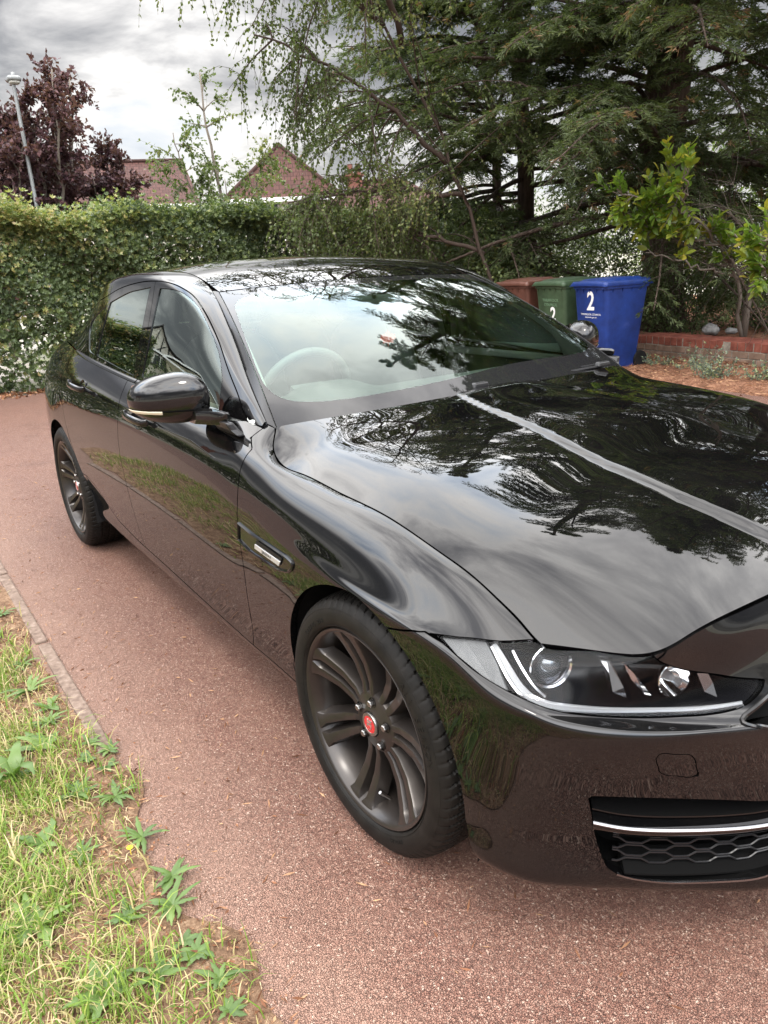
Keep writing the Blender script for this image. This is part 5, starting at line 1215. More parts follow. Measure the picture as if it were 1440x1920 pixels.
# ------------------------------------------------------------------ hedge
def rosette_hedge(name, label, x0, y0, y1, h, thick, n, seed, leafm=None, size=.066, gaps=True, topvar=.2):
    rs = np.random.default_rng(seed); root = empty(name, (x0, (y0+y1)/2, 0)); tag(root, label, 'hedge'); cy = (y0+y1)/2
    # front face, top and inner volume
    def topz(y): return h+topvar*(np.sin(y*1.3+seed)*.4+np.sin(y*3.7+1)*.3)*(1-.6*np.clip((y-1)/3, 0, 1))-.14*np.clip((y-1.5)/2.5, 0, 1)
    nf = int(n*.62); y = rs.uniform(y0, y1, nf); z = rs.beta(1.35, 1.0, nf)*topz(y); dep = rs.exponential(.24, nf)
    bulge = .14*np.sin(y*1.9+z*2)+.10*np.sin(z*5+y*4)+.22*np.clip(z/h, 0, 1)**2*0
    P1 = np.stack([x0-dep+bulge-.25*np.clip((z-h*.82)/(h*.18), 0, 1)**2, y, z], 1); N1 = np.tile([.9, 0, .35], (nf, 1))
    nt_ = n-nf; y = rs.uniform(y0, y1, nt_); xx = x0-rs.random(nt_)*thick; z = topz(y)+rs.normal(size=nt_)*.06-.12*((x0-xx)/thick-.5)**2+rs.exponential(.05, nt_)
    P2 = np.stack([xx, y, z], 1); N2 = np.tile([.15, 0, 1.0], (nt_, 1))
    # shoots standing above the clipped top
    ns_ = int(n*.05); ys_ = rs.uniform(y0, y1, ns_//6).repeat(6)[:ns_]; ns_ = len(ys_); hh = np.tile(np.arange(6), ns_)[:ns_]*.035; P3 = np.stack([x0-rs.uniform(0, thick*.8, ns_//6+1).repeat(6)[:ns_], ys_+rs.normal(size=ns_)*.012, topz(ys_)+hh*(.6+rs.random(ns_//6+1)*1.3).repeat(6)[:ns_] if False else topz(ys_)+hh*rs.uniform(.5, 1.7, ns_//6+1).repeat(6)[:ns_]], 1); P2 = np.concatenate([P2, P3]); N2 = np.concatenate([N2, np.tile([.15, 0, 1.0], (ns_, 1))]); nt_ += ns_
    P = np.concatenate([P1, P2]); Nn = np.concatenate([N1, N2]); top = np.r_[np.clip((P1[:, 2]-h*.72)/(h*.3), 0, 1), np.ones(nt_)]
    if gaps:   # thin out the leggy bottom
        pat = np.sin(P[:, 1]*2.1+.4)+np.sin(P[:, 1]*5.3+P[:, 2]*3)+np.sin(P[:, 2]*9+P[:, 1]*2)*.6
        low = np.clip((.95-P[:, 2])/.6, 0, 1); keep = rs.random(len(P)) > low*np.clip(.12+.24*pat, 0, .7)*(P[:, 2] > .22); P, Nn, top = P[keep], Nn[keep], top[keep]
    k = len(P); parts = []; cols = []
    ax = unit(Nn+rs.normal(size=(k, 3))*.55); a1 = unit(np.cross(ax, rs.normal(size=(k, 3)))); a2 = np.cross(ax, a1)
    tone = np.clip(.26+.14*(np.sin(P[:, 1]*2.7)+np.sin(P[:, 2]*4+P[:, 1]))*.6+rs.normal(size=k)*.12, 0, .72)
    fresh = (rs.random(k) < .14+.85*top*np.clip(.5+.5*np.sin(P[:, 1]*.8+1.8), .15, 1)); tone = np.where(fresh, np.clip(.72+rs.random(k)*.28*np.clip((3-P[:, 1])/6+.35, .2, 1), 0, 1), tone)
    sz = size*(.7+.6*rs.random(k))
    for q in range(7):
        t = 2*math.pi*q/7+rs.random(k)*.6; D = a1*np.cos(t)[:, None]+a2*np.sin(t)[:, None]+ax*(.55 if q < 5 else 1.1)
        V, F = leaves(P, D, sz, sz*.42, up=ax, jit=.25); parts.append((V, F)); cols.append(np.repeat(np.clip(tone+rs.normal(size=k)*.05, 0, 1), 4))
    V, F = merge(parts); V[:, 0] -= x0; V[:, 1] -= cy; np_mesh('foliage', V, F, leafm or M['hedge'], root, np.concatenate(cols))
    A1, B1, R1_ = [], [], []
    for i in range(int((y1-y0)*7)):
        yy = rs.uniform(y0, y1); q = np.array([x0-thick*rs.uniform(.15, .8), yy, 0]); T = limb(q, [rs.normal()*.25, rs.normal()*.45, 1], h*.9, 7, 0, .16, rs); A1 += list(T[:-1]); B1 += list(T[1:]); R1_ += list(np.linspace(.022, .006, 7))
        for m in range(3):
            j = rs.integers(1, 6); T2 = limb(T[j], rs.normal(size=3), .5, 4, 0, .2, rs); A1 += list(T2[:-1]); B1 += list(T2[1:]); R1_ += [.007, .006, .005, .004]
    if gaps:
        ys = np.linspace(y0, y1, 25); T = np.stack([x0-.5+.12*np.sin(ys*1.7), ys, .66+.07*np.sin(ys*1.1)+.03*np.sin(ys*3)], 1); A1 += list(T[:-1]); B1 += list(T[1:]); R1_ += [.045]*24
    V, F = ribbons(A1, B1, np.array(R1_), np.array(R1_)*.85, 5); V[:, 0] -= x0; V[:, 1] -= cy; np_mesh('stems', V, F, M['twig'], root)
    return root
rosette_hedge('hedge', 'long leafy hedge across the far end of the drive, behind the car', -9.45, -3.4, 8.4, 2.15, 1.5, 72000, 41, size=.047)
rosette_hedge('hedge', 'low dark hedge at the left, seen only mirrored in the car doors', -10.5, -12, -3.9, 1.15, 1.2, 5000, 43, leafm=M['shrub'], size=.08, gaps=False)
def blob(name, label, cat, c, r, n, leafm, seed, size=.06, parent_group=None, wood=True, cr=(0, 1), aspect=.5, shell=.5, z0=.02):
    rs = np.random.default_rng(seed); root = empty(name, (c[0], c[1], z0)); tag(root, label, cat, parent_group)
    d = unit(rs.normal(size=(n, 3))); rad = shell+(1-shell)*rs.random(n)**.7; lump = 1+.22*np.sin(d[:, 0]*5+seed)+.18*np.sin(d[:, 1]*7)+.15*np.sin(d[:, 2]*8+1)
    P = d*rad[:, None]*lump[:, None]*np.array(r); P[:, 2] += c[2]-z0; P = P[P[:, 2] > .0]; n = len(P)
    V, F = leaves(P, unit(P-[0, 0, c[2]-z0])*.5+rs.normal(size=(n, 3))*.8, size*(.6+.8*rs.random(n)), size*aspect*(.6+.8*rs.random(n)), jit=1)
    tone = np.clip(.45+.2*np.sin(P[:, 0]*4)*np.sin(P[:, 1]*5+1)+rs.normal(size=n)*.2, *cr); np_mesh('foliage', V, F, leafm, root, np.repeat(tone, 4))
    if wood:
        A1, B1, R1_ = [], [], []
        for i in range(26):
            T = limb([rs.normal()*.1*r[0], rs.normal()*.1*r[1], 0], [rs.normal()*.6*r[0]/max(r), rs.normal()*.6*r[1]/max(r), 1], (c[2]+r[2]*.7)*(.6+.4*rs.random()), 7, 0, .15, rs); A1 += list(T[:-1]); B1 += list(T[1:]); R1_ += list(np.linspace(.014, .004, 7))
        V, F = ribbons(A1, B1, np.array(R1_), np.array(R1_)*.8, 4); np_mesh('stems', V, F, M['twig'], root)
    return root
# understorey behind the wall and bins
SH = 'shrubs under the conifers'
blob('shrub', 'dark shrub low behind the blue bin and the end of the wall', 'shrub', (-5.3, 8.0, .75), (.9, .6, .62), 7000, M['shrub'], 51, .05, SH)
blob('shrub', 'dark undergrowth mound above the middle of the brick wall', 'shrub', (-4.3, 8.6, .7), (1.0, .6, .55), 6500, M['shrub'], 52, .05, SH)
blob('shrub', 'bushy green shrub between the car roof and the brown bin', 'shrub', (-8.2, 6.4, .95), (1.3, .9, .95), 12000, M['hedge'], 53, .06, SH, cr=(.1, .85))
blob('shrub', 'broad green shrub closing the gap at the right end of the hedge', 'shrub', (-10.3, 8.6, 1.15), (1.3, 1.6, 1.1), 13000, M['hedge'], 54, .065, SH, cr=(0, .8))
blob('shrub', 'tall light green shrub far behind the wall at the right edge', 'shrub', (-4.6, 13.8, 1.9), (2.6, 1.4, 1.9), 15000, M['backlit'], 55, .09, SH)
blob('shrub', 'pale green thicket far behind the thick trunk', 'shrub', (-9.0, 14.6, 1.7), (2.6, 1.6, 1.8), 14000, M['backlit'], 56, .09, SH, cr=(0, .7))
blob('shrub', 'dark thicket between the slim trunk and the thick trunk, behind the bins', 'shrub', (-8.2, 10.6, 1.2), (1.9, 1.2, 1.25), 12000, M['shrub'], 60, .07, SH)
blob('shrub', 'dim thicket far behind the bins', 'shrub', (-12.5, 12.2, 1.3), (2.2, 2.0, 1.3), 11000, M['shrub'], 57, .09, SH)
blob('shrub', 'dark thicket beyond the right end of the wall', 'shrub', (-1.6, 11.4, 1.3), (1.6, 1.2, 1.5), 9000, M['shrub'], 58, .08, SH)
# laurel boughs and dead brush
def laurel(base, paths, label, seed, n=13, size=.125):
    rs = np.random.default_rng(seed); root = empty('laurel_bush', tuple(base)); tag(root, label, 'bush', 'yellow green laurels by the wall'); wb = MB(); lp, ld, tn = [], [], []
    for pts, r, leafy in paths:
        P = res3(np.array(pts, float)-np.array(base), 22); P[1:] += rs.normal(size=(21, 3))*.018; wb.tube([tuple(q) for q in P], [r*(1-.75*i/21)+.003 for i in range(22)], 7)
        for k in range(leafy):
            t = .35+.65*(k+rs.random())/max(leafy, 1); j = min(int(t*21), 20); d = unit(unit(P[j+1]-P[j])*.6+rs.normal(size=3)*.7+np.array([0, 0, .2])); B = limb(P[j], d, .14+.26*rs.random(), 6, -.1, .1, rs); wb.tube([tuple(x) for x in B], [.006, .0055, .005, .0045, .004, .0035, .003], 4)
            tone = rs.random()
            for m in range(n):
                u_ = 1.5+4.4*m/n; ii = min(int(u_), 5); a = m*2.4; bd = unit(B[ii+1]-B[ii]); s1 = unit(np.cross(bd, [.3, .2, 1])); s2 = np.cross(bd, s1)
                lp.append(B[ii]+(B[ii+1]-B[ii])*(u_-ii)); ld.append(bd*.8+(s1*math.cos(a)+s2*math.sin(a))*.75+np.array([0, 0, .15])); tn.append(np.clip(tone*.6+.25+rs.normal()*.12+(.25 if m > n-3 else 0), 0, 1))
    lp = np.array(lp); ld = unit(np.array(ld)); n_ = len(lp); S1 = unit(np.cross(ld, rs.normal(size=(n_, 3))*.5+[0, 0, 1])); Nn = np.cross(S1, ld); L = (size*(.65+.5*rs.random(n_)))[:, None]; W = L*.47; V = []
    prof = [(0, .0, 0), (.25, .42, .02), (.55, .5, .0), (.85, .28, -.05), (1, 0, -.10)]
    for f_, w_, z_ in prof: V += [lp+ld*L*f_-S1*W*w_+Nn*L*(z_+.06*(w_ > 0)), lp+ld*L*f_+Nn*L*z_, lp+ld*L*f_+S1*W*w_+Nn*L*(z_+.06*(w_ > 0))]
    V = np.stack(V, 1).reshape(-1, 3); F = []
    b_ = np.arange(n_)[:, None]*15
    for r_ in range(4):
        for c_ in range(2): F.append(np.concatenate([b_+r_*3+c_, b_+r_*3+c_+1, b_+(r_+1)*3+c_+1, b_+(r_+1)*3+c_], 1))
    wb.obj('stem', M['greytwig'], root, True); np_mesh('foliage', V, np.concatenate(F), M['laurel'], root, np.repeat(np.array(tn), 15), smooth=True); return root
laurel((-4.0, 7.35, .26), [([(-4.0, 7.35, .26), (-4.05, 7.2, .9), (-4.1, 6.9, 1.35), (-4.3, 6.35, 1.75), (-4.55, 5.95, 1.9), (-4.6, 5.6, 2.0)], .022, 34), ([(-4.1, 6.9, 1.35), (-4.5, 6.3, 1.55), (-4.7, 5.9, 1.75)], .014, 26), ([(-4.3, 6.5, 1.7), (-4.25, 6.2, 1.95), (-4.25, 6.0, 2.25)], .011, 11), ([(-4.05, 7.1, 1.0), (-4.4, 6.5, 1.2), (-4.62, 6.2, 1.32)], .014, 3), ([(-4.3, 6.4, 1.72), (-4.0, 6.0, 2.0), (-3.85, 5.8, 2.15)], .012, 4)], 'laurel bough with yellow green leaves reaching left above the blue bin', 61)
laurel((-3.5, 7.3, .26), [([(-3.5, 7.3, .26), (-3.45, 7.1, .7), (-3.3, 6.7, 1.05), (-3.05, 6.1, 1.3), (-2.95, 5.8, 1.42)], .02, 26), ([(-3.45, 7.0, .8), (-3.2, 6.4, 1.0), (-3.0, 5.9, 1.15)], .013, 14), ([(-3.3, 6.7, 1.05), (-3.35, 6.3, 1.3), (-3.4, 6.05, 1.45)], .012, 4)], 'laurel with bright leaves low at the right edge above the wall', 62)
def brush(base, n, L, spread, label, seed, m='greytwig', target=None, group='dead brush and bare saplings'):
    rs = np.random.default_rng(seed); root = empty('dead_branch', tuple(base)); tag(root, label, 'branch', group); A1, B1, R1_ = [], [], []
    for i in range(n):
        d = unit(np.array(target)+rs.normal(size=3)*spread); T = limb(rs.normal(size=3)*[.12, .1, .05], d, L*(.5+.6*rs.random()), 9, .2, .13, rs); A1 += list(T[:-1]); B1 += list(T[1:]); R1_ += list(np.linspace(.007, .002, 9))
        for k in range(7):
            j = rs.integers(2, 9); T2 = limb(T[j], unit(T[j]-T[j-1])+rs.normal(size=3)*.7, .25+.5*rs.random(), 5, .3, .2, rs); A1 += list(T2[:-1]); B1 += list(T2[1:]); R1_ += list(np.linspace(.003, .0012, 5))
    V, F = ribbons(A1, B1, np.array(R1_), np.array(R1_)*.8, 4); np_mesh('twigs', V, F, M[m], root); return root
brush((-3.9, 7.2, 1.0), 9, 1.5, .30, 'grey dead branches sweeping left from the wall shrubs', 71, target=(-.55, -.55, .55))
brush((-3.7, 7.3, 1.1), 8, 1.3, .40, 'tangle of bare grey twigs above the brick wall', 72, target=(-.2, -.4, .5))
brush((-3.2, 8.0, 1.6), 10, 1.7, .5, 'brown dead brush at the right edge under the conifer', 73, m='twig', target=(.1, -.3, .5))
brush((-4.6, 7.9, 1.4), 8, 1.3, .45, 'brown dead twigs in front of the thick trunk', 74, m='twig', target=(-.1, -.3, .5))
def sapling(base, h, r, lean, label, seed):
    rs = np.random.default_rng(seed); T = limb((0, 0, 0), (lean[0], lean[1], 1), h, 12, 0, .035, rs); m = MB(); m.tube([tuple(p) for p in T], [r*(1-.6*i/12) for i in range(13)], 8)
    o = m.obj('sapling_trunk', M['greytwig'], None, True); o.location = base; tag(o, label, 'tree trunk', 'bare stems by the wall')
sapling((-4.02, 7.42, .26), 4.2, .045, (.0, .02), 'straight grey stem, left of the pair rising behind the wall', 81)
sapling((-3.75, 7.7, .26), 3.6, .03, (.03, .0), 'thinner grey stem, right of the pair rising behind the wall', 82)

# ------------------------------------------------------------------ ground
def sheet(name, outline, z, m, label=None, kind='structure', res=None):
    o = mesh_obj(name, [(x, y, z) for x, y in outline], [tuple(range(len(outline)))], m); tag(o, label, kind=kind); return o
def tarmac_fn(t, b):
    c = objco(t)
    n_ = N(t, 'ShaderNodeTexNoise'); n_.inputs['Scale'].default_value = 90; t.links.new(c, n_.inputs[0])
    warp = mix(t, .012, c, n_.outputs[1], 'ADD')
    v1 = N(t, 'ShaderNodeTexVoronoi'); v1.inputs['Scale'].default_value = 225; v1.inputs['Randomness'].default_value = 1; t.links.new(warp, v1.inputs['Vector'])
    v2 = N(t, 'ShaderNodeTexVoronoi', feature='DISTANCE_TO_EDGE'); v2.inputs['Scale'].default_value = 225; t.links.new(warp, v2.inputs['Vector'])
    sp = N(t, 'ShaderNodeSeparateColor'); t.links.new(v1.outputs['Color'], sp.inputs[0])
    chip = ramp(t, sp.outputs[0], [(0, (.135, .064, .047)), (.4, (.190, .094, .069)), (.72, (.235, .130, .097)), (.92, (.285, .175, .134)), (.985, (.37, .26, .205)), (1, (.43, .33, .27))], 'LINEAR')
    gapm = ramp(t, v2.outputs[0], [(.0, 0.0), (.12, 1.0)])
    big = noise(t, c, .9, 4, .6); mid = noise(t, c, 7, 4, .6)
    col = mix(t, gapm, (.088, .042, .032), chip)
    col = mix(t, ramp(t, mid, [(.35, 0.0), (.7, .25)]), col, (.24, .145, .112))
    col = mix(t, ramp(t, big, [(.38, 0.0), (.72, .45)]), col, mix(t, 1.0, col, (1.22, 1.16, 1.08), 'MULTIPLY'))
    sy = N(t, 'ShaderNodeSeparateXYZ'); t.links.new(c, sy.inputs[0])
    # dust and dirt gathered along the verge, worn tyre tracks, old stains
    dv = math_(t, 'ADD', sy.outputs[1], math_(t, 'MULTIPLY', noise(t, c, 4.5, 5, .65), -.42))
    band = math_(t, 'MULTIPLY', math_(t, 'GREATER_THAN', dv, -3.0), ramp(t, math_(t, 'MULTIPLY_ADD', dv, -1.0, -1.0), [(0.18, 0.0), (.62, .62)]))
    col = mix(t, band, col, (.30, .19, .14))
    st = ramp(t, noise(t, c, 1.7, 6, .7), [(.56, 0.0), (.68, .42)]); col = mix(t, st, col, mix(t, 1.0, col, (.62, .58, .56), 'MULTIPLY'))
    dots = N(t, 'ShaderNodeTexVoronoi'); dots.inputs['Scale'].default_value = 6.5; t.links.new(c, dots.inputs['Vector'])
    col = mix(t, ramp(t, dots.outputs[0], [(.012, 1.0), (.03, 0.0)]), col, (.03, .022, .018))
    t.links.new(col, b.inputs['Base Color'])
    h = math_(t, 'ADD', math_(t, 'MULTIPLY', gapm, .6), math_(t, 'MULTIPLY', sp.outputs[1], .7))
    bump(t, b, h, 1.0, .006); t.links.new(ramp(t, sp.outputs[2], [(0, .45), (1, .85)]), b.inputs['Roughness'])
M['tarmac'] = pmat('red tarmac', (.2, .1, .09), .75, spec=.4, fn=tarmac_fn)
def soil_fn(c0, c1, c2, sc=14):
    def fn(t, b):
        c = objco(t); h = noise(t, c, sc, 8, .7); h2 = noise(t, c, sc*6, 4, .6)
        hh = math_(t, 'ADD', math_(t, 'MULTIPLY', h, .6), math_(t, 'MULTIPLY', h2, .4))
        t.links.new(ramp(t, hh, [(.36, c0), (.5, c1), (.64, c2)]), b.inputs['Base Color']); bump(t, b, hh, .9, .03)
    return fn
M['soil'] = pmat('needle covered soil', (.1, .06, .04), .95, spec=.1, fn=soil_fn((.05, .026, .018), (.16, .078, .048), (.30, .165, .105), 10))
M['vsoil'] = pmat('dry verge soil', (.12, .08, .05), .95, spec=.1, fn=soil_fn((.07, .042, .028), (.17, .105, .066), (.32, .22, .145), 18))
M['far'] = pmat('pale ground beyond the hedge', (.3, .28, .24), .9, fn=varied(1.2, [(.35, (.12, .14, .06)), (.5, (.22, .20, .17)), (.7, (.33, .31, .28))]))
sheet('ground', [(-160, -160), (160, -160), (160, 160), (-160, 160)], -.012, M['far'])
o = sheet('driveway', [(-9.35, -13), (30, -13), (30, 4.9), (3, 4.9), (-3.5, 5.25), (-5.5, 5.5), (-9.2, 6.0)], 0.0, M['tarmac'])
def wob(pts, amp, n, seed, closed=True):
    rs = np.random.default_rng(seed); P = np.array(pts, float); out = []
    for i in range(len(P) if closed else len(P)-1):
        a, b = P[i], P[(i+1) % len(P)]; k = max(2, int(np.linalg.norm(b-a)/n))
        for j in range(k): out.append(a+(b-a)*j/k+rs.normal(size=2)*amp)
    return [tuple(q) for q in out]
# soil bed right of the drive, behind and in front of the wall
def hgt_mesh(name, x0, x1, y0, y1, nx, ny, zf, m, keep=None):
    X = np.linspace(x0, x1, nx); Y = np.linspace(y0, y1, ny); XX, YY = np.meshgrid(X, Y, indexing='ij'); Z = zf(XX, YY); V = np.stack([XX, YY, Z], 2).reshape(-1, 3)
    i, j = np.meshgrid(np.arange(nx-1), np.arange(ny-1), indexing='ij'); b_ = (i*ny+j).ravel(); F = np.stack([b_, b_+ny, b_+ny+1, b_+1], 1)
    if keep is not None:
        c = V[F].mean(1); F = F[keep(c[:, 0], c[:, 1])]
    return np_mesh(name, V, F, m, smooth=True)
def bedz(x, y):
    yw = 6.92-(x+5.2)*.10*np.clip((x+5.2)/.01, 0, 1)
    edge = 5.15-.06*(x+3.5)
    f = np.clip((y-edge)/.25, 0, 1); n_ = .012*np.sin(x*9+y*7)+.010*np.sin(x*23+1)*np.sin(y*19)+.018*np.sin(x*2.1)*np.sin(y*1.7)
    return np.where(y > edge-.3, -.02+.035*f+np.abs(n_)*f*1.4, -.02)
tag(hgt_mesh('planting_bed', -9.3, 8, 4.7, 7.0, 280, 70, bedz, M['soil']), kind='structure')
tag(hgt_mesh('raised_bank', -14, 8, 7.05, 18, 160, 90, lambda x, y: .02+.22*np.clip((x+5.6)/.5, 0, 1)+.02*np.sin(x*5)*np.sin(y*4)+.01*np.sin(x*17+y*13), M['soil']), kind='structure')
# litter on the bed: dead needles and small leaves
rs = np.random.default_rng(5)
n = 16000; P = np.stack([rs.uniform(-6.5, 2, n), rs.uniform(5.0, 6.8, n), np.zeros(n)], 1); P[:, 2] = bedz(P[:, 0], P[:, 1])+.008
D = rs.normal(size=(n, 3))*[1, 1, .25]; V, F = leaves(P, D, .02+.05*rs.random(n), .004+.012*rs.random(n)**3, jit=.6)
M['litter'] = leafmat('needle litter', [(0, (.07, .032, .02)), (.5, (.22, .10, .055)), (1, (.42, .26, .15))], .1, .8, .1)
tag(np_mesh('needle_litter', V, F, M['litter'], col=np.repeat(rs.random(n), 4)), 'brown needle litter over the soil bed by the wall', 'litter', kind='stuff')
# strip of dead leaves along the hedge foot
n = 4000; P = np.stack([-9.4+rs.normal(size=n)*.16, rs.uniform(-3, 5, n), np.full(n, .012)], 1); V, F = leaves(P, rs.normal(size=(n, 3))*[1, 1, .3], .03+.05*rs.random(n), .02+.025*rs.random(n), jit=.8)
tag(np_mesh('leaf_litter', V, F, M['litter'], col=np.repeat(rs.random(n), 4)), 'fallen leaves along the foot of the long hedge', 'litter', kind='stuff')
# scattered bits on the tarmac
n = 900; P = np.stack([rs.uniform(-6, 1.6, n), -1.36+rs.exponential(.35, n), np.full(n, .004)], 1); V, F = leaves(P, rs.normal(size=(n, 3))*[1, 1, .12], .012+.03*rs.random(n), .0025+.004*rs.random(n), jit=.4)
tag(np_mesh('tarmac_debris', V, F, M['litter'], col=np.repeat(rs.random(n), 4)), 'loose needles and bits scattered over the tarmac near the verge', 'debris', kind='stuff')
# ------------------------------------------------------------------ low brick wall
def brickmat():
    def fn(t, b):
        c = objco(t); h = noise(t, c, 9, 5, .6); t.links.new(ramp(t, h, [(.3, (.14, .045, .033)), (.55, (.235, .075, .052)), (.75, (.31, .125, .088))]), b.inputs['Base Color']); bump(t, b, noise(t, c, 60, 5), .4, .006)
    return fn
M['redbrick'] = pmat('red coping brick', (.3, .09, .06), .85, spec=.2, fn=brickmat())
M['brownbrick'] = pmat('weathered brown brick', (.2, .13, .1), .9, spec=.2, fn=varied(8, [(.3, (.13, .082, .058)), (.7, (.27, .185, .14))], None, .4, .006))
M['mortar'] = pmat('mortar', (.28, .25, .21), .95, spec=.1, fn=varied(20, [(.3, (.16, .14, .115)), (.7, (.34, .30, .25))], None, .4, .006))
wl = empty('brick_wall', (-5.25, 6.94, 0), math.atan2(-.10, 1.0)); tag(wl, 'low garden wall with red brick coping beside the bins, at the right', 'wall')
Lw = 7.0
cp = MB(); rs = np.random.default_rng(8); x = .0
while x < Lw:
    w = .098+.004*rs.normal(); cp.box((x+w/2, .21+rs.normal()*.004, .222+rs.normal()*.002), (w-.010, .44, .100), rz=rs.normal()*.01); x += w
o = cp.obj('coping', M['redbrick'], wl); bevel(o, .006, 2)
bc_ = MB(); 
for r_ in range(2):
    x = -.11*(r_ % 2)
    while x < Lw:
        bc_.box((x+.1075+.05, .03, .045+r_*.082), (.206, .08, .070), rz=rs.normal()*.006); x += .2215
o = bc_.obj('lower_courses', M['brownbrick'], wl); bevel(o, .006, 2)
mo = MB(); mo.box((Lw/2+.02, .21, .135), (Lw-.02, .42, .262)); mo.obj('mortar', M['mortar'], wl)
# rags and stones on the bank behind the wall
def lumpy(name, c, s, m, label, cat, seed, grp=None):
    V, F = superell((0, 0, 0), s[0], s[1], s[2], 2.2, 2.2, 22, 14); rs = np.random.default_rng(seed); V = np.array(V); V *= (1+.22*np.sin(V*60+seed)[:, [1, 2, 0]]*.6+rs.normal(size=V.shape)*.05)
    o = mesh_obj(name, V, F, m, None, True); o.location = c; tag(o, label, cat, grp)
M['rag'] = pmat('dirty white plastic', (.5, .5, .5), .6, fn=varied(14, [(.3, (.13, .125, .12)), (.7, (.36, .355, .35))]))
lumpy('plastic_litter', (-4.55, 7.55, .31), (.11, .08, .075), M['rag'], 'crumpled white plastic behind the wall, left of the stems', 'rubbish', 3)
lumpy('plastic_litter', (-4.35, 7.7, .29), (.08, .06, .04), M['rag'], 'small flattened white scrap beside the crumpled plastic behind the wall', 'rubbish', 4)
lumpy('plastic_litter', (-3.35, 7.35, .31), (.17, .09, .065), M['rag'], 'grey white heap on the bank at the right edge', 'rubbish', 6)
# grey green herb in the bed
def herb(c, n, h, label, seed):
    rs = np.random.default_rng(seed); root = empty('herb_plant', c); tag(root, label, 'plant', 'grey green herbs on the soil bed'); A1, B1, lp, ld = [], [], [], []
    for i in range(n):
        T = limb(rs.normal(size=3)*[.06, .06, 0], unit(rs.normal(size=3)*[.7, .7, 0]+[0, 0, .9]), h*(.5+.7*rs.random()), 6, .25, .12, rs); A1 += list(T[:-1]); B1 += list(T[1:])
        for k in range(26):
            u_ = rs.random()*6; ii = min(int(u_), 5); lp.append(T[ii]+(T[ii+1]-T[ii])*(u_-ii)); ld.append(rs.normal(size=3)+[0, 0, .3])
    V, F = ribbons(A1, B1, .002, .0015, 3); np_mesh('stems', V, F, M['greytwig'], root); lp = np.array(lp); k = len(lp); V, F = leaves(lp, np.array(ld), .018+.02*rs.random(k), .012+.010*rs.random(k), jit=1)
    if 'sage' not in M: M['sage'] = leafmat('grey green leaves', [(0, (.07, .10, .07)), (.7, (.16, .20, .14)), (1, (.32, .34, .14))], .2, .7)
    np_mesh('foliage', V, F, M['sage'], root, np.repeat(rs.random(k), 4))
herb((-3.35, 5.75, .02), 34, .34, 'larger grey green herb on the soil in front of the wall', 91)
herb((-3.75, 6.1, .02), 22, .30, 'grey green herb nearer the wall, left of the larger one', 92)
herb((-4.35, 6.25, .02), 12, .16, 'small herb beside the wheel of the blue bin', 93)
herb((-2.9, 5.9, .02), 18, .22, 'thin herb at the right edge of the photograph by the wall', 94)
# ------------------------------------------------------------------ verge
def edge_y(x): return -1.375+.0*x+.018*np.sin(x*5.1)+.012*np.sin(x*13+1)
M['edging'] = pmat('worn concrete edging', (.4, .34, .29), .9, spec=.2, fn=varied(40, [(.3, (.10, .07, .055)), (.55, (.17, .125, .10)), (.75, (.25, .195, .16))], None, .4, .004))
for i, (xa, lb) in enumerate(((-4.50, 'edging strip furthest from the camera, mostly out of frame'), (-3.57, 'weathered edging strip entering at the left edge of the picture'), (-2.64, 'middle edging strip between verge and tarmac'), (-1.71, 'nearest edging strip, its end sinking under dirt and weeds'))):
    m = MB(); m.box((xa+.4625, -1.345+.004*math.sin(i*3), -.020), (.905, .046, .060)); o = m.obj('edging_strip', M['edging']); bevel(o, .006, 2); tag(o, lb, 'edging', 'concrete edging strips along the verge')
vg_ = [(-5.2, -1.50), (-4.6, -1.40)]+[(x, float(edge_y(x))) for x in np.linspace(-4.5, -.85, 40)]+[(x, float(edge_y(x)+.03+.035*np.sin(x*7)+.02*np.sin(x*19))) for x in np.linspace(-.8, 3.2, 120)]+[(3.2, -2.75), (-3.6, -2.70), (-4.7, -2.2), (-5.2, -1.7)]
verge = sheet('verge', vg_, .006, M['vsoil'])
vp = np.array(vg_)
def in_verge(q, m=0): return inside(vp, q)
M['grass'] = leafmat('verge grass', [(0, (.09, .15, .025)), (.4, (.16, .25, .04)), (.62, (.28, .36, .07)), (.72, (.36, .34, .12)), (.85, (.46, .38, .20)), (1, (.55, .44, .28))], .38, .5, .3)
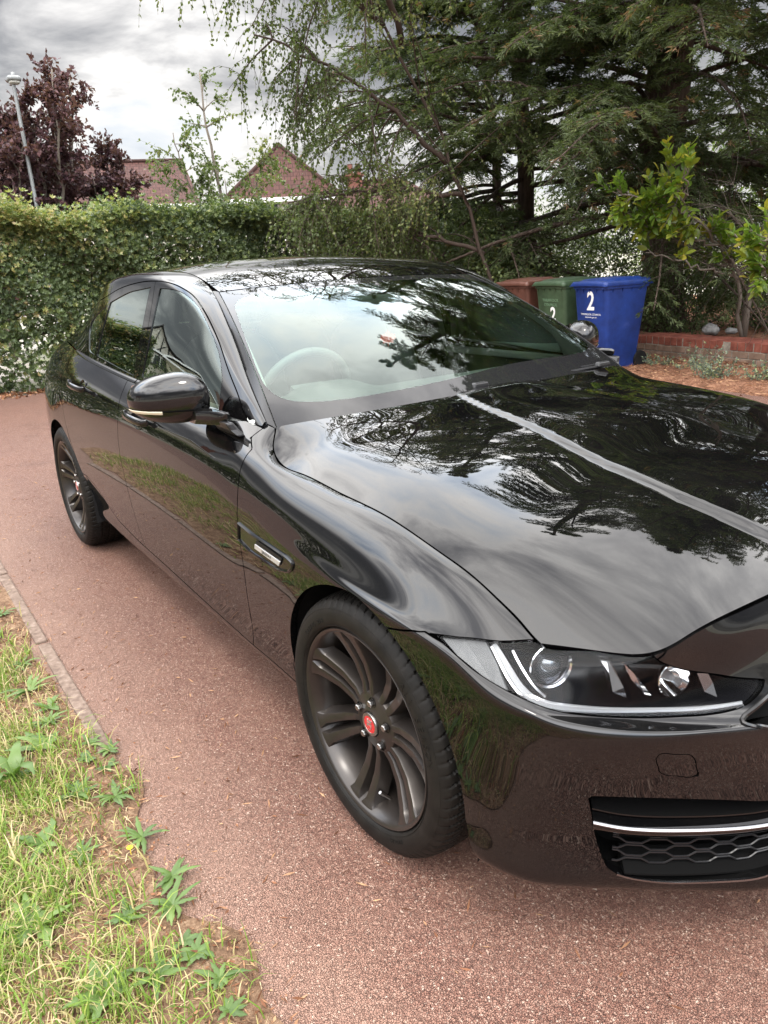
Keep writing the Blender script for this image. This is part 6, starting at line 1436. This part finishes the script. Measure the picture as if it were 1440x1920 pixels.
def blades(n, x0, x1, seed, Lr, Wr, dry, yb=-2.75, lean=1.0):
    rs = np.random.default_rng(seed); q = np.stack([rs.uniform(x0, x1, n), rs.uniform(yb, -1.30, n)], 1)
    cl = np.sin(q[:, 0]*7.3+seed)*np.sin(q[:, 1]*9.1+2)+.6*np.sin(q[:, 0]*17+1)*np.sin(q[:, 1]*15)
    edge = np.clip((-1.40-q[:, 1])/.34, 0, 1); keep = in_verge(q) & (rs.random(n) < np.clip(.45+.45*cl, .08, 1)*(.10+.90*edge)); q = q[keep]; cl = cl[keep]; k = len(q)
    P0 = np.stack([q[:, 0], q[:, 1], np.full(k, .004)], 1); a = rs.random(k)*2*np.pi; L = Lr[0]+(Lr[1]-Lr[0])*rs.random(k)**1.5; ln = (.25+.9*rs.random(k))*lean
    hd_ = np.stack([np.cos(a), np.sin(a), a*0], 1); upv = np.array([0, 0, 1.0]); W = (Wr[0]+(Wr[1]-Wr[0])*rs.random(k)); sd_ = np.stack([-np.sin(a), np.cos(a), a*0], 1); V = []
    for f in (0, .35, .7, 1.0):
        th = ln*f*1.35; c = P0+hd_*(L*f*np.sin(th*.8))[:, None]+upv*(L*f*np.maximum(np.cos(th), .06))[:, None]; w = W*(1-f**2*.97); V += [c-sd_*w[:, None]/2, c+sd_*w[:, None]/2]
    V = np.stack(V, 1).reshape(-1, 3); b_ = np.arange(k)[:, None]*8; F = np.concatenate([np.concatenate([b_+2*r, b_+2*r+1, b_+2*r+3, b_+2*r+2], 1) for r in range(3)])
    tone = np.where(rs.random(k) < dry, .72+.28*rs.random(k), np.clip(.30+.10*cl+rs.normal(size=k)*.16, 0, .66)); return V, F, np.repeat(tone, 8)
parts = []; cols = []
for args in ((44000, -1.7, .9, 1, (.03, .10), (.002, .0046), .36, -1.95), (5000, -1.7, .9, 2, (.07, .13), (.003, .0065), .2, -1.95), (26000, -4.9, -1.5, 3, (.03, .10), (.003, .006), .40), (28000, -1.7, .9, 4, (.02, .075), (.0015, .0034), .92, -1.95, 2.3), (12000, -1.7, 3.1, 6, (.04, .12), (.003, .006), .3)):
    V, F, c = blades(*args); parts.append((V, F)); cols.append(c)
V, F = merge(parts); tag(np_mesh('verge_grass', V, F, M['grass'], col=np.concatenate(cols)), 'sparse green and straw coloured grass covering the verge', 'grass', kind='stuff')
# crumbs, needles and grit between the grass
rs = np.random.default_rng(15); n = 26000; q = np.stack([rs.uniform(-2.2, 1.4, n), rs.uniform(-2.7, -1.28, n)], 1); q = q[in_verge(q) | ((rs.random(n) < .35) & (q[:, 1] < -1.27+.04*rs.normal(size=n)) & (q[:, 0] > -.9))]; n = len(q)
V, F = leaves(np.c_[q, np.full(n, .010)], rs.normal(size=(n, 3))*[1, 1, .3], .006+.028*rs.random(n)**2, .002+.006*rs.random(n)**2, jit=.9)
tag(np_mesh('verge_debris', V, F, M['litter'], col=np.repeat(rs.random(n), 4)), 'dry needles and crumbs lying between the verge grass', 'debris', kind='stuff')
# rosette weeds (plantain and dandelion like), each one a plant
def rosette(name, loc, n, L, W, tone, label, seed, el=.55, cat='weed', grp='leafy weeds along the verge'):
    rs = np.random.default_rng(seed); V = []; F = []; cols_ = []; L *= .72+.3*rs.random(); n = int(n*(.7+.6*rs.random())); W *= .8+.4*rs.random()
    for k in range(n):
        a = k*2.399+rs.normal()*.5; l = L*(.40+.75*rs.random()); w = W*(.8+.4*rs.random()); e0 = el*(.6+.8*rs.random()); b0 = len(V); bend = rs.normal()*.55; p = np.array([0, 0, .004])
        for i in range(8):
            f = i/7; a2 = a+bend*f; hx = np.array([math.cos(a2), math.sin(a2), 0]); sx = np.array([-math.sin(a2), math.cos(a2), 0]); th = e0*(1-1.5*f); d = hx*math.cos(th)+np.array([0, 0, math.sin(th)]); wd = w*math.sin(math.pi*min(1, (f*.92+.05)**.8))**.8*.5*(1+.22*math.sin(k+i*2.5)); nr = np.cross(d, sx)
            V += [tuple(p-sx*wd-nr*wd*.25), tuple(p), tuple(p+sx*wd-nr*wd*.25)]; p = p+d*l/7
        for i in range(7):
            for c in range(2): F.append((b0+i*3+c, b0+i*3+c+1, b0+(i+1)*3+c+1, b0+(i+1)*3+c))
        cols_ += [np.clip(tone+rs.normal()*.12, 0, 1)]*24
    o = np_mesh(name, V, F, M['weed'], col=cols_, smooth=True); o.location = loc; o.rotation_euler = (0, 0, rs.random()*6); tag(o, label, cat, grp); return o
M['weed'] = leafmat('weed leaves', [(0, (.055, .10, .028)), (.5, (.105, .175, .042)), (1, (.19, .27, .07))], .35, .4, .45)
rosette('weed', (-0.80,-1.335,.008), 11, 0.06, 0.013, 0.4, 'small rosette growing over the sunken end of the edging', 150, 0.5)
rosette('weed', (-0.87,-1.375,.008), 9, 0.07, 0.012, 0.5, 'thin leaved weed leaning over the last edging strip', 151, 0.7)
rosette('weed', (-0.814,-1.6,.008), 7, 0.15, 0.036, 0.45, 'upright broad leaved dock inside the verge, by the end of the edging', 100, 1.25)
rosette('weed', (-0.95,-1.5,.008), 11, 0.1, 0.022, 0.55, 'dandelion like rosette inside the verge, by the end of the edging', 101, 0.6)
rosette('weed', (-0.8,-1.4,.008), 12, 0.05, 0.014, 0.35, 'small flat weed at the tarmac edge, by the end of the edging', 102, 0.35)
rosette('weed', (-0.72,-1.36,.008), 12, 0.05, 0.014, 0.35, 'small flat weed at the tarmac edge, by the end of the edging, another beside it', 103, 0.35)
rosette('weed', (-0.567,-1.385,.008), 13, 0.075, 0.013, 0.42, 'spreading narrow leaved rosette at the tarmac edge, opposite the front wheel', 104, 0.45)
rosette('weed', (-1.085,-1.455,.008), 13, 0.075, 0.013, 0.42, 'spreading narrow leaved rosette inside the verge, by the end of the edging', 105, 0.45)
rosette('weed', (-1.338,-1.465,.008), 11, 0.1, 0.022, 0.55, 'dandelion like rosette inside the verge, by the end of the edging, another beside it', 106, 0.6)
rosette('weed', (-2.121,-1.43,.008), 13, 0.075, 0.013, 0.42, 'spreading narrow leaved rosette inside the verge, level with the rear door', 107, 0.45)
rosette('weed', (-0.359,-1.375,.008), 13, 0.075, 0.013, 0.42, 'spreading narrow leaved rosette at the tarmac edge, opposite the front wheel, another beside it', 108, 0.45)
rosette('weed', (-0.182,-1.36,.008), 13, 0.075, 0.013, 0.42, 'spreading narrow leaved rosette at the tarmac edge, at the near corner', 109, 0.45)
rosette('weed', (-0.095,-1.39,.008), 13, 0.075, 0.013, 0.42, 'spreading narrow leaved rosette at the tarmac edge, at the near corner, another beside it', 110, 0.45)
rosette('weed', (-0.132,-1.49,.008), 13, 0.075, 0.013, 0.42, 'spreading narrow leaved rosette inside the verge, at the near corner', 111, 0.45)
rosette('weed', (0.063,-1.395,.008), 13, 0.075, 0.013, 0.42, 'spreading narrow leaved rosette at the tarmac edge, at the near corner, third of that patch', 112, 0.45)
rosette('weed', (0.017,-1.4,.008), 12, 0.05, 0.014, 0.35, 'small flat weed at the tarmac edge, at the near corner', 113, 0.35)
rosette('weed', (0.149,-1.378,.008), 13, 0.075, 0.013, 0.42, 'spreading narrow leaved rosette at the tarmac edge, at the near corner, fourth of that patch', 114, 0.45)
rosette('weed', (0.064,-1.476,.008), 13, 0.075, 0.013, 0.42, 'spreading narrow leaved rosette inside the verge, at the near corner, another beside it', 115, 0.45)
rosette('weed', (0.039,-1.579,.008), 11, 0.1, 0.022, 0.55, 'dandelion like rosette inside the verge, at the near corner', 116, 0.6)
rosette('weed', (-0.497,-1.593,.008), 11, 0.1, 0.022, 0.55, 'dandelion like rosette inside the verge, opposite the front wheel', 117, 0.6)
rosette('weed', (-0.4,-1.52,.008), 12, 0.05, 0.014, 0.35, 'small flat weed inside the verge, opposite the front wheel', 118, 0.35)
rosette('weed', (-0.235,-1.669,.008), 11, 0.1, 0.022, 0.55, 'dandelion like rosette inside the verge, at the near corner, another beside it', 119, 0.6)
rosette('weed', (0.225,-1.391,.008), 12, 0.05, 0.014, 0.35, 'small flat weed at the tarmac edge, at the near corner, another beside it', 120, 0.35)
rosette('weed', (-1.176,-1.43,.008), 13, 0.075, 0.013, 0.42, 'spreading narrow leaved rosette inside the verge, by the end of the edging, another beside it', 121, 0.45)
rosette('weed', (-1.567,-1.445,.008), 13, 0.075, 0.013, 0.42, 'spreading narrow leaved rosette inside the verge, level with the rear door, another beside it', 122, 0.45)
rosette('weed', (-1.9,-1.5,.008), 11, 0.1, 0.022, 0.55, 'dandelion like rosette inside the verge, level with the rear door', 123, 0.6)
rosette('weed', (-0.65,-1.47,.008), 13, 0.075, 0.013, 0.42, 'spreading narrow leaved rosette inside the verge, opposite the front wheel', 124, 0.45)
M['yellow'] = pmat('yellow petals', (.85, .62, .02), .6)
f = MB(); 
for k in range(14):
    a = 2*math.pi*k/14; f.add([(0, 0, .03), (.010*math.cos(a-.2), .010*math.sin(a-.2), .034), (.012*math.cos(a), .012*math.sin(a), .033), (.010*math.cos(a+.2), .010*math.sin(a+.2), .034)], [(0, 1, 2, 3)])
f.tube([(0, 0, 0), (.001, 0, .03)], .0012, 5); o = f.obj('yellow_flower', M['yellow']); o.scale = (.7, .7, .7); o.location = (-.313, -1.418, .012); tag(o, 'tiny yellow flower in the verge near the tarmac edge', 'flower')
# ------------------------------------------------------------------ wheelie bins
def plastic(name, c, rough=.42):
    def fn(t, b):
        h = noise(t, objco(t), 5, 6, .65); t.links.new(ramp(t, h, [(.34, tuple(x*.62 for x in c)), (.58, c), (.76, tuple(min(1, x*1.2+.028) for x in c))]), b.inputs['Base Color']); bump(t, b, noise(t, objco(t), 90, 3), .08, .003)
    return pmat(name, c, rough, spec=.45, fn=fn)
M['whitepaint'] = pmat('white paint', (.78, .78, .76), .7)
def wheelie_bin(loc, rz, c, label, num, small, numloc=(0, .80), num_size=.20, rub=None):
    """front faces local -y; .58 wide, .72 deep, 1.06 high"""
    m = plastic('bin plastic '+label.split()[0], c); root = empty('wheelie_bin', loc, rz); tag(root, label, 'bin', 'wheelie bins standing in a row')
    secs = [(.0, .225, -.22, .22), (.03, .235, -.235, .24), (.50, .258, -.275, .285), (.90, .276, -.315, .335), (.945, .278, -.32, .34), (.947, .292, -.336, .352), (.985, .294, -.338, .354)]
    V = []; k = 20
    for z, hw, y0, y1 in secs:
        r = .045
        for (cx, cy, a0) in ((hw-r, y1-r, 0), (-hw+r, y1-r, 90), (-hw+r, y0+r, 180), (hw-r, y0+r, 270)):
            for i in range(5): a = math.radians(a0+i*22.5); V.append((cx+r*math.cos(a), cy+r*math.sin(a), z))
    F = [(i*k+j, i*k+(j+1) % k, (i+1)*k+(j+1) % k, (i+1)*k+j) for i in range(len(secs)-1) for j in range(k)]+[tuple(range(k))[::-1]]
    body = sharp_smooth(mesh_obj('bin_body', V, F, m, root), 40)
    g = MB()
    for x in np.linspace(-.22, .22, 5):   # gussets under the rim
        g.add([(x-.006, -.319, .945), (x+.006, -.319, .945), (x+.006, -.312, .89), (x-.006, -.312, .89), (x-.006, -.337, .947), (x+.006, -.337, .947)], [(0,4,5,1),(4,0,3),(1,5,2),(3,2,5,4)])
    for sx in (-1, 1):
        for y in np.linspace(-.22, .22, 4): g.add([(sx*.277, y-.006, .945), (sx*.277, y+.006, .945), (sx*.272, y+.006, .89), (sx*.272, y-.006, .89), (sx*.293, y-.006, .947), (sx*.293, y+.006, .947)], [(0,4,5,1),(4,0,3),(1,5,2),(3,2,5,4)])
    q0 = body.data; bm = bmesh.new(); bm.from_mesh(q0); off = [bm.verts.new(v) for v in g.V]; [bm.faces.new([off[i] for i in f]) for f in g.F]; bm.to_mesh(q0); bm.free()
    # lid: skirt, flat rim, raised panel bulging towards the back
    nx, ny = 22, 26; V = []; 
    for i in range(nx+1):
        for j in range(ny+1):
            u_ = -1+2*i/nx; v_ = -1+2*j/ny; x = .302*u_; y = .012+.372*v_; e = max(abs(u_), abs(v_)); z = 1.028+.006*(1-u_*u_)
            b1 = np.clip((.80-abs(u_))/.14, 0, 1)*np.clip((.80-abs(v_))/.14, 0, 1); b1 = b1*b1*(3-2*b1); z += .028*b1+.012*b1*(v_)
            if abs(u_) < .62 and v_ > .5: z -= .014*np.clip((v_-.5)/.2, 0, 1)
            if e > .93: z -= (.004 if e < .99 else .052)
            if e >= .999: x *= 1.012; y = .012+(y-.012)*1.012
            V.append((x, y, z))
    F = [(i*(ny+1)+j, (i+1)*(ny+1)+j, (i+1)*(ny+1)+j+1, i*(ny+1)+j+1) for i in range(nx) for j in range(ny)]
    lid = sharp_smooth(mesh_obj('lid', V, F, m, root), 50)
    md = lid.modifiers.new('s', 'SOLIDIFY'); md.thickness = .005
    h = MB(); h.tube([(-.21, .405, 1.03), (.21, .405, 1.03)], .015, 12)
    for x in (-.20, 0, .20): h.box((x, .375, 1.015), (.045, .07, .05))
    o = h.obj('handle_bar', m, root); bevel(o, .004)
    for sx in (-1, 1):
        w = MB(); w.lathe([(0, sx*.215), (.05, sx*.215), (.085, sx*.222), (.10, sx*.225), (.102, sx*.245), (.098, sx*.262), (.07, sx*.262), (.05, sx*.255), (0, sx*.255)], 28, axis='X', c=(0, .285, .10)); sharp_smooth(w.obj('wheel', M['matte'], root))
    a = MB(); a.tube([(-.24, .285, .10), (.24, .285, .10)], .012, 10); a.obj('axle', M['matte'], root)
    if num:
        Vt, Ft = text_mesh(num, num_size, .0012, shear=.1, bold=.006); slope = .0975
        f_y = lambda z: -.275-(z-.50)*.10-.0025
        o = mesh_obj('painted_number', [(x*.86+numloc[0], f_y(numloc[1]+y*1.0)-z, numloc[1]+y*1.0) for x, y, z in Vt], Ft, M['whitepaint'], body)
    for txt, sx_, sz_, zz, mm in small:
        Vt, Ft = text_mesh(txt, sz_, .0006, 1.15); f_y = lambda z: -.275-(z-.50)*.10-.0022
        mesh_obj('council_lettering', [(x+sx_, f_y(zz+y)-z, zz+y) for x, y, z in Vt], Ft, M[mm], body)
    return root
M['palegreen'] = pmat('worn pale green print', (.16, .27, .16), .6)
wheelie_bin((-4.83, 5.86, 0), math.radians(-7), (.012, .038, .19), 'blue wheelie bin with a painted white 2, nearest the brick wall', '2', [('THURROCK COUNCIL', .0, .030, .655, 'whitepaint'), ('thurrock.gov.uk', 0, .026, .622, 'whitepaint')], (0, .80), .30)
wheelie_bin((-5.60, 6.0, 0), math.radians(-6), (.052, .088, .046), 'green wheelie bin standing between the blue one and the brown one', '2', [('THURROCK', 0, .05, .80, 'palegreen'), ('COUNCIL', 0, .05, .745, 'palegreen')], (.03, .62), .24)
wheelie_bin((-6.38, 6.05, 0), math.radians(4), (.115, .048, .034), 'brown wheelie bin, left of the row and half hidden by the car', '2', [], (.02, .66), .22)
# ------------------------------------------------------------------ lamp post
lp_ = empty('street_lamp', (-15.0, 1.70, 0)); tag(lp_, 'grey steel street lamp rising above the hedge at the left', 'street lamp')
M['galv'] = pmat('galvanised steel', (.24, .25, .25), .5, .4)
LP0 = (-13.82, 1.50, 4.62)
lp_.location = (LP0[0], LP0[1], 0)
m = MB(); m.tube([(0, 0, 0), (0, 0, 1.6), (0, 0, 1.65), (0, -.02, LP0[2]-.12)], [.055, .055, .036, .03], 14); sharp_smooth(m.obj('pole', M['galv'], lp_))
m = MB(); V, F = superell((0, 0, 0), .11, .11, .05, 4, 3); m.add([(x, y, z+LP0[2]-.03) for x, y, z in V], F); hd = m.obj('lamp_head', M['galv'], lp_, True)
m = MB(); V, F = superell((0, 0, 0), .09, .085, .036, 4, 3); m.add([(x, y, z+LP0[2]-.075) for x, y, z in V], F); m.obj('lamp_lens', pmat('lamp lens', (.5, .5, .46), .2), hd, True)
m = MB(); m.lathe([(.028, 0), (.03, .05), (.0, .058)], 14, axis='Z', c=(0, 0, LP0[2]+.02)); m.obj('photocell', M['galv'], hd, True)
# ------------------------------------------------------------------ houses
def tile_fn(c0, c1):
    def fn(t, b):
        w = N(t, 'ShaderNodeUVMap'); br = N(t, 'ShaderNodeTexBrick'); t.links.new(w.outputs[0], br.inputs[0])
        br.inputs['Color1'].default_value = (*c0, 1); br.inputs['Color2'].default_value = (*c1, 1); br.inputs['Mortar'].default_value = (c0[0]*.62, c0[1]*.62, c0[2]*.62, 1)
        br.inputs['Scale'].default_value = 1; br.inputs['Brick Width'].default_value = .30; br.inputs['Row Height'].default_value = .32; br.inputs['Mortar Size'].default_value = .022
        n2 = noise(t, objco(t), .6, 4); t.links.new(mix(t, ramp(t, n2, [(.35, 0.0), (.7, .3)]), br.outputs[0], (.07, .042, .036)), b.inputs['Base Color'])
        sx = N(t, 'ShaderNodeSeparateXYZ'); t.links.new(w.outputs[0], sx.inputs[0])
        wv = math_(t, 'SINE', math_(t, 'MULTIPLY', sx.outputs[0], 2*math.pi/.30)); sv = math_(t, 'FRACT', math_(t, 'DIVIDE', sx.outputs[1], .32))
        bump(t, b, math_(t, 'ADD', math_(t, 'MULTIPLY', wv, .5), math_(t, 'MULTIPLY', sv, -1.4)), .8, .035)
    return fn
M['tiles'] = pmat('brown concrete roof tiles', (.16, .08, .065), .85, spec=.2, fn=tile_fn((.052, .024, .020), (.075, .033, .028)))
M['tiles2'] = pmat('dark red roof tiles', (.16, .08, .065), .85, spec=.2, fn=tile_fn((.16, .055, .045), (.21, .075, .055)))
M['render'] = pmat('cream render', (.55, .52, .46), .9, fn=varied(3, [(.3, (.48, .45, .39)), (.7, (.62, .58, .51))]))
M['beige'] = pmat('beige roughcast', (.40, .36, .27), .95, fn=varied(30, [(.3, (.33, .30, .22)), (.7, (.46, .41, .31))]))
M['upvc'] = pmat('white plastic fascia', (.75, .75, .75), .4)
M['obrick'] = pmat('orange brick', (.42, .2, .1), .9, fn=varied(6, [(.3, (.34, .15, .075)), (.7, (.52, .27, .13))]))
M['chimbrick'] = pmat('chimney brick', (.15, .062, .045), .9)
M['beam'] = pmat('black timber', (.02, .018, .016), .7)
M['winglass'] = pmat('dark window pane', (.03, .035, .04), .05, spec=.8)
def roof_plane(name, pts, m, parent, thick=.12):
    """planar polygon with UVs in metres: u along the eaves, v up the slope"""
    P = [Vector(p) for p in pts]; nrm = (P[1]-P[0]).cross(P[2]-P[0]).normalized()
    if nrm.z < 0: P = P[::-1]; nrm = -nrm
    u_ = Vector((0, 0, 1)).cross(nrm).normalized(); v_ = nrm.cross(u_)
    me = bpy.data.meshes.new(name); n = len(P); V = [tuple(p) for p in P]+[tuple(p-Vector((0, 0, thick))) for p in P]
    me.from_pydata(V, [], [tuple(range(n)), tuple(range(n, 2*n))[::-1]]+[(i, i+n, (i+1) % n+n, (i+1) % n) for i in range(n)])
    uv = me.uv_layers.new(name='UVMap'); 
    for l in me.loops: q = Vector(me.vertices[l.vertex_index].co); uv.data[l.index].uv = (q.dot(u_), q.dot(v_))
    me.materials.append(m); return link(bpy.data.objects.new(name, me), parent)
def bx(name, c, d, m, parent, rz=0): q = MB(); q.box(c, d, rz=rz); return q.obj(name, m, parent)
def house(loc, rz, w, d, eave, ridge, label, hip=0, gable_front=False, wall='render', tiles='tiles', chimneys=(), windows=(), over=.35, tudor=False, gambrel=False):
    """local: front faces +x... ridge along local y unless gable_front"""
    r = empty('house', (loc[0], loc[1], 0), rz); tag(r, label, 'house')
    bx('wall', (0, 0, eave/2), (d, w, eave), M[wall], r)
    e = eave; R_h = ridge; W = w/2+over; D = d/2+over
    if gable_front:    # ridge along x (towards the viewer), gable facing +x ; or hipped
        hx = hip
        roof_plane('roof', [(D, -W, e), (-D, -W, e), (-D+.0, 0, R_h), (D-hx, 0, R_h)], M[tiles], r); roof_plane('roof', [(-D, W, e), (D, W, e), (D-hx, 0, R_h), (-D, 0, R_h)], M[tiles], r)
        if hx > 0: roof_plane('roof', [(D, W, e), (D, -W, e), (D-hx, 0, R_h)], M[tiles], r)
        else:
            g = MB(); g.add([(d/2, -w/2, e-.1), (d/2, w/2, e-.1), (d/2, 0, R_h-.25), (d/2-.2, -w/2, e-.1), (d/2-.2, w/2, e-.1), (d/2-.2, 0, R_h-.25)], [(0,1,2),(5,4,3),(0,2,5,3),(1,4,5,2)]); g.obj('gable', M['render'] if tudor else M[wall], r)
            for s in (-1, 1):
                L = math.hypot(W, R_h-e); q = MB(); q.tube([(d/2+.30, s*W, e-.05), (d/2+.30, 0, R_h-.02)], .12, 4); q.obj('barge_board', M['beam'] if tudor else M['upvc'], r)
        q = MB(); q.tube([(D-hx, 0, R_h+.03), (-D, 0, R_h+.03)], .11, 8)
        if hx > 0:
            for s in (-1, 1): q.tube([(D-hx, 0, R_h+.02), (D, s*W, e+.03)], .10, 8)
        q.obj('ridge_tiles', M[tiles], r)
        bx('gutter', (D+.05, 0, e-.10), (.10, 2*W, .20), M['upvc'], r)
        for s in (-1, 1): bx('gutter', (0, s*(W+.04), e-.10), (2*D, .10, .2), M['upvc'], r)
    else:
        roof_plane('roof', [(D, -W, e), (D, W, e), (0, W-hip, R_h), (0, -W+hip, R_h)], M[tiles], r); roof_plane('roof', [(-D, W, e), (-D, -W, e), (0, -W+hip, R_h), (0, W-hip, R_h)], M[tiles], r)
        for s in (-1, 1):
            if hip > 0: roof_plane('roof', [(D, s*W, e), (-D, s*W, e), (0, s*(W-hip), R_h)], M[tiles], r)
            else:
                g = MB(); y = s*w/2; g.add([(d/2, y, e-.1), (-d/2, y, e-.1), (0, y, R_h-.2), (d/2, y-s*.2, e-.1), (-d/2, y-s*.2, e-.1), (0, y-s*.2, R_h-.2)], [(0,1,2),(5,4,3),(0,2,5,3),(1,4,5,2)]); g.obj('gable', M[wall], r)
        q = MB(); q.tube([(0, -W+hip, R_h+.03), (0, W-hip, R_h+.03)], .11, 8); q.obj('ridge_tiles', M[tiles], r)
        bx('gutter', (D+.05, 0, e-.1), (.1, 2*W, .18), M['upvc'], r)
    for (x, y, z0, z1, s_) in chimneys:
        c = bx('chimney', (x, y, (z0+z1)/2), (s_, s_*1.3, z1-z0), M['chimbrick'], r); bx('chimney_cap', (x, y, z1+.05), (s_+.16, s_*1.3+.16, .12), M['chimbrick'], c)
        for k in (-1, 1): q = MB(); q.lathe([(.13, 0), (.11, .38), (.13, .42)], 12, axis='Z', c=(x, y+k*s_*.32, z1+.10)); q.obj('chimney_pot', M['chimbrick'], c)
    for (x, y, z, ww, hh, ax) in windows:
        if ax == 'x': f = bx('window', (x, y, z), (.10, ww, hh), M['upvc'], r); bx('pane', (x+.03, y-ww*.25, z), (.08, ww*.42, hh*.84), M['winglass'], f); bx('pane', (x+.03, y+ww*.25, z), (.08, ww*.42, hh*.84), M['winglass'], f)
    if tudor:
        q = MB(); X = d/2+.03
        for y in np.linspace(-w/2+.2, w/2-.2, 7): q.box((X, y, eave+.2), (.08, .13, (ridge-eave)*(1-abs(y)/(w/2))*1.2+.9))
        q.box((X, 0, eave-.25), (.09, w, .16)); q.box((X, 0, eave-1.5), (.09, w, .16))
        for s in (-1, 1): q.tube([(X, s*.5, eave), (X, s*1.6, eave+1.2)], .07, 4)
        q.obj('timber_framing', M['beam'], r)
    return r
house((-38.1, 19.3), math.radians(-28), 4.9, 9, 4.55, 7.25, 'brick red tiled house with a steep triangular roof end, middle of the picture', hip=3.0, gable_front=True, windows=[(4.5, -.9, 3.9, 1.3, .9, 'x'), (4.5, 1.0, 3.9, 1.3, .9, 'x')])
house((-43.0, 10.9), math.radians(-20), 9.4, 8, 4.6, 7.05, 'house with a long tiled roof behind the purple trees', hip=.5, windows=[(4.0, 3.2, 3.9, 1.5, 1.0, 'x')], chimneys=[(0, -4.2, 6.5, 8.1, .7)])
house((-29.9, 20.2), math.radians(-35), 8, 7, 2.6, 4.85, 'low bungalow roof with a red chimney, half hidden by the birch', hip=3.2, chimneys=[(0, -1.3, 4.2, 5.15, .55)])
house((-20.6, 15.9), math.radians(-38), 4.2, 4, 2.05, 2.75, 'small orange brick building showing through the birch leaves', hip=1.4, wall='obrick', over=.2)
house((-38.5, -12.6), math.radians(17), 6.2, 8, 4.6, 8.2, 'white half timbered gable house, seen mirrored in the side windows', gable_front=True, tudor=True, tiles='tiles', windows=[(4.0, -1.2, 3.6, 1.4, 1.1, 'x')])
house((-34.0, -16.1), math.radians(21), 5.6, 7, 4.3, 6.4, 'beige gabled house with a chimney, mirrored in the front window', gable_front=True, wall='beige', chimneys=[(2.6, -2.0, 4.5, 7.4, .8)])
house((-44.0, -8.6), math.radians(12), 9, 8, 4.3, 7.3, 'red roofed house with white gutters, mirrored in the rear window', hip=3.0, tiles='tiles2')
house((-14, -30), math.radians(70), 10, 8, 4.8, 8, 'semi detached house across the drive, behind the photographer', windows=[(4.0, -3, 3.9, 1.6, 1.1, 'x'), (4.0, 3, 3.9, 1.6, 1.1, 'x'), (4.0, -3, 1.4, 2.0, 1.3, 'x')])
m = MB(); m.tube([(0, 0, 0), (0, 0, 1.9)], .05, 8); o = m.obj('white_post', M['upvc']); o.location = (-16.8, 14.0, 0); tag(o, 'white post in front of the orange brick building', 'post')
blob('garden_hedge', 'rounded dark hedge in front of the half timbered house', 'hedge', (-20, -9.5, 1.0), (2.5, 4.5, 1.3), 9000, M['shrub'], 59, .14)
